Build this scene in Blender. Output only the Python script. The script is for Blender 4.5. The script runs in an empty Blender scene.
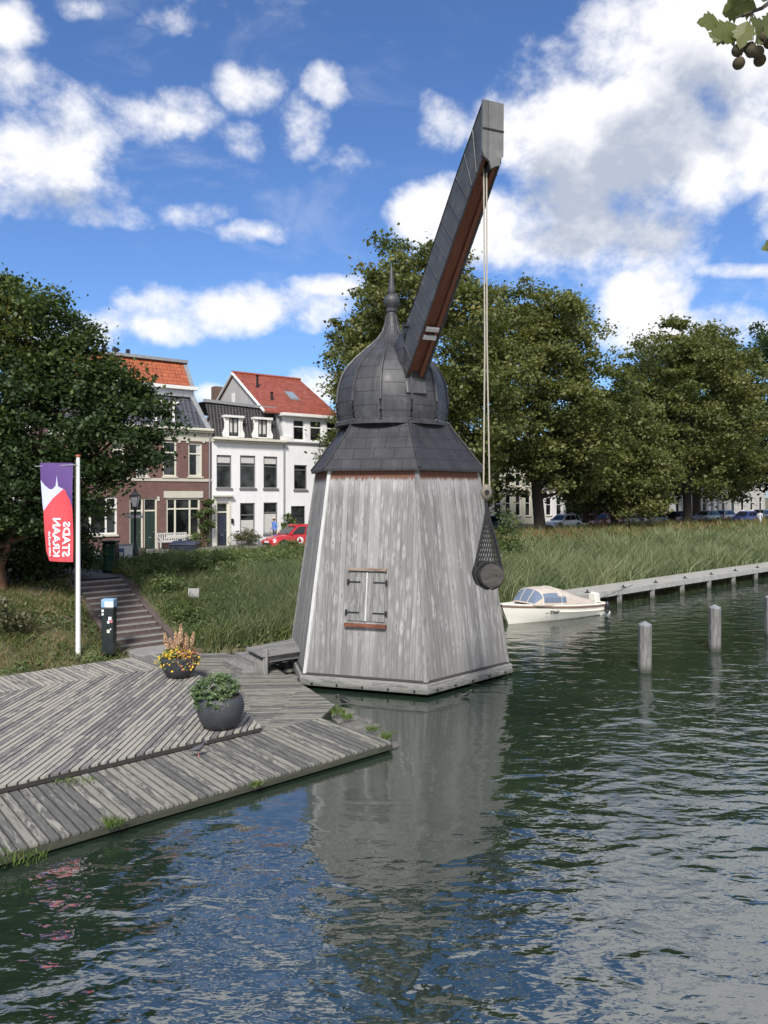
import bpy, bmesh, math, random
import numpy as np
from mathutils import Vector, Matrix

S = bpy.context.scene
C = S.collection
R = math.radians
random.seed(7)
EYE, F, HZ = 5.5, 740.0, 495.0      # eye height above the water, focal length and horizon row in photo pixels

# ------------------------------------------------------------------ camera, sky, sun, exposure
cam = bpy.data.cameras.new('camera'); camo = bpy.data.objects.new('camera', cam); C.objects.link(camo)
cam.sensor_fit = 'VERTICAL'; cam.sensor_height = 36; cam.lens = 26.0; cam.shift_y = -17 / 1024
cam.clip_start = 0.05; cam.clip_end = 6000
camo.location = (0, 0, EYE); camo.rotation_euler = (R(90), 0, 0)
S.camera = camo

SUN_EL, SUN_AZ = R(44), R(186)      # azimuth clockwise from +Y (the view direction)
sd = bpy.data.lights.new('sun', 'SUN'); so = bpy.data.objects.new('sun', sd); C.objects.link(so)
sd.energy = 2.9; sd.angle = R(10); sd.color = (1, .95, .88)
sunv = Vector((math.sin(SUN_AZ) * math.cos(SUN_EL), math.cos(SUN_AZ) * math.cos(SUN_EL), math.sin(SUN_EL)))
so.rotation_euler = sunv.to_track_quat('Z', 'Y').to_euler()
so.location = (0, 0, 60)

S.view_settings.view_transform = 'Standard'; S.view_settings.look = 'None'
S.view_settings.exposure = 0.80; S.view_settings.gamma = 1
S.view_settings.use_curve_mapping = False


class NT:
    """tiny node-tree helper"""
    def __init__(s, tree):
        s.t = tree; s.n = tree.nodes; s.l = tree.links
    def node(s, typ, **kw):
        nd = s.n.new(typ)
        for k, v in kw.items():
            setattr(nd, k, v)
        return nd
    def put(s, sock, v):
        if isinstance(v, bpy.types.NodeSocket): s.l.new(v, sock)
        elif v is not None:
            if isinstance(v, (tuple, list)) and len(v) == 3 and sock.type == 'RGBA': v = (*v, 1)
            sock.default_value = v
    def math(s, op, a, b=None, c=None, clamp=False):
        nd = s.node('ShaderNodeMath', operation=op, use_clamp=clamp)
        s.put(nd.inputs[0], a); s.put(nd.inputs[1], b)
        if c is not None: s.put(nd.inputs[2], c)
        return nd.outputs[0]
    def vmath(s, op, a, b=None, scale=None):
        nd = s.node('ShaderNodeVectorMath', operation=op)
        s.put(nd.inputs[0], a); s.put(nd.inputs[1], b)
        if scale is not None: s.put(nd.inputs['Scale'], scale)
        return nd.outputs['Value'] if op in ('LENGTH', 'DISTANCE', 'DOT_PRODUCT') else nd.outputs[0]
    def noise(s, vec, scale, detail=4, rough=.55, dist=0.0):
        nd = s.node('ShaderNodeTexNoise')
        s.put(nd.inputs['Vector'], vec); nd.inputs['Scale'].default_value = scale
        nd.inputs['Detail'].default_value = detail; nd.inputs['Roughness'].default_value = rough
        nd.inputs['Distortion'].default_value = dist
        return nd.outputs['Fac']
    def ramp(s, fac, stops, interp='LINEAR'):
        nd = s.node('ShaderNodeValToRGB'); nd.color_ramp.interpolation = interp
        e = nd.color_ramp.elements
        while len(e) < len(stops): e.new(.5)
        for i, (p, c) in enumerate(stops):
            e[i].position = p; e[i].color = (*c, 1) if len(c) == 3 else c
        s.put(nd.inputs[0], fac)
        return nd.outputs[0]
    def mapr(s, v, a, b, c=0.0, d=1.0, smooth=False):
        nd = s.node('ShaderNodeMapRange'); nd.clamp = True
        if smooth: nd.interpolation_type = 'SMOOTHSTEP'
        s.put(nd.inputs['Value'], v)
        nd.inputs['From Min'].default_value = a; nd.inputs['From Max'].default_value = b
        nd.inputs['To Min'].default_value = c; nd.inputs['To Max'].default_value = d
        return nd.outputs[0]
    def mix(s, f, a, b, blend='MIX'):
        nd = s.node('ShaderNodeMix', data_type='RGBA', blend_type=blend)
        s.put(nd.inputs[0], f); s.put(nd.inputs[6], a); s.put(nd.inputs[7], b)
        return nd.outputs[2]
    def comb(s, x, y, z):
        nd = s.node('ShaderNodeCombineXYZ')
        s.put(nd.inputs[0], x); s.put(nd.inputs[1], y); s.put(nd.inputs[2], z)
        return nd.outputs[0]
    def sep(s, v):
        nd = s.node('ShaderNodeSeparateXYZ'); s.put(nd.inputs[0], v)
        return nd.outputs


def make_world():
    w = bpy.data.worlds.new('World'); S.world = w; w.use_nodes = True
    t = NT(w.node_tree); t.n.clear()
    out = t.node('ShaderNodeOutputWorld'); bg = t.node('ShaderNodeBackground'); bg.inputs[1].default_value = 1.0
    sky = t.node('ShaderNodeTexSky'); sky.sky_type = 'NISHITA'; sky.sun_disc = False
    sky.sun_elevation = SUN_EL; sky.sun_rotation = SUN_AZ; sky.air_density = 1.0; sky.dust_density = .6; sky.ozone_density = 3.0
    tc = t.node('ShaderNodeTexCoord'); d = tc.outputs['Generated']
    skyc = t.vmath('SCALE', sky.outputs[0], scale=0.086)
    skyc = t.mix(1.0, skyc, (.64, .82, 1.10), 'MULTIPLY')
    x, y, z = t.sep(d)[0:3]
    front = t.math('GREATER_THAN', y, .08)
    ys = t.math('MAXIMUM', y, .08)
    u = t.math('DIVIDE', x, ys); v = t.math('DIVIDE', z, ys)
    blobs = [(710, 40, 135, 115, 1.3), (640, 130, 145, 110, 1.3), (605, 225, 115, 75, 1.1), (640, 290, 52, 50, 1), (745, 130, 70, 75, 1),
             (480, 225, 78, 50, 1.0), (430, 230, 30, 22, .7), (770, 215, 30, 30, .7),
             (45, 165, 105, 70, .95), (10, 85, 50, 36, .6), (160, 122, 50, 30, .75), (240, 82, 38, 26, .62), (298, 130, 26, 30, .5), (328, 86, 16, 20, .4), (225, 145, 22, 16, .3),
             (352, 160, 40, 16, .3), (456, 118, 26, 28, .3), (15, 25, 40, 25, .5), (185, 12, 50, 16, .32), (100, 8, 34, 12, .3), (327, 90, 18, 14, .3),
             (235, 308, 105, 30, 1), (170, 328, 45, 20, .8), (335, 285, 45, 12, .7), (254, 235, 36, 13, .55), (312, 388, 40, 24, .95),
             (205, 398, 25, 14, .8), (735, 270, 45, 8, .5), (70, 215, 100, 16, .5), (60, 330, 100, 20, .55), (680, 330, 90, 22, .5),
             (720, -200, 300, 210, 1.4), (480, -300, 220, 110, .9), (60, -170, 260, 150, .62), (250, -110, 120, 26, .5), (950, 150, 200, 220, 1.1), (-250, 130, 200, 120, .9)]  # unseen clouds outside the frame, added to brighten the water reflections
    wn = t.noise(d, 5.0, 3, .5)
    wob = t.math('MULTIPLY', t.math('SUBTRACT', wn, .5), .12)
    u2 = t.math('ADD', u, wob)
    M = None
    for (cx, cy, rx, ry, st) in blobs:
        if cx < 400 and cy > 0: st *= .8
        a = t.math('DIVIDE', t.math('SUBTRACT', u2, (cx - 384) / F), rx / F)
        b = t.math('DIVIDE', t.math('SUBTRACT', v, (HZ - cy) / F), ry / F)
        r2 = t.math('ADD', t.math('MULTIPLY', a, a), t.math('MULTIPLY', b, b))
        m = t.math('MULTIPLY_ADD', r2, -st, st)
        M = m if M is None else t.math('MAXIMUM', M, m)
    M = t.math('MAXIMUM', M, -1.0)
    back = t.mapr(t.noise(d, 1.6, 2, .5), .30, .52, -.6, .9)  # unseen cloud cover behind the view, thickened for whiter fill light
    M = t.math('ADD', t.math('MULTIPLY', M, front), t.math('MULTIPLY', back, t.math('SUBTRACT', 1.0, front)))
    ds = t.comb(x, y, t.math('MULTIPLY', z, 1.25))
    n1 = t.noise(ds, 9.5, 10, .60, .06)
    n2 = t.noise(t.vmath('ADD', ds, (.01, .0, .03)), 9.5, 8, .6, .06)
    n3 = t.noise(ds, 3.4, 3, .5)
    dens = t.math('ADD', M, t.math('MULTIPLY', t.math('SUBTRACT', n1, .5), 3.6))
    dens = t.math('ADD', dens, t.math('MULTIPLY', t.math('SUBTRACT', n3, .5), 1.2))
    mask = t.mapr(dens, -.2, .85, 0, 1, True)
    wisp = t.math('MULTIPLY', t.mapr(t.noise(t.vmath('MULTIPLY', d, (3.0, 3.0, 7.5)), 1.6, 8, .62, .8), .5, .78, 0, .3, True), t.mapr(t.noise(d, 2.2, 2, .5), .42, .6))
    mask = t.math('MAXIMUM', mask, wisp)
    lit = t.math('MULTIPLY', t.math('SUBTRACT', n2, n1), 2.6)
    inner = t.mapr(t.math('ADD', M, t.math('MULTIPLY', t.math('SUBTRACT', n3, .5), 3.0)), .45, 1.15, 0, .72, True)
    G = None
    for (cx, cy, rx, ry) in [(605, 195, 100, 62), (665, 228, 70, 34), (705, 110, 70, 70), (650, 150, 60, 60), (60, 205, 80, 22), (560, 240, 50, 26)]:
        a = t.math('DIVIDE', t.math('SUBTRACT', u2, (cx - 384) / F), rx / F); b = t.math('DIVIDE', t.math('SUBTRACT', v, (HZ - cy) / F), ry / F)
        m = t.math('SUBTRACT', 1.0, t.math('ADD', t.math('MULTIPLY', a, a), t.math('MULTIPLY', b, b))); G = m if G is None else t.math('MAXIMUM', G, m)
    G = t.math('ADD', t.math('MAXIMUM', G, -1.0), t.math('MULTIPLY', t.math('SUBTRACT', t.noise(ds, 6.0, 6, .6), .5), 2.6))
    inner = t.math('MULTIPLY', t.mapr(G, -.1, .9, 0, .95, True), front)
    shade = t.math('ADD', inner, t.math('MULTIPLY', lit, .8), clamp=True)
    shade = t.math('MULTIPLY', shade, t.mapr(M, .1, .55, .35, 1))
    ccol = t.mix(shade, (.61, .61, .625), (.30, .33, .395))
    mask = t.math('MULTIPLY', mask, t.mapr(z, .02, .12, .6, 1))
    mask = t.math('MULTIPLY', mask, .97)
    col = t.mix(mask, skyc, ccol)
    t.put(bg.inputs[0], col); t.l.new(bg.outputs[0], out.inputs[0])
    w.cycles.sampling_method = 'MANUAL'; w.cycles.sample_map_resolution = 512

make_world()

# ------------------------------------------------------------------ materials
MAT = {}
def mat(name, fn):
    m = bpy.data.materials.new(name); m.use_nodes = True
    t = NT(m.node_tree); p = t.n['Principled BSDF']
    fn(t, p); MAT[name] = m
    return m
def bump(t, p, h, strength=.4, dist=.02):
    b = t.node('ShaderNodeBump'); b.inputs['Strength'].default_value = strength; b.inputs['Distance'].default_value = dist
    t.put(b.inputs['Height'], h); t.l.new(b.outputs[0], p.inputs['Normal'])
def UV(t): return t.node('ShaderNodeUVMap').outputs[0]
def GEO(t): return t.node('ShaderNodeNewGeometry').outputs['Position']
def VAR(t):
    a = t.node('ShaderNodeAttribute', attribute_name='var'); return a.outputs['Fac']

def plain(name, col, rough=.6, metal=0.0, amt=.18, scale=6.0, spec=None, coat=0.0):
    """painted or moulded stuff: slight mottling in colour and roughness"""
    def fn(t, p):
        g = t.node('ShaderNodeTexCoord').outputs['Object']
        n = t.noise(g, scale, 5, .6); n2 = t.noise(g, scale * 9, 3, .6)
        f = t.math('ADD', t.math('MULTIPLY', n, .7), t.math('MULTIPLY', n2, .3))
        c = t.mix(t.mapr(f, .3, .7), tuple(max(0, c * (1 - amt)) for c in col), tuple(min(1, c * (1 + amt)) for c in col))
        t.put(p.inputs['Base Color'], c)
        t.put(p.inputs['Roughness'], t.mapr(n, .3, .7, max(.02, rough - .08), min(1, rough + .08)))
        p.inputs['Metallic'].default_value = metal
        if spec is not None: p.inputs['Specular IOR Level'].default_value = spec
        p.inputs['Coat Weight'].default_value = coat
    return mat(name, fn)

def scaled(t, v, x, y, z=1): return t.vmath('MULTIPLY', v, (x, y, z))

def f_cladding(t, p):
    # uv in metres: u across the boards, v up the boards
    uv = UV(t); u, v, _ = t.sep(uv)[0:3]
    W = .165
    k = t.math('DIVIDE', u, W); idx = t.math('FLOOR', k); fr = t.math('FRACT', k)
    wn = t.node('ShaderNodeTexWhiteNoise', noise_dimensions='1D'); t.put(wn.inputs['W'], idx)
    rnd = wn.outputs['Value']
    off = t.comb(0, t.math('MULTIPLY', rnd, 37.0), t.math('MULTIPLY', idx, 3.1))
    bv = t.vmath('ADD', uv, off)
    grain = t.noise(scaled(t, bv, 44, .9), 1.0, 6, .68, .7)
    streak = t.noise(scaled(t, bv, 17, .4), 1.0, 4, .6, 1.0)
    blotch = t.noise(scaled(t, bv, 11, 1.7), 1.0, 5, .68, 1.6)
    vo = t.node('ShaderNodeTexVoronoi'); vo.feature = 'F1'; t.put(vo.inputs['Vector'], scaled(t, t.vmath('ADD', bv, t.comb(0, t.math('MULTIPLY', streak, .25), 0)), 5.6, 1.9)); vo.inputs['Scale'].default_value = 1
    knot = t.mapr(vo.outputs['Distance'], .07, .20, 1, 0)
    ring = t.mapr(vo.outputs['Distance'], .20, .48, 1, 0)
    col = t.ramp(t.math('ADD', t.math('MULTIPLY', grain, .55), t.math('MULTIPLY', streak, .45)),
                 [(.34, (.085, .083, .080)), (.44, (.19, .187, .183)), (.55, (.29, .287, .283)), (.72, (.39, .388, .383))])
    col = t.mix(t.mapr(rnd, .4, 1, 0, .6), col, (.17, .165, .158))
    col = t.mix(t.mapr(rnd, .35, 0, 0, .45), col, (.45, .44, .43))
    pale = t.mapr(blotch, .56, .66, 0, .30, True)
    col = t.mix(pale, col, (.50, .50, .50))
    col = t.mix(t.math('MULTIPLY', ring, t.mapr(streak, .38, .58, 0, .75)), col, (.50, .495, .49))
    col = t.mix(t.math('MULTIPLY', knot, t.mapr(grain, .35, .6, .85, .35)), col, (.075, .07, .066))
    # unweathered and darker zones: new wood under the eaves, dark foot
    edge = t.math('ADD', v, t.math('MULTIPLY', t.math('SUBTRACT', t.noise(scaled(t, uv, 11, 1.5), 1, 5, .7), .5), .36))
    col = t.mix(t.mapr(edge, 5.80, 5.88), col, (.17, .070, .040))
    col = t.mix(t.math('MULTIPLY', t.mapr(edge, 5.3, 5.75), t.mapr(edge, 5.78, 5.84, .22, 0)), col, (.62, .62, .65))
    col = t.mix(t.mapr(edge, 1.6, .35, 0, .5), col, (.16, .16, .155))
    col = t.mix(1.0, col, (.80, .785, .77), 'MULTIPLY')
    gap = t.math('ADD', t.mapr(fr, 0, .06, 1, 0), t.mapr(fr, .94, 1, 0, 1))
    col = t.mix(t.math('MULTIPLY', gap, .65), col, (.10, .10, .10))
    t.put(p.inputs['Base Color'], col); p.inputs['Roughness'].default_value = .8
    h = t.math('SUBTRACT', t.math('MULTIPLY', grain, .25), gap)
    bump(t, p, h, .5, .01)
mat('cladding', f_cladding)

def wood_fn(c_dark, c_mid, c_pale, palef=.6, v_amt=.5):
    # uv: u along the plank in metres (offset per plank), v across
    def fn(t, p):
        uv = UV(t); var = VAR(t)
        off = t.comb(t.math('MULTIPLY', var, 91.0), 0, t.math('MULTIPLY', var, 57.0)); b = t.vmath('ADD', uv, off)
        g = t.noise(scaled(t, b, 2.2, 42), 1, 5, .65, .4)
        s = t.noise(scaled(t, b, 1.9, 13), 1, 7, .72, .9)
        s2 = t.noise(scaled(t, GEO(t), .45, .45, .45), 1, 3, .6)
        col = t.ramp(g, [(.3, c_dark), (.65, c_mid)])
        k = t.math('ADD', s, t.math('ADD', t.math('MULTIPLY', t.math('SUBTRACT', var, .5), .30), t.math('MULTIPLY', t.math('SUBTRACT', s2, .5), .10)))
        col = t.mix(t.mapr(k, .42, .56, 0, palef, True), col, c_pale)
        col = t.mix(t.mapr(var, 0, 1, 0, v_amt * .5), col, c_dark)
        wz = t.math('ADD', t.sep(GEO(t))[2], t.math('MULTIPLY', t.math('SUBTRACT', s, .5), .25))
        col = t.mix(t.mapr(wz, .06, .30, .85, 0), col, (.028, .034, .018))
        t.put(p.inputs['Base Color'], col); p.inputs['Roughness'].default_value = .85
        bump(t, p, t.math('ADD', g, t.math('MULTIPLY', s, .6)), .45, .006)
    return fn
def deck_fn(*a):
    base = wood_fn(*a)
    def fn(t, p):
        base(t, p)
        lk = p.inputs['Base Color'].links[0].from_socket; v = t.sep(UV(t))[1]; W_ = .125
        e = t.math('ADD', t.mapr(v, 0, .022, 1, 0), t.mapr(v, W_ - .022, W_, 0, 1), clamp=True)
        t.l.new(t.mix(t.math('MULTIPLY', e, .5), lk, (.03, .03, .03)), p.inputs['Base Color'])
    return fn
mat('deck_wood', deck_fn((.085, .083, .086), (.21, .20, .19), (.46, .43, .36), .78))
mat('grey_timber', wood_fn((.09, .09, .088), (.19, .187, .18), (.32, .31, .29), .6))
mat('pile_wood', wood_fn((.07, .07, .066), (.145, .142, .135), (.25, .245, .23), .6))
mat('dark_beam_wood', wood_fn((.03, .028, .025), (.07, .065, .055), (.13, .12, .10), .5))
mat('red_timber', wood_fn((.05, .018, .010), (.16, .05, .024), (.27, .11, .06), .45))
mat('raw_timber', wood_fn((.10, .055, .04), (.22, .15, .11), (.36, .30, .25), .6))
mat('barrel_wood', wood_fn((.022, .019, .018), (.05, .044, .04), (.10, .09, .08), .5))
mat('bench_wood', wood_fn((.35, .35, .34), (.5, .5, .49), (.62, .62, .6), .5))

def f_lead(base, base2, seam_v=.55, seam_u=.6, rough=.5, stag=.5):
    def fn(t, p):
        uv = UV(t); g = GEO(t)
        br = t.node('ShaderNodeTexBrick'); t.put(br.inputs['Vector'], uv)
        br.inputs['Scale'].default_value = 1; br.inputs['Brick Width'].default_value = seam_u; br.inputs['Row Height'].default_value = seam_v
        br.inputs['Mortar Size'].default_value = .012; br.inputs['Mortar Smooth'].default_value = .4; br.offset = stag
        br.inputs['Color1'].default_value = (.3, .3, .3, 1); br.inputs['Color2'].default_value = (.8, .8, .8, 1)
        fac = br.outputs['Fac']
        tone = t.sep(br.outputs['Color'])[0]
        n = t.noise(scaled(t, uv, 3.5, .9), 1, 6, .65, .8); n2 = t.noise(g, 2.2, 4, .6)
        f = t.math('ADD', t.math('MULTIPLY', n, .6), t.math('MULTIPLY', n2, .4))
        f = t.math('ADD', f, t.math('MULTIPLY', t.math('SUBTRACT', tone, .5), .14))
        col = t.ramp(f, [(.34, base), (.62, base2)])
        col = t.mix(t.mapr(n2, .58, .68, 0, .3), col, tuple(c * 1.7 for c in base2))
        col = t.mix(t.math('MULTIPLY', fac, .6), col, tuple(c * .4 for c in base))
        t.put(p.inputs['Base Color'], col); p.inputs['Metallic'].default_value = .15
        t.put(p.inputs['Roughness'], t.mapr(n, .3, .7, rough - .1, rough + .15))
        bump(t, p, t.math('ADD', t.math('MULTIPLY', fac, 1.0), t.math('MULTIPLY', n2, .8)), .6, .02)
    return fn
mat('lead_dome', f_lead((.026, .026, .029), (.066, .066, .070), .42, 5.0, .5))
mat('roofing_felt', f_lead((.020, .020, .023), (.038, .038, .042), .42, .62, .55))
mat('lead_jib', f_lead((.044, .044, .043), (.082, .082, .080), 9.0, .62, .5, 0))
mat('lead_cap', f_lead((.10, .103, .10), (.16, .16, .156), 9, 9, .5, 0))
mat('lead_rib', f_lead((.03, .03, .033), (.075, .075, .08), 9, 9, .5, 0))

def f_brick(c1, c2, mort, bw=.22, bh=.065, ms=.008, sp=.1):
    def fn(t, p):
        uv = UV(t)
        br = t.node('ShaderNodeTexBrick'); t.put(br.inputs['Vector'], uv)
        br.inputs['Scale'].default_value = 1; br.inputs['Brick Width'].default_value = bw; br.inputs['Row Height'].default_value = bh
        br.inputs['Mortar Size'].default_value = ms; br.inputs['Color1'].default_value = (*c1, 1); br.inputs['Color2'].default_value = (*c2, 1)
        br.inputs['Mortar'].default_value = (*mort, 1); br.inputs['Bias'].default_value = sp
        n = t.noise(uv, 1.1, 5, .65); n2 = t.noise(scaled(t, uv, 5, .6), 1, 5, .65)
        col = t.mix(t.mapr(t.math('ADD', t.math('MULTIPLY', n, .6), t.math('MULTIPLY', n2, .4)), .35, .65, 0, .45), br.outputs['Color'], tuple(c * .45 for c in c2))
        t.put(p.inputs['Base Color'], col); p.inputs['Roughness'].default_value = .85
        bump(t, p, t.math('MULTIPLY', br.outputs['Fac'], -1.0), .4, .008)
    return fn
mat('red_brick', f_brick((.13, .052, .044), (.20, .085, .068), (.19, .165, .15), sp=-.1))
mat('brown_brick', f_brick((.12, .060, .045), (.16, .085, .062), (.2, .17, .15)))
mat('step_brick', f_brick((.088, .062, .056), (.13, .095, .085), (.10, .09, .082), .1, .2, .006))
mat('paving', f_brick((.17, .165, .16), (.23, .22, .21), (.10, .098, .09), .2, .1, .006))
mat('road_brick', f_brick((.13, .115, .11), (.18, .16, .15), (.08, .075, .07), .2, .1, .006))

def f_tiles(c1, c2, w=.25, h=.33):
    def fn(t, p):
        uv = UV(t); u, v, _ = t.sep(uv)[0:3]
        br = t.node('ShaderNodeTexBrick'); t.put(br.inputs['Vector'], uv); br.offset = 0
        br.inputs['Scale'].default_value = 1; br.inputs['Brick Width'].default_value = w; br.inputs['Row Height'].default_value = h
        br.inputs['Mortar Size'].default_value = .02; br.inputs['Color1'].default_value = (*c1, 1); br.inputs['Color2'].default_value = (*c2, 1)
        br.inputs['Mortar'].default_value = (*(c * .35 for c in c1), 1)
        n = t.noise(uv, 1.4, 6, .7)
        col = t.mix(t.mapr(n, .42, .68, 0, .6), br.outputs['Color'], tuple(c * .5 for c in c1))
        n2 = t.noise(uv, 7, 3, .7)
        col = t.mix(t.mapr(n2, .6, .7, 0, .5), col, tuple(min(1, c * 1.6) for c in c2))
        t.put(p.inputs['Base Color'], col); p.inputs['Roughness'].default_value = .6
        wave = t.math('SINE', t.math('MULTIPLY', u, 2 * math.pi / w))
        step = t.math('FRACT', t.math('DIVIDE', v, h))
        bump(t, p, t.math('ADD', t.math('MULTIPLY', wave, .5), t.math('MULTIPLY', step, -1.0)), .8, .04)
    return fn
mat('orange_tiles', f_tiles((.36, .085, .035), (.46, .13, .05)))
mat('red_tiles', f_tiles((.28, .062, .035), (.38, .10, .06)))
mat('dark_tiles', f_tiles((.032, .03, .034), (.058, .054, .06)))
mat('slate_tiles', f_tiles((.030, .028, .030), (.055, .05, .052), .22, .16))
mat('blue_tiles', f_tiles((.045, .05, .065), (.085, .092, .115), .28, .9))

def f_render(col, dirt=.25):
    def fn(t, p):
        uv = UV(t)
        n = t.noise(scaled(t, uv, 3, .35), 1, 5, .6); n2 = t.noise(uv, 1.3, 5, .6)
        f = t.math('MULTIPLY', t.mapr(t.math('ADD', t.math('MULTIPLY', n, .6), t.math('MULTIPLY', n2, .4)), .42, .7), dirt)
        t.put(p.inputs['Base Color'], t.mix(f, col, tuple(c * .55 for c in col))); p.inputs['Roughness'].default_value = .8
        bump(t, p, t.noise(uv, 60, 3, .6), .15, .005)
    return fn
mat('white_render', f_render((.76, .76, .77)))
mat('grey_render', f_render((.42, .41, .39), .4))
mat('cream_render', f_render((.62, .60, .49), .25))
mat('pale_stone', f_render((.52, .50, .42), .3))

plain('white_paint', (.72, .71, .68), .45, amt=.07, scale=1.5)
plain('cream_paint', (.62, .60, .50), .45, amt=.08, scale=1.5)
plain('grey_paint', (.16, .16, .165), .5, amt=.1)
plain('dark_paint', (.018, .020, .024), .35, amt=.2)
plain('green_paint', (.018, .035, .028), .35, amt=.2)
plain('curtain', (.50, .50, .48), .9, amt=.15, scale=8)
plain('iron', (.018, .018, .02), .4, .3, amt=.3)
plain('steel', (.35, .36, .37), .35, .8)
plain('zinc', (.30, .31, .32), .5, .4)
plain('pole_white', (.80, .80, .79), .35, amt=.04)
plain('rust_cap', (.30, .09, .04), .7)
plain('kerb_stone', (.25, .24, .228), .8, amt=.25, scale=3)
plain('concrete', (.28, .28, .265), .85, amt=.25, scale=2.5)
plain('walk_top', (.33, .32, .29), .85, amt=.22, scale=2.5)
plain('rock', (.13, .125, .11), .85, amt=.4, scale=5)
plain('pot', (.040, .043, .050), .55, amt=.22, scale=5)
plain('soil', (.05, .035, .025), .95, amt=.4, scale=12)
plain('bin_body', (.014, .020, .020), .35, amt=.2)
plain('bin_green', (.015, .07, .055), .4, amt=.3)
plain('blue_label', (.05, .10, .25), .5)
plain('navy', (.025, .032, .055), .4, amt=.25)
plain('sky_label', (.22, .36, .52), .5)
plain('white_label', (.72, .73, .75), .5, amt=.1)
plain('hull_white', (.74, .72, .64), .22, amt=.05, scale=1.5, coat=.4)
plain('canopy', (.46, .40, .34), .85, amt=.12, scale=4)
plain('rub_strake', (.17, .085, .05), .5, amt=.3)
plain('outboard_black', (.012, .013, .016), .3)
plain('rubber', (.014, .014, .015), .8)
plain('alloy', (.4, .4, .42), .35, .7)
plain('rope', (.36, .33, .27), .9, amt=.25, scale=20)
plain('net_rope', (.022, .021, .023), .9, amt=.3)
plain('block_wood', (.16, .135, .11), .7, amt=.3)
plain('flag_purple', (.10, .05, .20), .7, amt=.06)
plain('flag_lilac', (.52, .54, .78), .7, amt=.05)
plain('flag_red', (.60, .065, .08), .7, amt=.06)
plain('flag_text', (.84, .74, .76), .7, amt=.05)
plain('lamp_glass', (.42, .42, .45), .15)
plain('tail_red', (.45, .02, .015), .25)
plain('skin', (.42, .26, .19), .6)
plain('blue_shirt', (.11, .20, .52), .8, amt=.15, scale=8)
plain('dark_trousers', (.03, .035, .06), .85)
plain('straw_hat', (.5, .45, .35), .8)
plain('pale_shirt', (.55, .56, .62), .8)
plain('hair', (.04, .025, .015), .7)
plain('bird_grey', (.06, .06, .07), .6, amt=.4, scale=20)
plain('bird_black', (.012, .012, .013), .5)
plain('beak', (.6, .58, .5), .5)
plain('bark', (.055, .045, .036), .9, amt=.5, scale=4)
plain('brown_bark', (.14, .075, .042), .9, amt=.45, scale=5)
plain('stem', (.06, .08, .03), .8)
plain('fruit', (.055, .045, .022), .9, amt=.4, scale=60)
plain('plume', (.60, .42, .27), .9, amt=.15, scale=12)
plain('yellow_petal', (.62, .42, .035), .7, amt=.3, scale=25)
plain('pink_petal', (.50, .16, .16), .7, amt=.3, scale=25)
plain('sign_grey', (.34, .33, .33), .6)
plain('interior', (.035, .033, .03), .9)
for nm, c in (('red', (.45, .012, .02)), ('white', (.62, .64, .68)), ('dkgrey', (.05, .055, .06)), ('navyc', (.02, .03, .07)), ('silver', (.32, .34, .37)), ('maroon', (.16, .02, .02)), ('bluec', (.06, .08, .28)), ('blackc', (.015, .015, .018))):
    plain('paint_' + nm, c, .28, .1, amt=.04, scale=1, coat=.6)

def f_glass_dark(t, p):
    n = t.noise(GEO(t), .9, 2, .5)
    t.put(p.inputs['Base Color'], t.mix(t.mapr(n, .42, .62), (.004, .005, .006), (.045, .05, .05)))
    p.inputs['Roughness'].default_value = .06; p.inputs['IOR'].default_value = 1.5; p.inputs['Specular IOR Level'].default_value = .4
mat('window_glass', f_glass_dark)
def f_car_glass(t, p):
    p.inputs['Base Color'].default_value = (.015, .018, .02, 1); p.inputs['Roughness'].default_value = .05
mat('car_glass', f_car_glass)
def f_boat_glass(t, p):
    p.inputs['Base Color'].default_value = (.15, .19, .26, 1); p.inputs['Roughness'].default_value = .12
mat('boat_glass', f_boat_glass)

def leaf_mat(name, stops, trans=.3, rough=.5):
    def fn(t, p):
        v = VAR(t); n = t.noise(GEO(t), .35, 3, .6)
        f = t.math('ADD', t.math('MULTIPLY', v, .8), t.math('MULTIPLY', t.math('SUBTRACT', n, .4), .5), clamp=True)
        c = t.ramp(f, stops)
        t.put(p.inputs['Base Color'], c); p.inputs['Roughness'].default_value = rough; p.inputs['Specular IOR Level'].default_value = .35
        tr = t.node('ShaderNodeBsdfTranslucent'); t.put(tr.inputs[0], t.mix(1, c, (1.15, 1.2, .6), 'MULTIPLY'))
        mx = t.node('ShaderNodeMixShader'); mx.inputs[0].default_value = trans
        t.l.new(p.outputs[0], mx.inputs[1]); t.l.new(tr.outputs[0], mx.inputs[2])
        t.l.new(mx.outputs[0], t.n['Material Output'].inputs[0])
    return mat(name, fn)
leaf_mat('leaf_olive', [(.05, (0.0673, 0.0881, 0.0264)), (.45, (0.1297, 0.1505, 0.0489)), (.8, (0.2115, 0.215, 0.0799)), (1, (0.3172, 0.2366, 0.0846))], .40)
leaf_mat('leaf_dark', [(.1, (0.029, 0.0516, 0.0204)), (.6, (0.0614, 0.0976, 0.0347)), (.88, (0.1116, 0.1492, 0.0459)), (1, (0.3793, 0.3443, 0.0918))], .35)
leaf_mat('leaf_shrub', [(.1, (0.0544, 0.0875, 0.0277)), (.5, (0.114, 0.1579, 0.0544)), (.85, (0.1956, 0.2368, 0.0891)), (1, (0.2826, 0.2672, 0.099))], .3)
leaf_mat('leaf_ivy', [(.1, (.07, .075, .04)), (.6, (.14, .14, .08)), (1, (.2, .19, .12))])
leaf_mat('grass_blades', [(.0, (0.0635, 0.0965, 0.0278)), (.4, (0.127, 0.1646, 0.0516)), (.7, (0.201, 0.227, 0.0844)), (1, (0.3809, 0.3406, 0.139))], .3)
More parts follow.
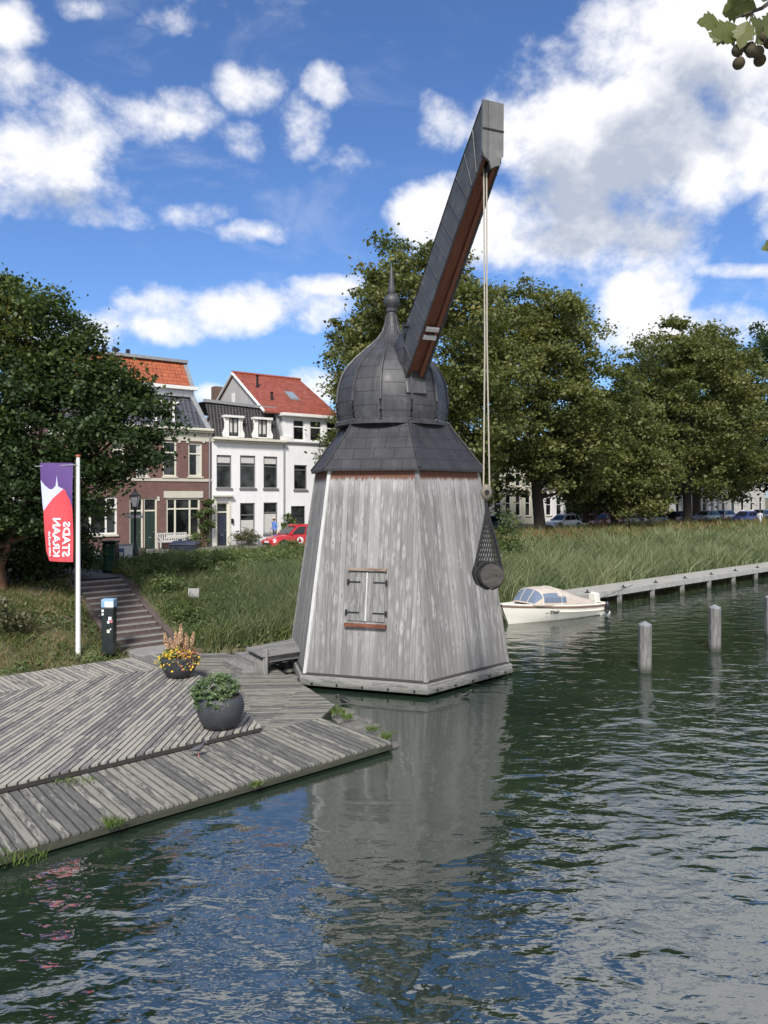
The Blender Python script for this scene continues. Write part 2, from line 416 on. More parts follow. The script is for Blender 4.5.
leaf_mat('reed_blades', [(.0, (0.0691, 0.1073, 0.0437)), (.4, (0.1497, 0.1866, 0.0874)), (.75, (0.2534, 0.2824, 0.153)), (1, (0.3801, 0.3503, 0.1857))], .3)
leaf_mat('dry_blades', [(.0, (.13, .115, .05)), (.4, (.24, .17, .085)), (.75, (.36, .22, .125)), (1, (.48, .34, .2))], .35)
leaf_mat('conifer', [(.0, (0.0546, 0.0963, 0.042)), (.5, (0.1274, 0.1925, 0.084)), (1, (0.3094, 0.385, 0.2016))], .2)
leaf_mat('plane_leaf', [(.0, (0.065, 0.0845, 0.026)), (.5, (0.143, 0.1625, 0.052)), (1, (0.208, 0.221, 0.078))], .45)
leaf_mat('weed', [(.0, (.05, .10, .02)), (.6, (.11, .17, .03)), (1, (.2, .22, .05))], .3)

def f_ground(t, p):
    g = GEO(t); n = t.noise(g, .8, 6, .65); n2 = t.noise(g, 6, 5, .65)
    f = t.math('ADD', t.math('MULTIPLY', n, .6), t.math('MULTIPLY', n2, .4))
    col = t.ramp(f, [(.34, (.05, .06, .025)), (.47, (.085, .085, .04)), (.56, (.14, .12, .08)), (.68, (.22, .20, .16))])
    t.put(p.inputs['Base Color'], col); p.inputs['Roughness'].default_value = .95
    bump(t, p, n2, .6, .05)
mat('ground', f_ground)

def f_water(t, p):
    g = GEO(t)
    # calm lee around the crane and the deck, choppier open water
    dd = t.vmath('DISTANCE', scaled(t, g, 1, .62, 0), (-.3, 16.4 * .62, 0))
    calm = t.mapr(t.math('ADD', dd, t.math('MULTIPLY', t.math('SUBTRACT', t.noise(g, .35, 3, .6), .5), 3.0)), 1.9, 4.4, .20, 1, True)
    lee = t.math('ADD', t.math('MULTIPLY', t.math('SUBTRACT', t.sep(g)[0], .166), -.649), t.math('MULTIPLY', t.math('SUBTRACT', t.sep(g)[1], 15.88), .761))
    lee = t.mapr(lee, -1.2, -.2, 1, .7, True)
    rough = t.mapr(calm, .2, 1, .085, .03)
    calm = t.math('MULTIPLY', calm, lee)
    t.put(p.inputs['Roughness'], rough)
    g1 = t.vmath('ADD', scaled(t, g, .55, 1.35, 0), t.vmath('SCALE', t.node('ShaderNodeVectorMath').outputs[0], scale=0.0))
    w1 = t.noise(scaled(t, g, .65, 1.0, 0), 1.5, 2, .45, .35)
    w2 = t.noise(scaled(t, g, .8, 1.4, 0), 4.2, 2, .5, .3)
    w3 = t.noise(scaled(t, g, .9, 1.4, 0), 10, 2, .5)
    h = t.math('ADD', t.math('MULTIPLY', w1, 1.0), t.math('ADD', t.math('MULTIPLY', w2, .19), t.math('MULTIPLY', w3, .03)))
    h = t.math('MULTIPLY', h, calm)
    p.inputs['IOR'].default_value = 3.1
    deep = t.mix(t.mapr(t.noise(g, .2, 2, .5), .35, .65), (.010, .020, .013), (.016, .030, .019))
    t.put(p.inputs['Base Color'], deep)
    bump(t, p, h, 1.0, .075)
mat('water', f_water)

# ------------------------------------------------------------------ mesh helpers
class MB:
    def __init__(s): s.v = []; s.f = []; s.uv = []; s.var = []
    def face(s, pts, uv=None, var=.5):
        i = len(s.v); s.v += [tuple(p) for p in pts]; s.f.append(tuple(range(i, i + len(pts)))); s.uv.append(uv); s.var.append(var); return s
    def mesh(s, vs, fs, uvs=None, var=.5):
        i = len(s.v); s.v += [tuple(p) for p in vs]
        for k, f in enumerate(fs):
            s.f.append(tuple(i + j for j in f)); s.uv.append(uvs[k] if uvs else None); s.var.append(var)
        return s
    def hexa(s, p, var=.5):
        """8 corners: 0-3 bottom ring, 4-7 top ring"""
        return s.mesh(p, [(3, 2, 1, 0), (4, 5, 6, 7), (0, 1, 5, 4), (1, 2, 6, 5), (2, 3, 7, 6), (3, 0, 4, 7)], var=var)
    def box(s, x0, x1, y0, y1, z0, z1, fr=None, var=.5):
        fr = fr or (lambda a, b, c: (a, b, c))
        return s.hexa([fr(*q) for q in ((x0, y0, z0), (x1, y0, z0), (x1, y1, z0), (x0, y1, z0), (x0, y0, z1), (x1, y0, z1), (x1, y1, z1), (x0, y1, z1))], var)
    def tube(s, pts, rad, n=8, caps=True, var=.5):
        pts = [Vector(p) for p in pts]; rad = rad if isinstance(rad, (list, tuple)) else [rad] * len(pts)
        base = len(s.v); ref = None
        for i, p in enumerate(pts):
            d = (pts[min(i + 1, len(pts) - 1)] - pts[max(i - 1, 0)]).normalized()
            if ref is None: ref = Vector((0, 0, 1)) if abs(d.z) < .9 else Vector((1, 0, 0))
            a = d.cross(ref).normalized(); b = d.cross(a).normalized(); ref = a.cross(d) * -1 if False else ref
            for k in range(n):
                an = 2 * math.pi * k / n
                s.v.append(tuple(p + (a * math.cos(an) + b * math.sin(an)) * rad[i]))
        for i in range(len(pts) - 1):
            for k in range(n):
                k2 = (k + 1) % n
                s.f.append((base + i * n + k, base + i * n + k2, base + (i + 1) * n + k2, base + (i + 1) * n + k)); s.uv.append(None); s.var.append(var)
        if caps:
            s.f.append(tuple(base + k for k in reversed(range(n)))); s.uv.append(None); s.var.append(var)
            s.f.append(tuple(base + (len(pts) - 1) * n + k for k in range(n))); s.uv.append(None); s.var.append(var)
        return s
    def lathe(s, c, prof, n=24, squash=(1, 1), phase=0, var=.5):
        base = len(s.v); c = Vector(c)
        for r, z in prof:
            for k in range(n):
                an = 2 * math.pi * k / n + phase
                s.v.append((c.x + r * math.cos(an) * squash[0], c.y + r * math.sin(an) * squash[1], c.z + z))
        arc = 0
        for i in range(len(prof) - 1):
            L = math.hypot(prof[i + 1][0] - prof[i][0], prof[i + 1][1] - prof[i][1])
            for k in range(n):
                k2 = (k + 1) % n
                s.f.append((base + i * n + k, base + i * n + k2, base + (i + 1) * n + k2, base + (i + 1) * n + k))
                R0 = max(p[0] for p in prof) * 2 * math.pi / n
                s.uv.append([(k * R0, arc), ((k + 1) * R0, arc), ((k + 1) * R0, arc + L), (k * R0, arc + L)]); s.var.append(var)
            arc += L
        if prof[0][0] > 1e-4: s.f.append(tuple(base + k for k in reversed(range(n)))); s.uv.append(None); s.var.append(var)
        if prof[-1][0] > 1e-4: s.f.append(tuple(base + (len(prof) - 1) * n + k for k in range(n))); s.uv.append(None); s.var.append(var)
        return s
    def ball(s, c, r, n=10, m=6, sq=(1, 1, 1), var=.5):
        prof = [(r * math.sin(math.pi * i / m) + 1e-5, -r * math.cos(math.pi * i / m) * sq[2]) for i in range(m + 1)]
        return s.lathe(c, prof, n, (sq[0], sq[1]), var=var)

OFF = {}
def offset_of(o):
    v = Vector((0, 0, 0))
    while o is not None: v += OFF.get(o.name, Vector((0, 0, 0))); o = o.parent
    return v
def auto_uv(me, uvs, wood=False):
    uvl = me.uv_layers.new(name='UVMap'); data = np.zeros(len(me.loops) * 2, np.float32)
    for pi, poly in enumerate(me.polygons):
        u = uvs[pi]
        if u is not None:
            for j, li in enumerate(poly.loop_indices): data[2 * li], data[2 * li + 1] = u[j]
        else:
            n = poly.normal
            if abs(n.z) > .95: tx, ty = Vector((1, 0, 0)), Vector((0, 1, 0))
            else:
                tx = Vector((-n.y, n.x, 0)).normalized(); ty = n.cross(tx); ty = ty if ty.z > 0 else -ty
            for li in poly.loop_indices:
                co = me.vertices[me.loops[li].vertex_index].co
                data[2 * li] = co.dot(tx); data[2 * li + 1] = co.dot(ty)
            if wood:
                ll = list(poly.loop_indices); uu = data[[2 * q for q in ll]]; vv = data[[2 * q + 1 for q in ll]]
                if np.ptp(vv) > np.ptp(uu):
                    for q, a_, b_ in zip(ll, uu, vv): data[2 * q], data[2 * q + 1] = b_, a_
    uvl.data.foreach_set('uv', data)
def obj(name, mb, m, parent=None, smooth=False, bevel=0.0, local=False, base=None):
    """mb in world coordinates (or in the parent's frame when local)"""
    me = bpy.data.meshes.new(name); me.from_pydata(mb.v, [], mb.f); me.update()
    auto_uv(me, mb.uv, isinstance(m, str) and (m.endswith('wood') or m.endswith('timber')))
    at = me.attributes.new('var', 'FLOAT', 'FACE'); at.data.foreach_set('value', np.array(mb.var, np.float32))
    me.materials.append(MAT[m] if isinstance(m, str) else m)
    o = bpy.data.objects.new(name, me); C.objects.link(o)
    if parent is not None:
        o.parent = parent
        if not local:
            off = offset_of(parent); me.transform(Matrix.Translation(-off))
    elif not local:
        vs = np.array(mb.v); b = Vector(base) if base else Vector(((vs[:, 0].min() + vs[:, 0].max()) / 2, (vs[:, 1].min() + vs[:, 1].max()) / 2, vs[:, 2].min()))
        me.transform(Matrix.Translation(-b)); o.location = b; OFF[o.name] = b
    if smooth:
        for p in me.polygons: p.use_smooth = True
        me.set_sharp_from_angle(angle=R(40))
    if bevel:
        bm = bmesh.new(); bm.from_mesh(me); bmesh.ops.remove_doubles(bm, verts=bm.verts, dist=1e-5)
        bmesh.ops.bevel(bm, geom=[e for e in bm.edges if len(e.link_faces) == 2 and e.calc_face_angle(0) > R(30)], offset=bevel, segments=2, affect='EDGES', profile=.5)
        bm.to_mesh(me); bm.free()
    return o
def tag(o, label, cat, group=None, kind=None):
    if kind: o['kind'] = kind
    if label: o['label'] = label
    if cat: o['category'] = cat
    if group: o['group'] = group
    return o
def thing(name, label, cat, loc=(0, 0, 0), rotz=0.0, group=None):
    o = bpy.data.objects.new(name, None); C.objects.link(o); o.empty_display_size = .3
    o.location = loc; o.rotation_euler = (0, 0, rotz); OFF[o.name] = Vector(loc)
    return tag(o, label, cat, group)
def struct(name, mb, m, smooth=False):
    o = obj(name, mb, m, smooth=smooth, local=True); o['kind'] = 'structure'; return o
def dup(root, loc, rotz=0.0, label=None, scale=1.0):
    def cp(o, par):
        c = o.copy(); C.objects.link(c)
        if par is not None: c.parent = par
        for ch in [x for x in bpy.data.objects if x.parent == o]: cp(ch, c)
        return c
    r = cp(root, None); r.location = loc; r.rotation_euler = (0, 0, rotz); r.scale = (scale,) * 3
    if label: r['label'] = label
    return r
def npmesh(name, V, Fq, var, m, parent=None, kind=None, local=False):
    """fast mesh from numpy: V (n,3), Fq (k,4) or (k,3)"""
    me = bpy.data.meshes.new(name); k, w = Fq.shape
    off = np.zeros(3) if (parent is None or local) else np.array(offset_of(parent))
    me.vertices.add(len(V)); me.vertices.foreach_set('co', (V - off).astype(np.float32).ravel())
    me.loops.add(k * w); me.loops.foreach_set('vertex_index', Fq.astype(np.int32).ravel())
    me.polygons.add(k); me.polygons.foreach_set('loop_start', np.arange(0, k * w, w, dtype=np.int32)); me.polygons.foreach_set('loop_total', np.full(k, w, np.int32))
    me.update(calc_edges=True)
    at = me.attributes.new('var', 'FLOAT', 'FACE'); at.data.foreach_set('value', var.astype(np.float32))
    me.materials.append(MAT[m]); o = bpy.data.objects.new(name, me); C.objects.link(o)
    if parent is not None: o.parent = parent
    if kind: o['kind'] = kind
    return o
def text_mb(s, size, mapf, extrude=0.0):
    cu = bpy.data.curves.new('t', 'FONT'); cu.body = s; cu.size = size; cu.resolution_u = 2
    cu.offset = size * .035
    o = bpy.data.objects.new('t', cu); C.objects.link(o); dg = bpy.context.evaluated_depsgraph_get(); dg.update()
    me = bpy.data.meshes.new_from_object(o.evaluated_get(dg))
    mb = MB(); mb.mesh([mapf(v.co.x, v.co.y) for v in me.vertices], [tuple(p.vertices) for p in me.polygons])
    bpy.data.objects.remove(o); bpy.data.curves.remove(cu); bpy.data.meshes.remove(me)
    return mb

def at(px, py, z):
    d = F * (EYE - z) / (py - HZ); return Vector(((px - 384) * d / F, d, z))
# bank frame: t along the quay, s away from the water
Q0 = Vector((10.8, 38.8, 0)); U = Vector((.761, .649, 0)); N = Vector((-.649, .761, 0))
def W(t, s, z=0.0): return Q0 + U * t + N * s + Vector((0, 0, z))
def TS(x, y): r = (x - 10.8, y - 38.8); return (r[0] * U.x + r[1] * U.y, r[0] * N.x + r[1] * N.y)
rng = np.random.default_rng(5)

# ------------------------------------------------------------------ ground and water
def lerp(a, b, f): f = max(0, min(1, f)); return a + (b - a) * f
def hgt(t, s):
    k = max(0, min(1, (t + 22) / 6.0))            # 0 by the steps, 1 behind the crane and on
    top_s = lerp(6.4, 8.5, k); s0 = lerp(1.5, .3, k); e = lerp(.56, -.25, k)
    if s < e: return -.7
    if s < e + .06: return lerp(-.7, .22, (s - e) / .06)
    if s < s0: return lerp(.22, .46, (s - e) / (s0 - e))
    f = max(0, min(1, (s - s0) / (top_s - s0)))
    f = f * f * (3 - 2 * f) * .5 + f * .5
    return .46 + (2.2 - .46) * f
def build_ground():
    ts = [-900, -400, -150, -80, -50] + [-40 + i for i in range(100)] + [70, 90, 130, 200, 400, 900]
    ss = [-900, -300, -120, -60, -48, -46, -30, -10, -2, -.6, -.25, -.19, -.1, .05, .2, .35, .5, .56, .62, .8, 1.0] + [1.25 + .5 * i for i in range(21)] + [12.4, 14, 17, 25, 30, 50, 100, 300, 900]
    V = []; 
    for t in ts:
        for s in ss:
            if s < -46: z = 2.2
            else: z = hgt(t, s)
            if .6 < s < 8 and abs(t) < 60: z += .06 * math.sin(t * 1.7 + s * 2.1) * math.sin(s * 1.3 - t * .6)
            if -.25 < s < 8.0 and -24.9 < t < -22.0: z -= .22 * max(0, min(1, (7.0 - s) / .5))
            p = W(t, s, z); V.append(tuple(p))
    m = len(ss); Fs = [(i * m + j, (i + 1) * m + j, (i + 1) * m + j + 1, i * m + j + 1) for i in range(len(ts) - 1) for j in range(m - 1)]
    mb = MB().mesh(V, Fs); struct('ground', mb, 'ground', smooth=True)
build_ground()
mb = MB(); mb.face([(-900, -900, 0), (900, -900, 0), (900, 900, 0), (-900, 900, 0)]); struct('water', mb, 'water')

# road, pavements and kerbs (riverside street bends away from the canal beyond the houses)
def lo(t): return lerp(12.6, 17.2, (t + 8) / 10)
def hi(t): return lerp(17.0, 25.0, (t + 3) / 11)
road = MB(); pav = MB(); kerb = MB(); prom = MB()
tt = [-80 + 2.0 * i for i in range(81)]
for a, b in zip(tt[:-1], tt[1:]):
    road.face([W(a, lo(a), 2.21), W(b, lo(b), 2.21), W(b, hi(b), 2.21), W(a, hi(a), 2.21)])
    kerb.hexa([W(a, hi(a), 2.1), W(b, hi(b), 2.1), W(b, hi(b) + .15, 2.1), W(a, hi(a) + .15, 2.1), W(a, hi(a), 2.32), W(b, hi(b), 2.32), W(b, hi(b) + .15, 2.32), W(a, hi(a) + .15, 2.32)])
    kerb.hexa([W(a, lo(a) - .15, 2.1), W(b, lo(b) - .15, 2.1), W(b, lo(b), 2.1), W(a, lo(a), 2.1), W(a, lo(a) - .15, 2.315), W(b, lo(b) - .15, 2.315), W(b, lo(b), 2.315), W(a, lo(a), 2.315)])
    pav.face([W(a, hi(a) + .152, 2.31), W(b, hi(b) + .152, 2.31), W(b, hi(b) + 8, 2.31), W(a, hi(a) + 8, 2.31)])
    if b <= -18: prom.face([W(a, max(6.9, 6.6), 2.226), W(b, 6.9, 2.226), W(b, lo(b) - .16, 2.226), W(a, lo(a) - .16, 2.226)])
struct('road', road, 'road_brick'); struct('pavement', pav, 'paving'); struct('kerb', kerb, 'kerb_stone'); struct('promenade', prom, 'paving')

# ------------------------------------------------------------------ timber deck
def clip(poly, n, c):
    """keep points with p.n <= c"""
    out = []
    for i in range(len(poly)):
        a, b = poly[i], poly[(i + 1) % len(poly)]; da, db = a[0] * n[0] + a[1] * n[1] - c, b[0] * n[0] + b[1] * n[1] - c
        if da <= 0: out.append(a)
        if da * db < 0:
            f = da / (da - db); out.append((a[0] + (b[0] - a[0]) * f, a[1] + (b[1] - a[1]) * f))
    return out
def planks(mb, poly, d, width, z, th=.045, gap=.02, rs=None, maxlen=None):
    rs = rs or random
    L = math.hypot(*d); d = (d[0] / L, d[1] / L); n = (-d[1], d[0])
    cs = [p[0] * n[0] + p[1] * n[1] for p in poly]; c = min(cs)
    while c < max(cs):
        st = clip(clip(poly, n, c + width - gap), (-n[0], -n[1]), -c)
        if len(st) >= 3:
            al = [p[0] * d[0] + p[1] * d[1] for p in st]; a0, a1 = min(al), max(al)
            cuts = [a0]
            if maxlen:
                x = a0 + rs.uniform(.3, maxlen)
                while x < a1 - .3: cuts.append(x); x += maxlen
            cuts.append(a1)
            for q0, q1 in zip(cuts[:-1], cuts[1:]):
                pc = clip(clip(st, d, q1 - .004), (-d[0], -d[1]), -q0) if len(cuts) > 2 else st
                if len(pc) < 3: continue
                v = rs.random(); zz = z + rs.uniform(-.004, .004); m = len(pc)
                sc_ = .125 / (width - gap); uvp = [((p[0] * d[0] + p[1] * d[1]), (p[0] * n[0] + p[1] * n[1] - c) * sc_) for p in pc]
                mb.mesh([(p[0], p[1], zz) for p in pc], [tuple(range(m))], [uvp], v)
                for i in range(m):
                    j = (i + 1) % m
                    mb.mesh([(pc[i][0], pc[i][1], zz - th), (pc[j][0], pc[j][1], zz - th), (pc[j][0], pc[j][1], zz), (pc[i][0], pc[i][1], zz)], [(0, 1, 2, 3)], [[uvp[i], uvp[j], uvp[j], uvp[i]]], v)
        c += width
O = Vector((.166, 15.88, 0))
def Dk(t, s): p = O + U * t + N * s; return (p.x, p.y)
deck = thing('timber_deck', 'grey weathered timber deck at the water edge with a raised step', 'deck', (-4, 17, .4))
ZL, ZU = .20, .33
# lower strip, then the flat apron towards the crane, then the raised field and its border
lower = MB(); planks(lower, [Dk(-14, 0), Dk(0, 0), Dk(-.15, 2.39), Dk(-14, 2.39)], tuple(N[:2]), .155, ZL)
obj('lower_boards', lower, 'deck_wood', deck)
A = at(262, 731, ZL); B = at(246, 713, ZL); Cc = at(203, 679, ZL); D_ = at(176, 653, ZL)
right = [(at(335, 705, ZL)).xy[:], at(303, 685, ZL).xy[:], at(275, 668, ZL).xy[:], at(226, 653, ZL).xy[:]]
apron = [Dk(-1.8, 2.39), Dk(-.15, 2.39)] + [tuple(p) for p in right] + [tuple(at(150, 654, ZL).xy), tuple(D_.xy)]
ap = MB()
def tri_planks(mb, P, d, w, z):
    # apron is star-shaped from its inner corner: split into convex pieces
    a = P[0]; planks(mb, [P[0], P[1], P[2], P[3]], d, w, z); planks(mb, [P[0], P[3], P[4], P[5]], d, w, z); planks(mb, [P[0], P[5], P[6], P[7]], d, w, z)
tri_planks(ap, apron, (1, .06), .145, ZL + .001)
obj('apron_boards', ap, 'deck_wood', deck)
up = MB(); e0 = Dk(-1.77, 2.43); e1 = Dk(-16, 2.43)
far0 = tuple(at(182, 657, ZU).xy)
p_far = TS(*far0)
def DkTS(t, s): return Dk(t, s)
field = [e1, e0, tuple(at(246, 712, ZU).xy), tuple(at(204, 678, ZU).xy), Dk(-.4, 9.25), Dk(-16, 9.25)]
planks(up, field, (.02, 1), .135, ZU, maxlen=3.0)
obj('raised_boards', up, 'deck_wood', deck)
bd = MB(); planks(bd, [Dk(-16, 9.27), Dk(-.4, 9.27), Dk(-.1, 11.17), Dk(-16, 11.17)], tuple((N * 1.0 - U * .05).xy), .145, ZU + .001)
obj('border_boards', bd, 'deck_wood', deck)
fa = MB()
def vstrip(mb, a, b, z0, z1, th=.06):
    a = Vector(a); b = Vector(b); n = Vector((-(b - a).y, (b - a).x)).normalized() * th
    mb.hexa([(a.x, a.y, z0), (b.x, b.y, z0), (b.x + n.x, b.y + n.y, z0), (a.x + n.x, a.y + n.y, z0), (a.x, a.y, z1), (b.x, b.y, z1), (b.x + n.x, b.y + n.y, z1), (a.x + n.x, a.y + n.y, z1)])
vstrip(fa, Dk(-14, -.03), Dk(.0, -.03), .05, .15)
fb_ = MB(); vstrip(fb_, Dk(-14, .10), Dk(-.02, .10), -.4, .12); obj('under_deck_shade', fb_, 'interior', deck)  # black strip closing the deck front, standing in for the shade below

rr = [Dk(.0, 0), Dk(-.15, 2.39)] + right
for a, b in zip(rr[:-1], rr[1:]): vstrip(fa, a, b, -.1, .145)
obj('edge_beam', fa, 'dark_beam_wood', deck)
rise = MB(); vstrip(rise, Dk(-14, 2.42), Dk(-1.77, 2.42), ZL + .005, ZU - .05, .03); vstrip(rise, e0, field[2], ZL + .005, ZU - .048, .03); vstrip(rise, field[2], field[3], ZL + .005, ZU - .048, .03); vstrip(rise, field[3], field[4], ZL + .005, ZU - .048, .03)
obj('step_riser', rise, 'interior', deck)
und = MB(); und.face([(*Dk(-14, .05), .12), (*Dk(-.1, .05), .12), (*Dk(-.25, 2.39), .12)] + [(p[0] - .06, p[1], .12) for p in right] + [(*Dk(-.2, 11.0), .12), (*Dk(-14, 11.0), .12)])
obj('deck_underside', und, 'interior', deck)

# small landing with two steps from the deck to the crane
gl = thing('wooden_gangway', 'short grey wooden gangway with two low steps beside the crane foot', 'gangway', tuple(at(262, 648, .6)))
g = MB(); planks(g, [tuple(at(246, 648, .78).xy), tuple(at(262, 656, .78).xy), tuple((at(262, 656, .78) + Vector((1.6, 1.2, 0))).xy), tuple((at(246, 648, .78) + Vector((1.5, 1.8, 0))).xy)], (1, .75), .14, .78)
obj('boards', g, 'grey_timber', gl)
g = MB(); a = at(246, 648, .7); b = at(266, 657, .7); c = b + Vector((1.6, 1.2, 0))
vstrip(g, b.xy, c.xy, .52, .73, .08); vstrip(g, a.xy, b.xy, .52, .73, .06)
obj('side_beam', g, 'grey_timber', gl)
for k, (dx, zz) in enumerate(((-.34, .58), (-.70, .40))):
    g = MB(); a1 = a + Vector((dx, dx * .35, 0)); b1 = b + Vector((dx * .95, dx * .25, 0)); d1 = Vector((.36, .14, 0))
    g.hexa([(a1.x, a1.y, .15), (b1.x, b1.y, .15), ((b1 + d1).x, (b1 + d1).y, .15), ((a1 + d1).x, (a1 + d1).y, .15), (a1.x, a1.y, zz), (b1.x, b1.y, zz), ((b1 + d1).x, (b1 + d1).y, zz), ((a1 + d1).x, (a1 + d1).y, zz)])
    obj('step', g, 'grey_timber', gl, bevel=.008)
g = MB(); g.box(b.x - .07, b.x + .07, b.y - .16, b.y - .02, -.4, .95); obj('post', g, 'grey_timber', gl, bevel=.01)

# ------------------------------------------------------------------ the crane
CX, CY, TH = .34, 23.6, R(-77)
crane = thing('harbour_crane', 'hexagonal grey timber harbour crane with lead onion dome and long jib', 'crane', (CX, CY, 0))
def hx(k, r, z): a = TH + R(60) * k; return Vector((CX + r * math.cos(a), CY + r * math.sin(a), z))
sk = MB()
for k in range(6):
    sk.hexa([hx(k, 3.74, .10), hx(k + 1, 3.74, .10), hx(k + 1, 3.4, .10), hx(k, 3.4, .10), hx(k, 3.72, .36), hx(k + 1, 3.72, .36), hx(k + 1, 3.5, .40), hx(k, 3.5, .40)])
obj('base_beam', sk, 'grey_timber', crane, bevel=.012)
for k in (4, 5, 0):
    for j in range(5):
        f = (j + .5) / 5; p = hx(k, 3.745, .17) * (1 - f) + hx(k + 1, 3.745, .17) * f; n = (p - Vector((CX, CY, .17))).normalized(); m_ = (hx(k, 1, 0) + hx(k + 1, 1, 0)) / 2 - Vector((CX, CY, 0)); m_.normalize()
        bo = MB(); bo.tube([p - m_ * .02, p + m_ * .025], .03, 8); obj('bolt_head', bo, 'iron', crane)
RB, RT, ZB, ZT = 3.60, 2.68, .41, 6.28
pan_frames = {}
for k in range(6):
    a, b, c, d = hx(k, RB, ZB), hx(k + 1, RB, ZB), hx(k + 1, RT, ZT), hx(k, RT, ZT)
    Wb = (b - a).length; Wt = (c - d).length; o_ = k * 7.3
    pm = MB(); NX = 12
    for i in range(NX):
        f0, f1 = i / NX, (i + 1) / NX
        def P(f, g_): return (a * (1 - f) + b * f) * (1 - g_) + (d * (1 - f) + c * f) * g_
        pm.face([P(f0, 0), P(f1, 0), P(f1, 1), P(f0, 1)], [(o_ - Wb / 2 + Wb * f0, 0.2), (o_ - Wb / 2 + Wb * f1, .2), (o_ - Wt / 2 + Wt * f1, 6.15), (o_ - Wt / 2 + Wt * f0, 6.15)])
    obj('wall_cladding', pm, 'cladding', crane)
    pan_frames[k] = (a, b, c, d)
co = MB()
for k in range(6):
    a = hx(k, RB + .02, ZB - .02); d = hx(k, RT + .02, ZT - .02); ra = Vector((math.cos(TH + R(60) * k), math.sin(TH + R(60) * k), 0)); ta = Vector((-ra.y, ra.x, 0))
    for sgn in (-1, 1):
        e = (ta * sgn * .87 - ra * .5).normalized() * .085; i_ = -(ta * sgn * .5 + ra * .87) * .0 - ra * .03
        o1 = ra * .02
        mbx = MB(); pts = [a + o1, a + o1 + e, a + e - ra * .02, a - ra * .02]
        q = [d + o1, d + o1 + e, d + e - ra * .02, d - ra * .02]
        mbx.hexa([*pts, *q]); obj('corner_board', mbx, 'bench_wood' if (k in (5,) and sgn == 1) else 'grey_timber', crane)
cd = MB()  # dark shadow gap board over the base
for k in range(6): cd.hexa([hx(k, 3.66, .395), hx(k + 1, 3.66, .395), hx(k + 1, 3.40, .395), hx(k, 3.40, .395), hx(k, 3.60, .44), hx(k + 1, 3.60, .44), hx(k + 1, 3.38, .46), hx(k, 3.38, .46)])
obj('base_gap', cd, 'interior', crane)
# shutters on the front panel (k = 5)
a, b, c, d = pan_frames[5]; nrm = (b - a).cross(d - a).normalized(); nrm = nrm if nrm.y < 0 else -nrm
def PF(f, g_, o=0.0): return (a * (1 - f) + b * f) * (1 - g_) + (d * (1 - f) + c * f) * g_ + nrm * o
def panel_box(mb, f0, f1, g0, g1, o0, o1): mb.hexa([PF(f0, g0, o0), PF(f1, g0, o0), PF(f1, g1, o0), PF(f0, g1, o0), PF(f0, g0, o1), PF(f1, g0, o1), PF(f1, g1, o1), PF(f0, g1, o1)])
for (f0, f1) in ((.335, .495), (.505, .665)):
    m_ = MB(); nb = 3
    for j in range(nb):
        w_ = (f1 - f0) / nb; panel_box(m_, f0 + w_ * j + .001, f0 + w_ * (j + 1) - .001, .262, .492, .005, .035 + .002 * j)
    sh = obj('shutter', m_, 'grey_timber', crane)
    for g_ in (.30, .445):
        h_ = MB()
        if f0 < .4: panel_box(h_, f0 - .012, f0 + .105, g_ - .003, g_ + .004, .04, .052); panel_box(h_, f0 - .022, f0 - .006, g_ - .012, g_ + .013, .02, .058)
        else: panel_box(h_, f1 - .105, f1 + .012, g_ - .003, g_ + .004, .04, .052); panel_box(h_, f1 + .006, f1 + .022, g_ - .012, g_ + .013, .02, .058)
        obj('hinge', h_, 'iron', sh)
m_ = MB(); panel_box(m_, .494, .506, .262, .492, .03, .06); obj('cover_strip', m_, 'bench_wood', crane)
m_ = MB(); panel_box(m_, .318, .682, .499, .512, .0, .11); obj('shutter_lintel', m_, 'raw_timber', crane, bevel=.004)
m_ = MB(); panel_box(m_, .318, .682, .232, .250, .0, .13); obj('shutter_sill', m_, 'red_timber', crane, bevel=.004)
# flared felt skirt roof
rf = MB(); prof = [(2.87, 6.20), (2.87, 6.27), (2.60, 6.60), (2.28, 7.02), (1.98, 7.38), (1.74, 7.72)]
for k in range(6):
    acc = 0
    for (r0, z0), (r1, z1) in zip(prof[:-1], prof[1:]):
        L = math.hypot(r1 - r0, z1 - z0) if z0 > 6.2 else .07
        pts = [hx(k, r0, z0), hx(k + 1, r0, z0), hx(k + 1, r1, z1), hx(k, r1, z1)]
        rf.face(pts, [(-r0 / 2, acc), (r0 / 2, acc), (r1 / 2, acc + L), (-r1 / 2, acc + L)]); acc += L
    rf.face([hx(k, 2.87, 6.20), hx(k + 1, 2.87, 6.20), hx(k + 1, 2.5, 6.22), hx(k, 2.5, 6.22)])
skr = obj('skirt_roof', rf, 'roofing_felt', crane)
for k in range(6):
    rb = MB(); pts = [hx(k, r + .01, z + .015) for r, z in prof[1:]]
    rb.tube(pts, .035, 6)
    obj('hip_ridge', rb, 'roofing_felt', skr, smooth=True)
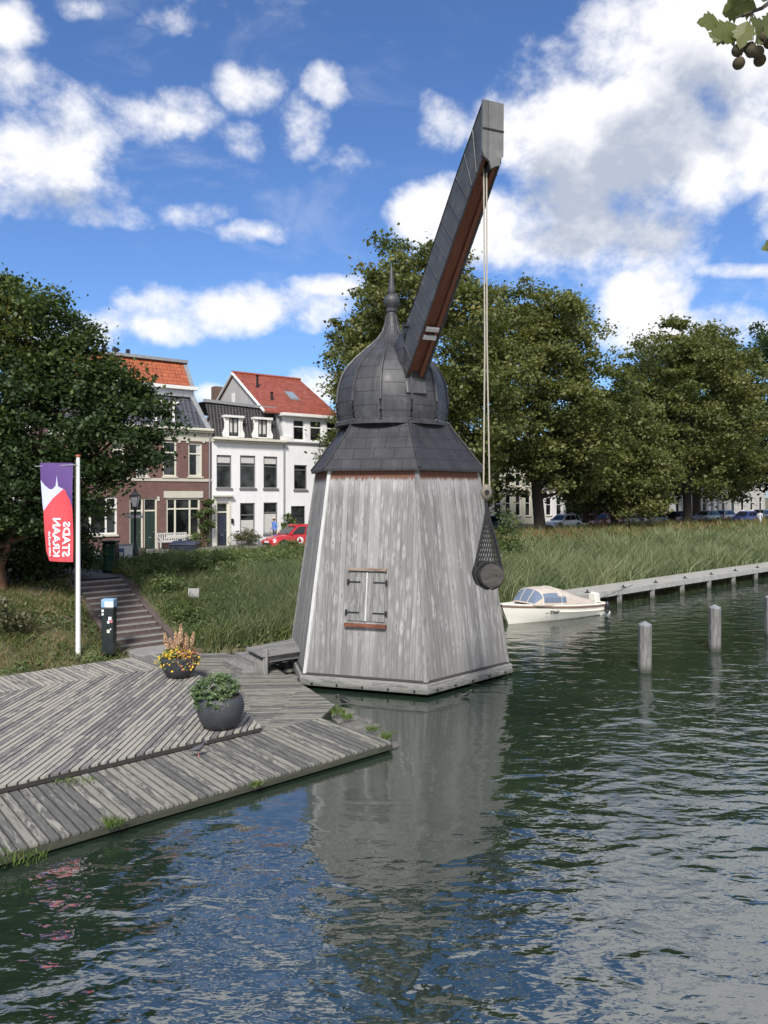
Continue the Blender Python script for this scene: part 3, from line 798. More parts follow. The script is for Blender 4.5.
# onion dome: 12 curved gores with standing seams
DZ = [(1.55, 7.62), (1.80, 7.64), (1.80, 7.74), (1.74, 7.80), (1.775, 8.05), (1.80, 8.35), (1.77, 8.65), (1.715, 8.95), (1.61, 9.25), (1.44, 9.52), (1.20, 9.78), (.93, 10.03), (.66, 10.27), (.44, 10.48), (.29, 10.70), (.205, 10.95), (.155, 11.22), (.13, 11.42)]
KX = CX - .10
dm = MB(); ND = 12; sub = 4; phd = R(-77 + 6)
n = ND * sub; base_i = len(dm.v)
for r, z in DZ:
    for k in range(n):
        f = (k % sub) / sub; an = 2 * math.pi * k / n + phd
        sc = 1 - .018 * math.sin(math.pi * f) * (1 if z > 7.78 else 0)      # slightly flattened gores
        dm.v.append((KX + r * sc * math.cos(an), CY + r * sc * math.sin(an), z))
arc = 0
for i in range(len(DZ) - 1):
    L = math.hypot(DZ[i + 1][0] - DZ[i][0], DZ[i + 1][1] - DZ[i][1])
    for k in range(n):
        dm.f.append((i * n + k, i * n + (k + 1) % n, (i + 1) * n + (k + 1) % n, (i + 1) * n + k))
        o2 = (k // sub) * .17; dm.uv.append([(k * .23, arc + o2), (k * .23 + .23, arc + o2), (k * .23 + .23, arc + L + o2), (k * .23, arc + L + o2)]); dm.var.append(.5)
    arc += L
dome = obj('onion_dome', dm, 'lead_dome', crane, smooth=True)
for k in range(ND):
    an = phd + 2 * math.pi * k / ND
    m_ = MB(); m_.tube([(KX + (r + .012) * math.cos(an), CY + (r + .012) * math.sin(an), z) for r, z in DZ[2:-1]], [.042] * 9 + [.036, .03, .025, .022, .02, .018], 6)
    obj('dome_rib', m_, 'lead_rib', dome, smooth=True)
fi = MB(); fi.lathe((KX, CY, -.22), [(.17, 11.55), (.19, 11.6), (.13, 11.66), (.16, 11.70), (.235, 11.80), (.255, 11.90), (.235, 12.0), (.16, 12.09), (.10, 12.13), (.12, 12.17), (.115, 12.3), (.07, 12.65), (.03, 13.0), (.012, 13.12)], 20)
obj('finial', fi, 'lead_rib', crane, smooth=True)
# jib: metal clad box beam with a brown timber trough open underneath
PHI = R(-68); jd = Vector((math.cos(PHI), math.sin(PHI), 0)); jr = Vector((-jd.y, jd.x, 0)); jr = jr if jr.x > 0 else -jr
JC = Vector((CX - .02, CY, 0))
def J(r, z, w): return JC + jd * r + jr * w + Vector((0, 0, z))
LP = lambda f: (1.5 + 4.6 * f, 8.85 + 4.77 * f)
lowr = [LP(f) for f in (0, .12, .32, .6, .85, 1.0)]
uppr = [(.55, 9.75), (1.30, 10.30), (2.28, 11.10), (3.58, 12.43), (4.80, 13.68), (6.12, 14.90)]
HWb, HWt = .33, .27
def hw(i): return HWb + (HWt - HWb) * i / 5
for sgn, nm in ((-1, 'jib_side'), (1, 'jib_side')):
    m_ = MB(); acc = 0
    for i in range(5):
        L = (Vector(lowr[i + 1]) - Vector(lowr[i])).length; w0, w1 = hw(i) * sgn, hw(i + 1) * sgn; t_ = .05 * sgn
        q0, q1 = [J(*lowr[i], w0), J(*lowr[i + 1], w1), J(*uppr[i + 1], w1), J(*uppr[i], w0)], [J(*lowr[i], w0 - t_), J(*lowr[i + 1], w1 - t_), J(*uppr[i + 1], w1 - t_), J(*uppr[i], w0 - t_)]
        uv = [(acc, 0), (acc + L, 0), (acc + L, 1.6), (acc, 1.6)]
        m_.face(q0, uv); m_.face(list(reversed(q1)), list(reversed(uv)))
        m_.face([q0[0], q0[1], q1[1], q1[0]]); m_.face([q0[2], q0[3], q1[3], q1[2]])
        acc += L
    sd_ = obj(nm, m_, 'lead_jib', crane)
    se = MB()
    for i in range(5):
        npos = 3 if i > 1 else 2
        for j in range(npos):
            f = j / npos; w_ = (hw(i) + .004) * sgn
            lp = Vector(lowr[i]) * (1 - f) + Vector(lowr[i + 1]) * f; up_ = Vector(uppr[i]) * (1 - f) + Vector(uppr[i + 1]) * f
            if i + j > 0: se.tube([J(*lp, w_), J(*up_, w_)], .014, 5)
    obj('standing_seam', se, 'lead_rib', sd_)
    ed = MB(); ed.tube([J(*lowr[i], (hw(i) - .02) * sgn) for i in range(6)], .028, 6); obj('edge_roll', ed, 'lead_rib', sd_, smooth=True)
m_ = MB()
for i in range(5): m_.face([J(*uppr[i], -hw(i) - .01), J(*uppr[i + 1], -hw(i + 1) - .01), J(*uppr[i + 1], hw(i + 1) + .01), J(*uppr[i], hw(i) + .01)])
for i in range(5):
    z_ = .03; m_.face([J(uppr[i][0], uppr[i][1] + z_, -hw(i) - .02), J(uppr[i + 1][0], uppr[i + 1][1] + z_, -hw(i + 1) - .02), J(uppr[i + 1][0], uppr[i + 1][1] + z_, hw(i + 1) + .02), J(uppr[i][0], uppr[i][1] + z_, hw(i) + .02)])
obj('jib_top', m_, 'lead_jib', crane)
# timber soffit set up inside the trough
m_ = MB()
def mixp(i, f): return Vector(lowr[i]) * (1 - f) + Vector(uppr[i]) * f
for b_, (w0, w1, f_) in enumerate(((-.97, -.45, .05), (-.45, .45, .17), (.45, .97, .05))):
    for i in range(5):
        p0, p1 = mixp(i, f_), mixp(i + 1, f_)
        m_.face([J(*p0, hw(i) * w0), J(*p1, hw(i + 1) * w0), J(*p1, hw(i + 1) * w1), J(*p0, hw(i) * w1)], [(i * 2., w0), (i * 2. + 2, w0), (i * 2. + 2, w1), (i * 2., w1)], var=.2 + .3 * b_)
for w0 in (-.45, .45):
    for i in range(5):
        p0, p1, p2, p3 = mixp(i, .05), mixp(i + 1, .05), mixp(i + 1, .17), mixp(i, .17)
        m_.face([J(*p0, hw(i) * w0), J(*p1, hw(i + 1) * w0), J(*p2, hw(i + 1) * w0), J(*p3, hw(i) * w0)], [(i * 2., 0), (i * 2. + 2, 0), (i * 2. + 2, .2), (i * 2., .2)], var=.3)
sof = obj('jib_timber', m_, 'red_timber', crane)
m_ = MB()
for f_ in (.235, .275):
    p = Vector(LP(f_)) + Vector((.03, -.03)); q = Vector(LP(f_ + .017)) + Vector((.03, -.03)); m_.hexa([J(*p, -.20), J(*p, .20), J(*q, .20), J(*q, -.20), J(p.x - .06, p.y + .06, -.20), J(p.x - .06, p.y + .06, .20), J(q.x - .06, q.y + .06, .20), J(q.x - .06, q.y + .06, -.20)])
obj('cross_batten', m_, 'bench_wood', sof)
m_ = MB()  # end cap with a notched foot and a drip band
wc = HWt + .02; e_ = .07
outline = [(-wc, 15.0), (wc, 15.0), (wc, 13.72), (wc - .08, 13.66), (wc - .10, 13.50), (wc - .26, 13.44), (-.04, 13.38), (-.10, 13.56), (-wc + .04, 13.66), (-wc, 13.80)]
def EC(w, z, o):  # face is nearly vertical
    r = 6.13 + (15.0 - z) * -.015 + o; return JC + jd * r + jr * w + Vector((0, 0, z + (.0 if z < 14.9 else (.03 - abs(w) * .1))))
m_.face([EC(w, z, e_) for w, z in outline]); m_.face([EC(w, z, 0) for w, z in reversed(outline)])
for i in range(len(outline)): j = (i + 1) % len(outline); m_.face([EC(*outline[i], 0), EC(*outline[j], 0), EC(*outline[j], e_), EC(*outline[i], e_)])
cap = obj('jib_end_cap', m_, 'lead_cap', crane)
m_ = MB(); m_.tube([EC(-wc, 14.32, e_ + .01), EC(wc, 14.32, e_ + .01)], .022, 6); obj('drip_band', m_, 'lead_rib', cap)
m_ = MB()
for sgn in (-1, 1):  # side cheeks closing the box at the tip
    w_ = sgn * (HWt + .004); m_.face([J(6.08, 13.62, w_), J(6.14, 13.75, w_), J(6.14, 14.93, w_), J(6.10, 14.93, w_)])
obj('tip_cheek', m_, 'lead_jib', cap)
# flashing saddle where the jib leaves the dome
m_ = MB(); m_.hexa([J(1.2, 8.45, -.42), J(1.80, 8.5, -.34), J(1.80, 8.5, .34), J(1.2, 8.45, .42), J(1.1, 8.95, -.40), J(1.66, 8.93, -.33), J(1.66, 8.93, .33), J(1.1, 8.95, .40)])
obj('jib_saddle', m_, 'lead_dome', crane, bevel=.05)
m_ = MB()
for sgn in (-1, 1):
    w_ = (hw(0) + .01) * sgn; o2 = w_ + .14 * sgn
    m_.face([J(1.1, 8.95, o2), J(1.60, 8.93, w_), J(1.62, 10.5, w_), J(.75, 10.1, w_)]); m_.face([J(1.1, 8.95, o2), J(.75, 10.1, w_), J(.45, 9.8, o2 * .7), J(.6, 9.1, o2)])
obj('jib_flashing', m_, 'lead_dome', crane)
m_ = MB(); p = J(1.85, 10.45, -hw(0)); m_.tube([p + jr * -.0, p - jr * .16], .05, 8); m_.tube([p - jr * .13, p - jr * .16], .09, 8); obj('axle_end', m_, 'iron', crane)
pul = MB(); pc_ = J(5.78, 13.65, 0); pul.tube([pc_ - jr * .06, pc_ + jr * .06], .26, 18); pul.tube([pc_ - jr * .24, pc_ + jr * .24], .03, 8); obj('tip_pulley', pul, 'iron', crane)
# hoist ropes, block
HX = J(5.85, 0, -.03)
bl = Vector((HX.x + .03, HX.y, 5.57))
for dx, bx in ((-.035, -.07), (.035, .08)):
    m_ = MB(); m_.tube([(HX.x + dx, HX.y, 13.55), (HX.x + dx * .8 + .02, HX.y, 9.2), (bl.x + bx, bl.y, bl.z + .05)], .02, 6); obj('hoist_rope', m_, 'rope', crane)
m_ = MB(); m_.ball(bl, .17, 14, 8, (.85, .55, 1.15)); blk = obj('pulley_block', m_, 'block_wood', crane, smooth=True)
m_ = MB(); m_.tube([bl + Vector((0, -.07, 0)), bl + Vector((0, -.12, 0))], .06, 10); m_.tube([bl + Vector((0, 0, -.15)), bl + Vector((0, 0, -.42))], .022, 6); obj('hook', m_, 'iron', blk)
# rope net and barrel
BC = Vector((bl.x + .02, bl.y - .05, 3.56)); BRr = .315; apexz = 5.19
yaw = R(-6)
brl = thing('wooden_barrel', 'dark weathered barrel lying in the net slung from the jib', 'barrel', tuple(BC))
ax = Vector((math.sin(R(8)), -math.cos(R(8)), .0))
m_ = MB(); m_.tube([BC + ax * k for k in (-.42, -.25, 0, .25, .42)], [.27, .295, .31, .30, .285], 24, caps=True); obj('staves', m_, 'barrel_wood', brl, smooth=True)
for k in (-.33, -.14, .14, .33):
    m_ = MB(); m_.tube([BC + ax * (k - .02), BC + ax * (k + .02)], .316 if abs(k) < .2 else .305, 24); obj('hoop', m_, 'iron', brl, smooth=True)
m_ = MB(); m_.tube([BC + ax * .426, BC + ax * .40], .272, 24); m_.tube([BC + ax * .44 + Vector((.1, 0, .04)), BC + ax * .40 + Vector((.1, 0, .04))], .02, 8); hd = obj('barrel_head', m_, 'barrel_wood', brl)
net = thing('cargo_net', 'black rope cargo net hanging from the jib hook around a barrel', 'net', (BC.x, BC.y, 3.0))
def netp(a, g):   # g 0 apex .. 1 bottom
    z = apexz + (BC.z - .38 - apexz) * g
    zc = BC.z + .02
    if z > zc:
        f = (apexz - z) / (apexz - zc); w = .02 + (BRr + .03) * f ** 1.02; dpt = .02 + .34 * f ** 1.05
    else:
        f = (zc - z) / .40; w = (BRr + .05) * math.sqrt(max(0, 1 - f * f)); dpt = .36 * (max(0, 1 - f * f)) ** .35
    return Vector((BC.x + w * math.cos(a), BC.y + dpt * math.sin(a), z + (.0)))
m_ = MB(); NS = 26
for k in range(NS):
    for sg in (-1, 1):
        m_.tube([netp(2 * math.pi * k / NS + sg * 2.1 * g, g) for g in [i / 16 for i in range(17)]], .0085, 4, caps=False)
obj('mesh_strands', m_, 'net_rope', net)
m_ = MB()
for yy in (-.34,):
    ring = [(BC.x + (BRr + .02) * math.cos(a), BC.y + yy, BC.z + (BRr + .02) * math.sin(a)) for a in [2 * math.pi * i / 28 for i in range(29)]]
    m_.tube(ring, .02, 6)
for sg in (-1, 1): m_.tube([(bl.x, bl.y, apexz + .02), (BC.x + sg * .19, BC.y - .2, 4.4), (BC.x + sg * (BRr + .02), BC.y - .3, BC.z + .1)], .02, 6)
m_.tube([(bl.x, bl.y, apexz - .1), (bl.x, bl.y, apexz + .12)], .04, 8)
obj('rim_rope', m_, 'net_rope', net)

# ------------------------------------------------------------------ mooring piles
for i, (px, py, h_, sx, lb) in enumerate(((645, 672, 1.46, .19, 'tall square grey mooring post nearest the camera'), (715, 651, 1.52, .19, 'square grey mooring post in open water between two others'), (770.5, 636, 1.5, .19, 'grey mooring post cut by the right edge of the view'))):
    p = at(px, py, 0); m_ = MB(); sx *= .95
    m_.mesh([(p.x + sx * a_, p.y + sx * b_, z_) for z_ in (-.8, h_) for a_, b_ in ((-1, -.55), (-.55, -1), (.55, -1), (1, -.55), (1, .55), (.55, 1), (-.55, 1), (-1, .55))], [tuple((j, (j + 1) % 8, 8 + (j + 1) % 8, 8 + j)) for j in range(8)] + [tuple(range(8, 16))],
            [[(0, j * .2), (0, j * .2 + .2), (2, j * .2 + .2), (2, j * .2)] for j in range(8)] + [None])
    o = obj('mooring_post', m_, 'pile_wood', bevel=.012); tag(o, lb, 'mooring post', 'square timber mooring posts standing in the canal')
    m_ = MB(); m_.lathe((p.x, p.y, 0), [(sx * 1.12, h_ - .03), (sx * 1.12, h_ + .025), (.02, h_ + .12)], 8, phase=R(22.5)); obj('cap', m_, 'zinc', o)

# ------------------------------------------------------------------ quay walkway
wk = thing('quay_walkway', 'low concrete walkway on posts running along the reed bank', 'walkway', tuple(W(15, -1.2)))
m_ = MB(); planks(m_, [tuple(W(-4.5, -1.95).xy), tuple(W(60, -1.95).xy), tuple(W(60, -.35).xy), tuple(W(-4.5, -.35).xy)], tuple(U.xy), .4, .78, .06, .01, maxlen=4.0); obj('slabs', m_, 'walk_top', wk)
m_ = MB(); vstrip(m_, W(-4.5, -1.99).xy, W(60, -1.99).xy, .50, .76, .09); vstrip(m_, W(-4.5, -1.99).xy, W(-4.5, -.35).xy, .5, .72, .08); obj('edge_beam', m_, 'concrete', wk)
for i in range(17):
    t_ = -3.4 + 3.15 * i; p = W(t_, -1.86); m_ = MB(); m_.box(p.x - .12, p.x + .12, p.y - .12, p.y + .12, -.7, .5); obj('post', m_, 'pile_wood', wk)
    p = W(t_ + .6, -1.75, .78); m_ = MB(); m_.box(p.x - .12, p.x + .12, p.y - .05, p.y + .05, .78, .82); m_.lathe((p.x, p.y, .82), [(.035, 0), (.05, .09)], 8)
    if i < 15: obj('cleat', m_, 'iron', wk)

# ------------------------------------------------------------------ boat
bow = at(508, 624, 0); stn = at(593, 612.5, 0); bd_ = (stn - bow); BL = bd_.length; bdir = bd_.normalized(); bside = Vector((bdir.y, -bdir.x, 0))
boat = thing('motor_boat', 'small white open motor boat with beige canopy moored by the walkway', 'boat', tuple((bow + stn) / 2))
def Bt(x, y, z): return bow + bdir * x + bside * y + Vector((0, 0, z))
st = []   # x, half beam at gunwale, half beam at waterline, keel z, gunwale z
for i in range(15):
    f = i / 14; x = f * BL
    hb = .98 * min(1, (math.sin(min(1, f * 1.55 + .02) * math.pi / 2)) ** .75) * (1 - .18 * max(0, f - .6) / .4)
    st.append((x, hb, hb * (.55 + .32 * f), -.18, .86 - .34 * min(1, f * 1.15) ** .8))
hull = MB(); ring = []
for i, (x, hb, wb, kz, gz) in enumerate(st):
    rake = -.42 * (1 - min(1, i / 4)) ** 1.3
    row = []
    for sg in (-1, 1):
        pass
    pr = [(-hb, gz, 1), (-hb * .97, gz * .72, .8), (-(hb * .35 + wb * .65), gz * .38, .42), (-wb, .05, .05), (-wb * .6, -.12, 0), (0, kz, 0), (wb * .6, -.12, 0), (wb, .05, .05), ((hb * .35 + wb * .65), gz * .38, .42), (hb * .97, gz * .72, .8), (hb, gz, 1)]
    for y, z, k in pr: row.append(Bt(x + rake * k, y, z))
    ring.append(row)
m = len(ring[0]); V = [p for r in ring for p in r]
hull.mesh(V, [(i * m + j, i * m + j + 1, (i + 1) * m + j + 1, (i + 1) * m + j) for i in range(len(ring) - 1) for j in range(m - 1)])
hull.face([*ring[-1]])
hl = obj('hull', hull, 'hull_white', boat, smooth=True)
m_ = MB()
for sg in (0, -1): m_.tube([ring[i][sg] + Vector((0, 0, -.06)) for i in range(len(ring))], .035, 6)
obj('rub_strake', m_, 'rub_strake', hl, smooth=True)
m_ = MB()
for sg in (0, -1): m_.tube([ring[i][sg] + Vector((0, 0, .02)) for i in range(len(ring))], .04, 6)
m_.tube([ring[-1][0] + Vector((0, 0, .02)), ring[-1][-1] + Vector((0, 0, .02))], .04, 6)
obj('gunwale', m_, 'hull_white', boat, smooth=True)
m_ = MB()
for i in range(len(ring) - 1):
    z_ = 0 if i < 5 else -.25
    m_.face([ring[i][0] + Vector((0, 0, z_)), ring[i][-1] + Vector((0, 0, z_)), ring[i + 1][-1] + Vector((0, 0, z_)), ring[i + 1][0] + Vector((0, 0, z_))])
obj('boat_deck', m_, 'hull_white', boat)
m_ = MB()   # canopy: arched sections
cs = [(.95, .62, .03), (1.15, .74, .32), (1.45, .80, .66), (1.9, .84, .74), (2.6, .86, .74), (3.2, .88, .66), (3.8, .88, .46), (4.4, .86, .30), (5.0, .80, .22)]
cr = []
for (x, hw_, h_) in cs:
    x *= BL / 5.9; gz = .86 - .34 * min(1, x / BL * 1.15) ** .8 + .03; row = []
    for j in range(13):
        a_ = math.pi * j / 12; cx_ = -math.cos(a_); sy = math.sin(a_) ** .55 if math.sin(a_) > 1e-6 else 0
        row.append(Bt(x, cx_ * hw_, gz + h_ * sy))
    cr.append(row)
m_.mesh([p for r in cr for p in r], [(i * 13 + j, i * 13 + j + 1, (i + 1) * 13 + j + 1, (i + 1) * 13 + j) for i in range(len(cr) - 1) for j in range(12)])
m_.face(cr[-1]); cn = obj('canopy', m_, 'canopy', boat, smooth=True)
def canopy_patch(i0, i1, j0, j1, f0=0., f1=1.):
    def q(i, j):
        i_ = min(int(i), len(cr) - 2); fi = i - i_; j_ = min(int(j), 11); fj = j - j_
        p = (cr[i_][j_] * (1 - fj) + cr[i_][j_ + 1] * fj) * (1 - fi) + (cr[i_ + 1][j_] * (1 - fj) + cr[i_ + 1][j_ + 1] * fj) * fi
        c_ = Bt((i0 + i1) / 2 * .5 + .6, 0, .9); return p + (p - c_).normalized() * .012
    return q
for (ia, ib, ja, jb) in ((.25, 1.9, 1.2, 4.6), (.25, 1.9, 4.9, 7.1), (.25, 1.9, 7.4, 10.8), (2.1, 4.5, .35, 2.2), (2.1, 4.5, 9.8, 11.65)):
    q = canopy_patch(ia, ib, ja, jb); m_ = MB(); NI = 6
    for i in range(NI):
        for j in range(NI):
            aa, bb = ia + (ib - ia) * i / NI, ia + (ib - ia) * (i + 1) / NI; cc, dd_ = ja + (jb - ja) * j / NI, ja + (jb - ja) * (j + 1) / NI
            if ia > 2 and ((i >= 4 and j >= 3 and ja < 5) or (i >= 4 and j <= 2 and ja > 5)): continue
            m_.face([q(aa, cc), q(bb, cc), q(bb, dd_), q(aa, dd_)])
    obj('canopy_window', m_, 'boat_glass', cn)
m_ = MB()
for r_ in (cr[2], cr[4]): m_.tube([p + Vector((0, 0, .012)) for p in r_], .014, 5)
obj('canopy_piping', m_, 'hull_white', cn)
ob = MB(); ob.hexa([Bt(BL - .02, -.2, .15), Bt(BL + .42, -.14, .1), Bt(BL + .42, .14, .1), Bt(BL - .02, .2, .15), Bt(BL - .1, -.18, .92), Bt(BL + .2, -.13, .80), Bt(BL + .2, .13, .80), Bt(BL - .1, .18, .92)])
ob.hexa([Bt(BL - .3, -.7, -.05), Bt(BL + .62, -.55, -.05), Bt(BL + .62, .55, -.05), Bt(BL - .3, .7, -.05), Bt(BL - .3, -.7, .16), Bt(BL + .6, -.5, .12), Bt(BL + .6, .5, .12), Bt(BL - .3, .7, .16)])
obj('stern_bracket', ob, 'hull_white', boat, bevel=.03)
def hull_surf(x, z):   # outer side of the near hull
    i = min(len(st) - 2, max(0, int(x / BL * 14))); f = x / BL * 14 - i
    hb = st[i][1] * (1 - f) + st[i + 1][1] * f; wb = st[i][2] * (1 - f) + st[i + 1][2] * f; gz = st[i][4] * (1 - f) + st[i + 1][4] * f
    k = max(0, min(1, (z - .38 * gz) / (.34 * gz))); return (hb * .35 + wb * .65) * (1 - k) + hb * .97 * k + .015
NR = bside
sgn_near = 1 if Bt(2, 1, 0).y < Bt(2, -1, 0).y else -1
ob = MB(); ob.ball(Bt(BL - .05, sgn_near * .86, .36), .13, 10, 8, (1, 1, 2.3)); fd = obj('fender', ob, 'outboard_black', boat, smooth=True)
ob = MB(); ob.hexa([Bt(BL + .10, -.16, .25), Bt(BL + .45, -.13, .25), Bt(BL + .45, .13, .25), Bt(BL + .10, .16, .25), Bt(BL - .02, -.17, .98), Bt(BL + .34, -.13, .90), Bt(BL + .34, .13, .90), Bt(BL - .02, .17, .98)]); obj('outboard_motor', ob, 'hull_white', boat, bevel=.06)
tx = text_mb('-- TRIP', .19, lambda x, y: Bt(1.55 + x * 1.25, sgn_near * (hull_surf(1.55 + x * 1.25, .50 + y - .02 * x)), .36 + y - .03 * x))
obj('hull_lettering', tx, 'dark_paint', hl)
m_ = MB(); m_.tube([Bt(BL * .9, .3, .55), W(1.2, -1.75, .85)], .012, 5); obj('mooring_line', m_, 'net_rope', boat)

# ------------------------------------------------------------------ flat helper for houses
P0 = Vector((-10.7, 46, 0)); HU = Vector((.8, .6, 0)); HB = Vector((-.6, .8, 0))
class Facade:
    """t along the street front, b back from it, z up"""
    def __init__(s, P, u=HU, back=HB): s.P, s.u, s.b = P, u, back
    def pt(s, t, b, z): return s.P + s.u * t + s.b * b + Vector((0, 0, z))
    def fx(s, px, py):   # photo pixel on the front plane -> (t, z)
        k = (px - 384) / F; t = (k * s.P.y - s.P.x) / (s.u.x - k * s.u.y); d = s.P.y + s.u.y * t
        return t, EYE + (HZ - py) * d / F
    def box(s, mb, t0, t1, b0, b1, z0, z1, var=.5): return mb.box(t0, t1, b0, b1, z0, z1, s.pt, var)
    def wall(s, mb, t0, t1, z0, z1, holes, b=0.0, rev=.16):
        ts = sorted({t0, t1, *[min(max(x, t0), t1) for h in holes for x in h[:2]]}); zs = sorted({z0, z1, *[min(max(x, z0), z1) for h in holes for x in h[2:4]]})
        for a, c in zip(ts[:-1], ts[1:]):
            for e, g in zip(zs[:-1], zs[1:]):
                mt, mz = (a + c) / 2, (e + g) / 2
                if any(h[0] < mt < h[1] and h[2] < mz < h[3] for h in holes): continue
                mb.face([s.pt(a, b, e), s.pt(c, b, e), s.pt(c, b, g), s.pt(a, b, g)])
        for h in holes:
            a, c, e, g = h[:4]
            mb.face([s.pt(a, b, e), s.pt(a, b + rev, e), s.pt(a, b + rev, g), s.pt(a, b, g)]); mb.face([s.pt(c, b, e), s.pt(c, b + rev, e), s.pt(c, b + rev, g), s.pt(c, b, g)])
            mb.face([s.pt(a, b, e), s.pt(c, b, e), s.pt(c, b + rev, e), s.pt(a, b + rev, e)]); mb.face([s.pt(a, b, g), s.pt(c, b, g), s.pt(c, b + rev, g), s.pt(a, b + rev, g)])
    def window(s, par, a, c, e, g, b=.10, fm='white_paint', bars_t=(), bars_z=(), fw=.07, sill=None, name='window', blind=0.0, blind_bottom=0.0, curtain=None):
        m_ = MB()
        s.box(m_, a, a + fw, b - .04, b + .04, e, g); s.box(m_, c - fw, c, b - .04, b + .04, e, g)
        s.box(m_, a + fw, c - fw, b - .04, b + .04, e, e + fw); s.box(m_, a + fw, c - fw, b - .04, b + .04, g - fw, g)
        for q in bars_t: x = a + (c - a) * q; s.box(m_, x - fw * .45, x + fw * .45, b - .03, b + .035, e + fw, g - fw)
        for q in bars_z:
            z = e + (g - e) * q; s.box(m_, a + fw, c - fw, b - .033, b + .037, z - fw * .4, z + fw * .4)
        o = obj(name, m_, fm, par)
        m_ = MB(); m_.face([s.pt(a + fw * .5, b + .02, e + fw * .5), s.pt(c - fw * .5, b + .02, e + fw * .5), s.pt(c - fw * .5, b + .02, g - fw * .5), s.pt(a + fw * .5, b + .02, g - fw * .5)])
        obj('pane', m_, 'window_glass', o)
        if sill: m_ = MB(); s.box(m_, a - .06, c + .06, -.09, .06, e - .10, e - .002); obj('sill', m_, sill, o)
        def sheet(a_, c_, e_, g_): 
            m2 = MB(); n_ = 10
            for i in range(n_):
                x0, x1 = a_ + (c_ - a_) * i / n_, a_ + (c_ - a_) * (i + 1) / n_; d0, d1 = (b + .012, b + .016) if i % 2 else (b + .016, b + .012)
                m2.face([s.pt(x0, d0 - .0, e_), s.pt(x1, d1, e_), s.pt(x1, d1, g_), s.pt(x0, d0, g_)])
            obj('blind', m2, 'curtain', o)
        if blind: sheet(a + fw * 1.02, c - fw * 1.02, g - fw - (g - e) * blind, g - fw * 1.02)
        if blind_bottom: sheet(a + fw * 1.02, c - fw * 1.02, e + fw, e + fw + (g - e) * blind_bottom)
        if curtain:
            for (q0, q1) in curtain: sheet(a + (c - a) * q0 + (fw if q0 == 0 else 0), a + (c - a) * q1 - (fw if q1 == 1 else 0), e + fw * 1.02, g - fw * 1.02)
        return o
    def shell(s, mb, t0, t1, b0, b1, z0, z1, front=True):
        """side and back walls (and a lid)"""
        q = [s.pt(t0, b0, 0), s.pt(t1, b0, 0), s.pt(t1, b1, 0), s.pt(t0, b1, 0)]; 
        for i in ([0] if front else []) + [1, 2, 3]:
            a, c = q[i], q[(i + 1) % 4]; mb.face([a + Vector((0, 0, z0)), c + Vector((0, 0, z0)), c + Vector((0, 0, z1)), a + Vector((0, 0, z1))])
        mb.face([x + Vector((0, 0, z1)) for x in q])
Fa = Facade(P0)
def rect(F_, x0, x1, y0, y1):
    """photo rectangle -> t0,t1,z0,z1 on the facade plane"""
    tm0, _ = F_.fx(x0, y0); tm1, _ = F_.fx(x1, y0); xm = (x0 + x1) / 2
    return (tm0, tm1, F_.fx(xm, y1)[1], F_.fx(xm, y0)[1])
G0 = 2.3
# ---- brick house
bh = thing('brick_house', 'red brick house with tall cream framed windows and dark mansard roof', 'house', tuple(Fa.pt(-4.5, 0, G0)))
wins = [rect(Fa, 162.5, 176.5, 441, 476.5), rect(Fa, 188, 202, 443, 476.5), rect(Fa, 136, 148.5, 439, 476.5), rect(Fa, 112, 124, 437, 476)]
bigw = rect(Fa, 166, 200, 498, 536.5); door1 = rect(Fa, 143.5, 157, 498, 551); door2 = rect(Fa, 129, 143, 498, 551.5)
leftw = rect(Fa, 80, 117, 497, 535)
z_str = Fa.fx(180, 479)[1]; z_cor = Fa.fx(190, 430)[1]; z_fr = Fa.fx(190, 441)[1]
m_ = MB(); Fa.wall(m_, -9.5, -.03, G0 - .2, z_fr, wins + [bigw, door1, door2, leftw]); Fa.shell(m_, -9.5, -.03, 0, 9, G0 - .2, z_cor + .02, front=False)
obj('wall', m_, 'red_brick', bh)
m_ = MB(); m_.face([Fa.pt(-9.4, .3, G0), Fa.pt(-.1, .3, G0), Fa.pt(-.1, .3, z_cor), Fa.pt(-9.4, .3, z_cor)]); obj('interior', m_, 'interior', bh)
m_ = MB(); Fa.box(m_, -9.5, -.03, -.035, .05, z_fr, z_cor - .02); obj('frieze', m_, 'pale_stone', bh)
m_ = MB(); Fa.box(m_, -9.55, .0, -.35, .1, z_cor - .02, z_cor + .13); Fa.box(m_, -9.55, .0, -.22, -.04, z_cor - .14, z_cor - .022); obj('cornice', m_, 'cream_paint', bh, bevel=.02)
m_ = MB(); Fa.box(m_, -9.5, -.03, -.05, .03, z_str - .14, z_str + .03); obj('string_course', m_, 'pale_stone', bh)
m_ = MB(); Fa.box(m_, bigw[0] - .15, bigw[1] + .18, -.045, .04, bigw[3] + .01, bigw[3] + .42); obj('lintel', m_, 'pale_stone', bh)
for (x, y) in ((138, 499), (158, 499), (152, 441), (179, 441), (187, 441), (203.5, 441)):
    t_, z_ = Fa.fx(x, y); m_ = MB(); Fa.box(m_, t_ - .07, t_ + .07, -.06, .03, z_ - .12, z_ + .14); obj('corbel_stone', m_, 'pale_stone', bh)
for i, w_ in enumerate(wins): Fa.window(bh, *w_, bars_z=(.68,), fm='cream_paint', fw=.10, sill='pale_stone', curtain=((.62, 1),) if i == 1 else None)
Fa.window(bh, *bigw, bars_z=(.72,), bars_t=(.27, .70), fm='cream_paint', fw=.11, sill='pale_stone')
Fa.window(bh, *leftw, bars_z=(.72,), bars_t=(.27, .70), fm='white_paint', fw=.11, sill='pale_stone')
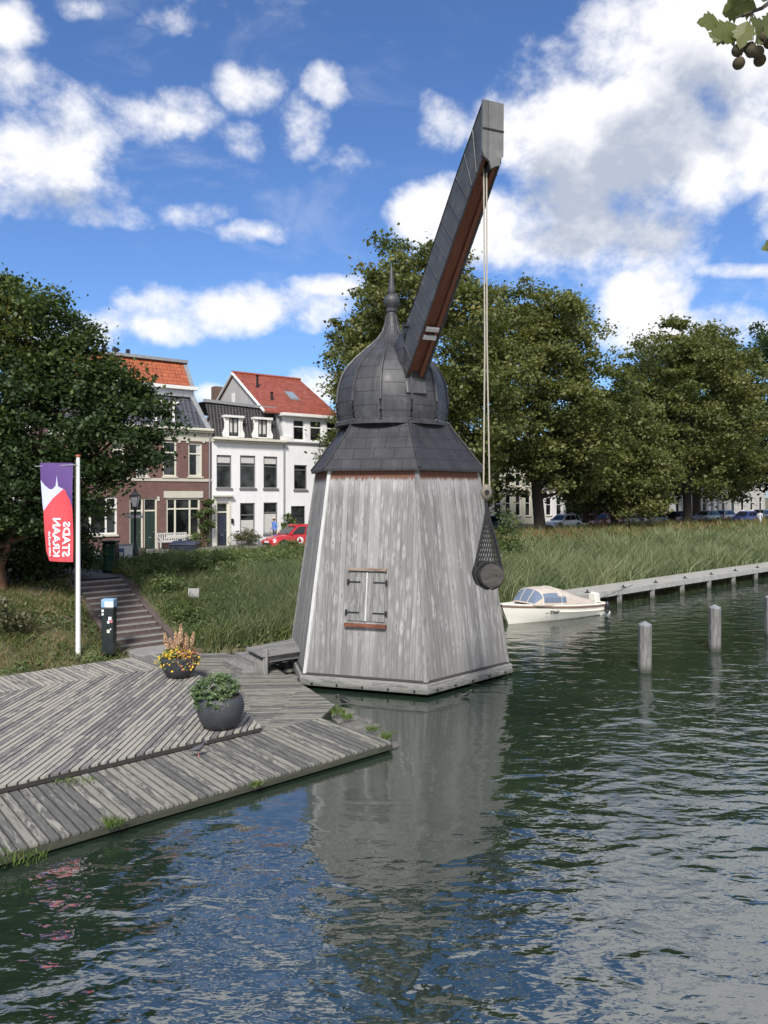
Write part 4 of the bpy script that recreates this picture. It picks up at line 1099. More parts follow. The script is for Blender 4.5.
def door(F_, par, r, fan=.24, mt='green_paint', fm='cream_paint', b=.12, fw=.09):
    a, c, e, g = r; zt = g - (g - e) * fan
    m_ = MB(); F_.box(m_, a, a + fw, b - .05, b + .04, e, g); F_.box(m_, c - fw, c, b - .05, b + .04, e, g); F_.box(m_, a + fw, c - fw, b - .05, b + .04, g - fw, g); F_.box(m_, a + fw, c - fw, b - .05, b + .04, zt - fw * .4, zt + fw * .5)
    fr = obj('door_frame', m_, fm, par)
    m_ = MB(); m_.face([F_.pt(a + fw, b + .02, zt), F_.pt(c - fw, b + .02, zt), F_.pt(c - fw, b + .02, g - fw), F_.pt(a + fw, b + .02, g - fw)]); obj('fanlight', m_, 'window_glass', fr)
    m_ = MB(); x0, x1 = a + fw, c - fw; F_.box(m_, x0, x1, b, b + .04, e, zt - fw * .4); hh = zt - e; ww = x1 - x0
    for (q0, q1, y0, y1) in ((.14, .86, .06, .30), (.14, .46, .36, .92), (.54, .86, .36, .92)): F_.box(m_, x0 + ww * q0, x0 + ww * q1, b - .022, b + .01, e + hh * y0, e + hh * y1)
    d_ = obj('door', m_, mt, par, bevel=.008)
    m_ = MB(); p = F_.pt(x0 + ww * .88, b - .04, e + hh * .47); m_.ball(p, .035, 8, 6); m_.tube([p, p + F_.b * .05], .012, 6); p2 = F_.pt(x0 + ww * .4, b - .026, e + hh * .33); F_.box(m_, x0 + ww * .36, x0 + ww * .64, b - .03, b - .02, e + hh * .32, e + hh * .35); obj('handle', m_, 'steel', d_)
door(Fa, bh, door1); door(Fa, bh, door2)
# mansard in dark glazed tiles, white verge, flat top
zm = Fa.fx(200, 401)[1] + .35
m_ = MB(); m_.face([Fa.pt(-9.4, .15, z_cor + .13), Fa.pt(-.3, .15, z_cor + .13), Fa.pt(-.9, 1.35, zm), Fa.pt(-9.4, 1.35, zm)]); m_.face([Fa.pt(-9.4, 1.35, zm), Fa.pt(-.9, 1.35, zm), Fa.pt(-.9, 8, zm + .1), Fa.pt(-9.4, 8, zm + .1)])
rfm = obj('roof', m_, 'blue_tiles', bh)
m_ = MB(); m_.hexa([Fa.pt(-.32, .05, z_cor + .13), Fa.pt(-.02, .05, z_cor + .13), Fa.pt(-.02, .35, z_cor + .13), Fa.pt(-.32, .35, z_cor + .13), Fa.pt(-.95, 1.25, zm + .12), Fa.pt(-.62, 1.25, zm + .12), Fa.pt(-.62, 1.5, zm + .12), Fa.pt(-.95, 1.5, zm + .12)])
Fa.box(m_, -9.4, -.62, 1.2, 1.45, zm, zm + .14); m_.face([Fa.pt(-.05, .3, z_cor), Fa.pt(-.05, 8, z_cor), Fa.pt(-.65, 8, zm + .1), Fa.pt(-.65, 1.4, zm + .1)])
obj('verge', m_, 'zinc', rfm)
def dormer(F_, par, t0, t1, z0, z1, bf=.05, bb=1.6, bars=(.5,), scroll=True):
    m_ = MB(); fw = .12
    F_.box(m_, t0 - .02, t0 + fw, bf, bb, z0, z1); F_.box(m_, t1 - fw, t1 + .02, bf, bb, z0, z1); F_.box(m_, t0 + fw, t1 - fw, bf, bb, z0 - .02, z0 + .06); F_.box(m_, t0 - .22, t1 + .22, bf - .14, bb, z1, z1 + .14)
    d = obj('dormer', m_, 'white_paint', par)
    if scroll:
        for sg, tb in ((-1, t0 - .02), (1, t1 + .02)):
            m_ = MB()
            H = z1 - z0; pr = [(0, 0), (.26, 0), (.30, .18), (.16, .42), (.14, .70), (.20, .90), (.18, 1), (0, 1)]
            fr_ = [F_.pt(tb + sg * x, bf + .03, z0 + y * H) for x, y in pr]; bk = [p + F_.b * .07 for p in fr_]
            m_.face(fr_); m_.face(bk)
            for i in range(len(pr)): j = (i + 1) % len(pr); m_.face([fr_[i], fr_[j], bk[j], bk[i]])
            obj('scroll_board', m_, 'white_paint', d)
    F_.window(d, t0 + fw, t1 - fw, z0 + .06, z1, b=bf + .10, fm='dark_paint', bars_t=bars, fw=.06, curtain=((0, .42), (.58, 1)))
    return d
dormer(Fa, rfm, Fa.fx(162, 420)[0] - .3, Fa.fx(176.5, 420)[0], Fa.fx(172, 428)[1], Fa.fx(172, 403)[1], .35, 1.6, scroll=False)
t_, z_ = Fa.fx(209, 480); m_ = MB(); m_.tube([Fa.pt(t_, -.08, G0), Fa.pt(t_, -.08, z_cor - .15)], .05, 8); obj('downpipe', m_, 'zinc', bh)
# ---- tall house behind with the orange roof
Fb = Facade(P0 + HB * 5)
zz = lambda y, x=185: Fb.fx(x, y)[1]
tb = thing('tall_rear_house', 'white rendered house rising behind the brick one under orange tiled roof', 'house', tuple(Fb.pt(-5, 0, 2.2)))
x1 = Fb.fx(194.5, 395)[0]
m_ = MB(); Fb.shell(m_, -9.5, x1 - .05, 0, 7, 2.2, zz(389)); obj('wall', m_, 'white_render', tb)
m_ = MB(); Fb.box(m_, -9.5, x1 + .12, -.3, .05, zz(390), zz(386.5)); obj('cornice', m_, 'white_paint', tb, bevel=.02)
tr1 = Fb.fx(191.5, 363)[0]
m_ = MB(); m_.face([Fb.pt(-9.5, .0, zz(387)), Fb.pt(x1 - .1, .0, zz(387)), Fb.pt(tr1, 1.3, zz(364) + .3), Fb.pt(-9.5, 1.3, zz(364) + .3)]); m_.face([Fb.pt(x1 - .1, 0, zz(387)), Fb.pt(x1 - .1, 7, zz(387)), Fb.pt(tr1, 7, zz(364) + .3), Fb.pt(tr1, 1.3, zz(364) + .3)])
r_ = obj('roof', m_, 'orange_tiles', tb)
m_ = MB(); Fb.box(m_, -9.5, tr1 + .2, 1.05, 7, zz(364) + .28, zz(364) + .48)
m_.hexa([Fb.pt(x1 - .3, -.05, zz(387)), Fb.pt(x1 + .02, -.05, zz(387)), Fb.pt(x1 + .02, .2, zz(387)), Fb.pt(x1 - .3, .2, zz(387)), Fb.pt(tr1 - .12, 1.25, zz(364) + .3), Fb.pt(tr1 + .16, 1.25, zz(364) + .3), Fb.pt(tr1 + .16, 1.5, zz(364) + .3), Fb.pt(tr1 - .12, 1.5, zz(364) + .3)])
obj('roof_trim', m_, 'zinc', r_)
for t_, w_ in ((-4.6, .25), (-3.9, .35), (-3.0, .2)):
    m_ = MB(); Fb.box(m_, t_, t_ + w_, 2, 2.3, zz(364) + .6, zz(364) + .95); obj('vent', m_, 'iron', r_)
# ---- white house
wh = thing('white_house', 'narrow white house with dark blue door and two dormers', 'house', tuple(Fa.pt(2.5, 0, G0)))
TL, TR = .0, 5.1
w1 = [rect(Fa, 216.5, 231.5, 455, 488), rect(Fa, 240, 255.5, 455.5, 488), rect(Fa, 263.5, 277.5, 456.5, 488.3)]
w2 = [rect(Fa, 240, 255, 503, 534.5), rect(Fa, 263.5, 277.5, 502.5, 533.5)]
dr = rect(Fa, 216.5, 228.5, 502.5, 546.5)
zc = Fa.fx(245, 441)[1]
m_ = MB(); Fa.wall(m_, TL, TR, G0 - .2, zc, w1 + w2 + [dr]); Fa.shell(m_, TL, TR, 0, 9, G0 - .2, zc + .05, front=False); obj('wall', m_, 'white_render', wh)
m_ = MB(); m_.face([Fa.pt(.1, .3, G0), Fa.pt(TR - .1, .3, G0), Fa.pt(TR - .1, .3, zc), Fa.pt(.1, .3, zc)]); obj('interior', m_, 'interior', wh)
m_ = MB(); Fa.box(m_, TL + .01, TR, -.40, .05, zc, zc + .16); Fa.box(m_, TL + .01, TR, -.2, .02, zc - .12, zc - .002); obj('cornice', m_, 'cream_paint', wh, bevel=.02)
for i, w_ in enumerate(w1): Fa.window(wh, *w_, bars_z=(.68,), fm='grey_paint', fw=.07, sill='grey_paint', blind=.20)
Fa.window(wh, *w2[0], bars_z=(.62,), fm='grey_paint', fw=.07, sill='grey_paint', blind_bottom=.42)
Fa.window(wh, *w2[1], bars_z=(.68,), fm='grey_paint', fw=.07, sill='grey_paint', blind_bottom=.6)
door(Fa, wh, dr, .22, 'navy', 'cream_paint')
m_ = MB(); Fa.box(m_, dr[0] - .25, dr[1] + .25, -.28, .02, dr[3] + .38, dr[3] + .48); Fa.box(m_, dr[0] - .12, dr[0] - .01, -.06, .02, G0, dr[3] + .38); Fa.box(m_, dr[1] + .01, dr[1] + .12, -.06, .02, G0, dr[3] + .38); obj('door_surround', m_, 'cream_paint', wh)
t_, z_ = Fa.fx(232, 521); m_ = MB(); Fa.box(m_, t_ - .06, t_ + .06, -.12, .0, z_ - .15, z_ + .15); obj('wall_lamp', m_, 'iron', wh)
t_, z_ = Fa.fx(283.5, 480); m_ = MB(); m_.tube([Fa.pt(t_, -.08, G0), Fa.pt(t_, -.08, zc)], .05, 8); obj('downpipe', m_, 'zinc', wh)
zt2 = Fa.fx(240, 405)[1] + .05
m_ = MB(); m_.face([Fa.pt(.12, .1, zc + .16), Fa.pt(TR - .15, .1, zc + .16), Fa.pt(TR - .40, .62, zt2 - .1), Fa.pt(-.2, .62, zt2 + .1)]); m_.face([Fa.pt(-.2, .62, zt2 + .1), Fa.pt(TR - .40, .62, zt2 - .1), Fa.pt(TR - .40, 8, zt2), Fa.pt(-.4, 8, zt2 + .1)]); m_.face([Fa.pt(TR - .15, .1, zc + .16), Fa.pt(TR - .15, 8, zc + .16), Fa.pt(TR - .40, 8, zt2), Fa.pt(TR - .40, .62, zt2 - .1)])
rfw = obj('roof', m_, 'slate_tiles', wh)
m_ = MB(); m_.hexa([Fa.pt(TR - .22, 0, zc + .16), Fa.pt(TR - .02, 0, zc + .16), Fa.pt(TR - .02, .3, zc + .16), Fa.pt(TR - .22, .3, zc + .16), Fa.pt(TR - .50, .52, zt2), Fa.pt(TR - .28, .52, zt2), Fa.pt(TR - .28, .77, zt2), Fa.pt(TR - .50, .77, zt2)])
m_.hexa([Fa.pt(-.25, .5, zt2 + .05), Fa.pt(TR - .3, .5, zt2 - .12), Fa.pt(TR - .3, .8, zt2 - .12), Fa.pt(-.25, .8, zt2 + .05), Fa.pt(-.25, .5, zt2 + .24), Fa.pt(TR - .3, .5, zt2 + .06), Fa.pt(TR - .3, .8, zt2 + .06), Fa.pt(-.25, .8, zt2 + .24)])
obj('roof_trim', m_, 'zinc', rfw)
for (xa, xb, ya, yb) in ((225.5, 243, 437, 417.5), (255, 271.5, 438, 419.5)):
    t0, _ = Fa.fx(xa, 430); t1, _ = Fa.fx(xb, 430); dormer(Fa, rfw, t0 + .15, t1 - .15, Fa.fx((xa + xb) / 2, ya)[1], Fa.fx((xa + xb) / 2, yb)[1], .08, 1.4)
# ---- big white house with the red gable roof
rh = thing('gabled_house', 'large white house with a steep red tiled gable roof and skylight', 'house', tuple(Fa.pt(8, 0, G0)))
TR2 = 13.5; zc2 = Fa.fx(300, 417)[1]
wa = [rect(Fa, 293, 304.8, 419.5, 440.5), rect(Fa, 309.8, 322, 420.5, 441.5), rect(Fa, 326.5, 338, 421.5, 442.5)]
wb_ = [rect(Fa, 294, 307, 465, 489.5), rect(Fa, 318, 331, 466, 489.5)]; wc_ = [rect(Fa, 291, 305, 506, 541.5), rect(Fa, 311, 324, 506, 541)]
m_ = MB(); Fa.wall(m_, TR + .02, TR2, G0 - .2, zc2, wa + wb_ + wc_); Fa.shell(m_, TR + .02, TR2, 0, 2.0, G0 - .2, zc2, front=False); obj('wall', m_, 'white_render', rh)
m_ = MB(); Fa.box(m_, TR - .25, TR2 + .2, -.35, 2.2, zc2, zc2 + .2); obj('cornice', m_, 'white_paint', rh, bevel=.02)
m_ = MB(); z_ = wa[0][2]; Fa.box(m_, TR + .1, TR2, -.12, .02, z_ - .22, z_ - .11); obj('string_course', m_, 'grey_paint', rh)
for w_ in wa: Fa.window(rh, *w_, bars_z=(.66,), fm='white_paint', fw=.09)
for w_ in wb_: Fa.window(rh, *w_, bars_z=(.8,), fm='grey_paint', fw=.07, sill='grey_paint')
for w_ in wc_: Fa.window(rh, *w_, bars_z=(.75,), fm='dark_paint', fw=.08, bars_t=(.3,))
m_ = MB(); m_.face([Fa.pt(TR + .1, .3, G0), Fa.pt(TR2 - .1, .3, G0), Fa.pt(TR2 - .1, .3, zc2 - .1), Fa.pt(TR + .1, .3, zc2 - .1)]); obj('interior', m_, 'interior', rh)
# chimney-like pier between the houses and gable volume
m_ = MB(); Fa.box(m_, TR - .25, TR + .55, -.06, .9, Fa.fx(289, 437)[1] - .35, Fa.fx(289, 437)[1] + .05); obj('gutter_box', m_, 'white_paint', rh)
gt0, gt1 = 3.8, 9.3; ze, zr = 11.05, 14.0; bF, bR, bK = .35, 4.9, 9.5
m_ = MB(); 
for tq in (gt0, gt1): m_.face([Fa.pt(tq, bF + .2, 8.5), Fa.pt(tq, bK - .2, 8.5), Fa.pt(tq, bK - .2, ze), Fa.pt(tq, bR, zr - .05), Fa.pt(tq, bF + .2, ze)])
m_.face([Fa.pt(gt0, bF + .2, 8.5), Fa.pt(gt1, bF + .2, 8.5), Fa.pt(gt1, bF + .2, ze), Fa.pt(gt0, bF + .2, ze)]); m_.face([Fa.pt(gt0, bK - .2, 8.5), Fa.pt(gt1, bK - .2, 8.5), Fa.pt(gt1, bK - .2, ze), Fa.pt(gt0, bK - .2, ze)])
obj('gable_wall', m_, 'grey_render', rh)
m_ = MB(); th = .14
for (b0, b1) in ((bF - .25, bR), (bK + .25, bR)):
    z0 = ze - .16
    m_.hexa([Fa.pt(gt0 - .12, b0, z0), Fa.pt(gt1 + .3, b0, z0), Fa.pt(gt1 - .15, b1, zr), Fa.pt(gt0 - .12, b1, zr), Fa.pt(gt0 - .12, b0, z0 + th), Fa.pt(gt1 + .3, b0, z0 + th), Fa.pt(gt1 - .15, b1, zr + th), Fa.pt(gt0 - .12, b1, zr + th)])
rfr = obj('roof', m_, 'red_tiles', rh)
m_ = MB(); m_.tube([Fa.pt(gt0 - .14, bR, zr + .16), Fa.pt(gt1 - .1, bR, zr + .16)], .11, 8); obj('ridge', m_, 'red_tiles', rfr, smooth=True)
m_ = MB(); m_.tube([Fa.pt(gt0 - .13, bF - .25, ze - .08), Fa.pt(gt0 - .13, bR, zr + .08)], .09, 6); m_.tube([Fa.pt(gt0 - .13, bK + .2, ze - .08), Fa.pt(gt0 - .13, bR, zr + .08)], .09, 6); obj('verge', m_, 'white_paint', rfr)
def on_roof(t, f, o=0.16): return Fa.pt(t, bF - .25 + (bR - bF + .25) * f, ze - .16 + (zr - ze + .16) * f + o)
m_ = MB(); m_.hexa([on_roof(6.6, .34), on_roof(7.3, .34), on_roof(7.3, .54), on_roof(6.6, .54), on_roof(6.6, .34, .26), on_roof(7.3, .34, .26), on_roof(7.3, .54, .26), on_roof(6.6, .54, .26)]); sk_ = obj('skylight', m_, 'zinc', rfr)
m_ = MB(); m_.face([on_roof(6.68, .36, .265), on_roof(7.22, .36, .265), on_roof(7.22, .52, .265), on_roof(6.68, .52, .265)]); obj('pane', m_, 'boat_glass', sk_)
for t_, f_, h_ in ((4.7, .62, .9), (5.0, .30, .55)):
    m_ = MB(); p = on_roof(t_, f_, 0); m_.tube([p, p + Vector((0, 0, h_)), p + Vector((0, 0, h_ + .1))], [.08, .08, .15], 8); obj('flue', m_, 'iron', rfr)
m_ = MB(); 
b_ = 5.0; m_.hexa([Fa.pt(gt0 - .03, b_ - .25, 11.6), Fa.pt(gt0 - .03, b_ + .2, 11.6), Fa.pt(gt0 + .05, b_ + .2, 11.6), Fa.pt(gt0 + .05, b_ - .25, 11.6), Fa.pt(gt0 - .03, b_ - .25, 12.7), Fa.pt(gt0 - .03, b_ + .2, 12.7), Fa.pt(gt0 + .05, b_ + .2, 12.7), Fa.pt(gt0 + .05, b_ - .25, 12.7)]); obj('gable_window', m_, 'white_paint', rh)
m_ = MB(); Fa.box(m_, gt0 + .1, gt0 + 1.0, bK - 1.2, bK - .5, 11.5, 13.6); obj('chimney', m_, 'brown_brick', rh)

# ---- houses across the street on the right, seen between the trees
Fr = Facade(Vector((9.0, 76.5, 0)))
def row_house(nm, lb, t0, t1, zt, wm, rm, cols, floors, fm='white_paint', cat='house', roof_h=2.6, dormers=0, F_=Fr, dcol=None, dm='green_paint', hwn=2.0, ww=.9, grp=None):
    h = thing(nm, lb, cat, tuple(F_.pt((t0 + t1) / 2, 0, G0)), group=grp)
    L = t1 - t0; holes = []; dh = []
    for fl in range(floors):
        zb = G0 + .9 + fl * (zt - G0 - .5) / floors
        for c_ in range(cols):
            x = t0 + L * (c_ + .5) / cols
            if fl == 0 and dcol == c_: dh.append((x - .55, x + .55, G0, G0 + 3.0)); continue
            holes.append((x - ww / 2, x + ww / 2, zb, zb + hwn))
    m_ = MB(); F_.wall(m_, t0, t1 - .02, 2.0, zt, holes + dh); F_.shell(m_, t0, t1 - .02, 0, 9, 2.0, zt, front=False); obj('wall', m_, wm, h)
    m_ = MB(); m_.face([F_.pt(t0 + .1, .3, G0), F_.pt(t1 - .1, .3, G0), F_.pt(t1 - .1, .3, zt), F_.pt(t0 + .1, .3, zt)]); obj('interior', m_, 'interior', h)
    for q in holes: F_.window(h, *q, bars_z=(.6,), fm=fm, fw=.07, sill='pale_stone')
    for q in dh: door(F_, h, q, .25, dm, fm)
    m_ = MB(); F_.box(m_, t0, t1 - .02, -.3, .05, zt, zt + .2); obj('cornice', m_, 'white_paint', h)
    m_ = MB(); m_.face([F_.pt(t0, -.1, zt + .2), F_.pt(t1 - .02, -.1, zt + .2), F_.pt(t1 - .02, 3.5, zt + roof_h), F_.pt(t0, 3.5, zt + roof_h)]); m_.face([F_.pt(t0, 8, zt + .2), F_.pt(t1 - .02, 8, zt + .2), F_.pt(t1 - .02, 3.5, zt + roof_h), F_.pt(t0, 3.5, zt + roof_h)])
    for tq in (t0, t1 - .02): m_.face([F_.pt(tq, -.1, zt + .2), F_.pt(tq, 3.5, zt + roof_h), F_.pt(tq, 8, zt + .2)])
    r_ = obj('roof', m_, rm, h)
    m_ = MB(); F_.box(m_, t0 + .3, t0 + 1.1, 3.0, 3.8, zt + roof_h - .4, zt + roof_h + .9); obj('chimney', m_, 'brown_brick', r_)
    return h
row_house('terraced_house', 'brown brick terraced house left of the cream villa behind trees', -6, 1.6, 9.5, 'brown_brick', 'dark_tiles', 3, 2, dcol=1)
row_house('cream_villa', 'cream rendered villa with tall paired windows and dark green door', 1.62, 9.4, 9.3, 'cream_render', 'dark_tiles', 5, 2, dcol=1, hwn=2.35, ww=.8)
row_house('low_white_house', 'low white rendered house half hidden behind the middle tree trunk', 9.42, 16.5, 6.6, 'white_render', 'zinc', 4, 1, dcol=3)
row_house('terraced_house', 'dark brown brick terraced house behind the parked cars', 16.52, 25, 9.0, 'brown_brick', 'dark_tiles', 4, 2, dcol=0)
row_house('terraced_house', 'red brick terraced house mostly hidden by the right trees', 25.02, 36, 9.4, 'red_brick', 'red_tiles', 5, 2, dcol=2)
# white portico villa
row_house('portico_villa', 'white villa with tall columns glimpsed between the right trees', 37, 48, 7.0, 'white_render', 'zinc', 5, 2, dcol=2, hwn=2.0)
po = [o for o in bpy.data.objects if o.name.startswith('portico_villa')][0]
for i in range(5):
    p = Fr.pt(39.5 + i * 1.5, -1.6, G0); m_ = MB(); m_.lathe(tuple(p), [(.3, 0), (.3, .15), (.22, .2), (.19, 3.9), (.27, 4.0), (.27, 4.15)], 14); obj('column', m_, 'white_paint', po, smooth=True)
m_ = MB(); Fr.box(m_, 39, 46, -2.0, -.02, G0 + 4.16, G0 + 4.75); obj('entablature', m_, 'white_paint', po)
row_house('terraced_house', 'grey rendered terraced house at the far right end of the street', 48.5, 62, 9.0, 'grey_render', 'dark_tiles', 5, 2, dcol=1)

# ------------------------------------------------------------------ trees
def leaves(P, size, rs, upbias=.6, elong=1.3):
    n = len(P); nrm = rs.normal(size=(n, 3)); nrm[:, 2] += upbias * 2; nrm /= np.linalg.norm(nrm, axis=1)[:, None]
    a = np.cross(nrm, rs.normal(size=(n, 3))); a /= np.linalg.norm(a, axis=1)[:, None] + 1e-9; b = np.cross(nrm, a)
    s = size * rs.uniform(.6, 1.35, (n, 1)); A_, B_ = a * s * .5 * elong, b * s * .5
    V = np.stack([P - A_, P + B_ * .9 + nrm * s * .12, P + A_, P - B_ * .9 + nrm * s * .12], 1).reshape(-1, 3)
    return V, np.arange(4 * n).reshape(n, 4)
def crown_pts(lobes, ncl, per, rs, sig, shell=.55, gapiness=0.0):
    """lobes: (x,y,z,rx,ry,rz). Clusters spread through the lobes, denser towards their surface"""
    w = np.array([l[3] * l[4] + l[4] * l[5] for l in lobes]); w = w / w.sum()
    idx = rs.choice(len(lobes), ncl, p=w); L = np.array(lobes)[idx]
    d = rs.normal(size=(ncl, 3)); d /= np.linalg.norm(d, axis=1)[:, None]
    r = (rs.uniform(shell ** 3, 1.0, (ncl, 1))) ** (1 / 3) * (1 + rs.normal(size=(ncl, 1)) * .07)
    c = L[:, :3] + d * r * L[:, 3:6]
    # drop clusters buried deep inside another lobe
    LL = np.array(lobes); keep = np.ones(ncl, bool)
    for l in LL: keep &= ~((((c - l[:3]) / (l[3:6] * .55)) ** 2).sum(1) < 1)
    c = c[keep]; n = len(c)
    P = np.repeat(c, per, 0); o = rs.normal(size=P.shape); rad = np.repeat(rs.uniform(.6, 1.5, n), per)[:, None]
    o[:, 2] *= .55; P = P + o * sig * rad
    cv = np.repeat(rs.uniform(0, 1, n), per)
    return P, cv
def make_tree(label, base, lobes, trunk_r, ncl, per, leaf, sig, m, seed, group, limb_n=9, bark='bark', name='tree', fork=.3, yellow=0.0, trunk_pts=None):
    rs = np.random.default_rng(seed); b = Vector(base)
    t = thing(name, label, 'tree', base, group=group)
    P, cv = crown_pts(lobes, ncl, per, rs, sig)
    P = P[:, :]; V, Fq = leaves(P, leaf, rs)
    var = np.clip(cv * .72 + rs.uniform(0, .28, len(P)), 0, 1)
    if yellow:  # sunlit crown top put into the leaf colour as yellow tips
        hh = (P[:, 2] - P[:, 2].min()) / (np.ptp(P[:, 2]) + 1e-6); sel = rs.uniform(size=len(P)) < yellow * np.clip(hh * 1.6 - .7, 0, 1)
        var = np.where(sel, 1.0, var * .85)
    V = V + np.array(base)
    npmesh('crown', V, Fq, var, m, t)
    tr = MB(); top = max(l[2] for l in lobes); rr_ = random.Random(seed)
    if trunk_pts: pts = [b + Vector(p) for p in trunk_pts]
    else: pts = [b + Vector((rr_.uniform(-.15, .15) * k, rr_.uniform(-.15, .15) * k, z_)) for k, z_ in enumerate([-.3, .4, top * .25, top * .5, top * .75, top * 1.02])]
    rads = [trunk_r * q for q in (1.35, 1.05, .9, .7, .4, .12)][:len(pts)]
    tr.tube(pts, rads, 10)
    big = sorted(lobes, key=lambda l: -l[3] * l[5])[:limb_n]
    for l in lobes[:limb_n]:
        f = rr_.uniform(.28, .7); k = f * (len(pts) - 1); i = int(k); s0 = pts[i].lerp(pts[min(i + 1, len(pts) - 1)], k - i)
        e = b + Vector(l[:3]); mid = s0.lerp(e, .5) + Vector((0, 0, -.4 + rr_.uniform(-.3, .3)))
        tr.tube([s0, mid, e], [trunk_r * .42, trunk_r * .26, trunk_r * .08], 6)
        for q in range(4):
            dv = Vector((rr_.uniform(-1, 1) * l[3], rr_.uniform(-1, 1) * l[4], rr_.uniform(-.3, 1) * l[5])) * .85; s1 = mid.lerp(e, rr_.uniform(.1, .9)); tr.tube([s1, s1 + dv * .5 + Vector((0, 0, .15)), s1 + dv], [trunk_r * .14, trunk_r * .09, trunk_r * .03], 5)
    obj('trunk', tr, bark, t, smooth=True)
    return t
def gen_lobes(rx, rz0, rz1, n, seed, top_narrow=.55):
    """egg crown between heights rz0..rz1: random lobes around an inner core"""
    rr_ = random.Random(seed); H = rz1 - rz0; out = [(0, 0, rz0 + H * .55, rx * .62, rx * .62, H * .36)]
    for i in range(n):
        f = (i + .5) / n; z_ = rz0 + H * (.10 + .80 * f); prof = math.sin(math.pi * min(1, .18 + .74 * f)) ** .7
        a_ = i * 2.4 + rr_.uniform(-.3, .3); rad = rx * prof * .62 * rr_.uniform(.85, 1.12); s_ = rr_.uniform(.26, .42) * rx * (.75 + .35 * prof)
        out.append((rad * math.cos(a_), rad * math.sin(a_), z_, s_, s_, s_ * rr_.uniform(.7, .95)))
    out.append((rr_.uniform(-.1, .1) * rx, 0, rz1 - rx * .26, rx * .34, rx * .34, rx * .27))
    return out
GT = 'large green trees lining the far street'
make_tree('tall olive green tree rising directly behind the crane dome', (2.6, 50.5, 2.15), gen_lobes(7.3, 2.2, 21.0, 26, 3), .50, 760, 120, .21, .42, 'leaf_olive', 11, GT)
make_tree('broad olive tree with dark trunk beside the white parked car', (12.6, 60, 2.15), gen_lobes(7.4, 2.6, 20.5, 26, 4), .46, 760, 120, .22, .42, 'leaf_olive', 12, GT)
make_tree('lower leafy tree between the two broad trees on the right', (20.6, 66.0, 2.15), gen_lobes(5.9, .9, 12.8, 18, 5), .34, 460, 110, .22, .42, 'leaf_olive', 13, GT)
make_tree('broad rounded tree near the right edge above parked cars', (31, 75.5, 2.15), gen_lobes(8.8, 2.0, 21.5, 26, 6), .42, 760, 120, .25, .48, 'leaf_olive', 14, GT)
make_tree('dark green tree cut by the right edge of the view', (44.5, 84, 2.15), gen_lobes(7.5, 1.2, 23.5, 22, 8), .5, 420, 110, .28, .65, 'leaf_dark', 15, GT)
make_tree('dark tree standing behind the rounded tree at the right', (41, 97, 2.2), gen_lobes(7.5, 3.0, 24.0, 20, 9), .5, 380, 90, .32, .7, 'leaf_dark', 16, GT)
# shadowed greenery behind the street trees
make_tree('small dark tree in a front garden left of the white car', (7.4, 71.5, 2.25), gen_lobes(3.2, 1.6, 8.0, 10, 21), .2, 130, 70, .3, .5, 'leaf_shrub', 17, GT)
make_tree('small garden tree behind the cars right of the trunk', (24.5, 84, 2.25), gen_lobes(5.4, .9, 9.5, 12, 22), .22, 170, 70, .34, .6, 'leaf_dark', 18, GT)
# the big dark tree on the left bank
LB = (-13.6, 26.2, 1.2)
lob = [(-1.2, 0, 7.6, 3.2, 3.2, 4.2), (-.4, -.4, 10.4, 2.3, 2.1, 1.7), (1.3, -.3, 9.9, 1.8, 1.7, 1.5), (2.6, -.2, 8.7, 1.5, 1.5, 1.2), (3.7, .2, 7.8, 1.5, 1.2, 1.1), (4.7, .4, 7.0, 1.4, 1.1, 1.0), (4.9, .5, 5.9, .9, 1.0, .7), (3.8, -.4, 5.9, 1.4, 1.3, 1.1),
       (2.9, -.6, 4.6, 1.4, 1.3, 1.0), (2.0, -.9, 6.9, 2.0, 1.7, 1.8), (1.5, -1.2, 4.4, 1.8, 1.4, 1.5), (-.6, -1.4, 5.2, 2.2, 1.7, 2.0), (-2.6, -.8, 9.6, 2.4, 2.1, 2.2), (-3.8, -.5, 6.5, 2.5, 2.1, 2.5), (1.2, .4, 3.0, 1.8, 1.4, .9), (-.6, .9, 2.5, 2.0, 1.4, 1.0), (-5.2, 0, 8.5, 2.4, 2.4, 2.8), (-4.2, 0, 3.8, 2.4, 2.4, 2.0), (-1.6, -.2, 11.5, 1.7, 1.6, 1.1)]
make_tree('huge dark leafy tree filling the left side above the bank', LB, lob, .33, 1300, 150, .125, .28, 'leaf_dark', 31, None, limb_n=12, bark='brown_bark', yellow=.75)

# ------------------------------------------------------------------ grasses
def blades(name, pts, h, w, var, m, rs, lean=.25, kind='stuff', parent=None):
    """pts (n,3): bases; each blade two quads tapering, bent"""
    n = len(pts); az = rs.uniform(0, 2 * math.pi, n); dx = np.stack([np.cos(az), np.sin(az), np.zeros(n)], 1)
    la = rs.normal(size=(n, 2)) * lean; up_ = np.stack([la[:, 0], la[:, 1], np.ones(n)], 1); H = h[:, None]
    Wd = (w * rs.uniform(.7, 1.3, n))[:, None]
    b0 = pts - dx * Wd; b1 = pts + dx * Wd; mid = pts + up_ * H * .55; mid[:, :2] -= la * h[:, None] * .15
    m0 = mid - dx * Wd * .8; m1 = mid + dx * Wd * .8; tp = pts + up_ * H; tp[:, :2] += la * h[:, None] * .7; t0 = tp - dx * Wd * .12; t1 = tp + dx * Wd * .12
    V = np.stack([b0, b1, m1, m0, t1, t0], 1).reshape(-1, 3); k = np.arange(n)[:, None] * 6
    Fq = np.concatenate([k + np.array([[0, 1, 2, 3]]), k + np.array([[3, 2, 4, 5]])], 1).reshape(-1, 4)
    return npmesh(name, V, Fq, np.repeat(var, 2), m, parent, kind)
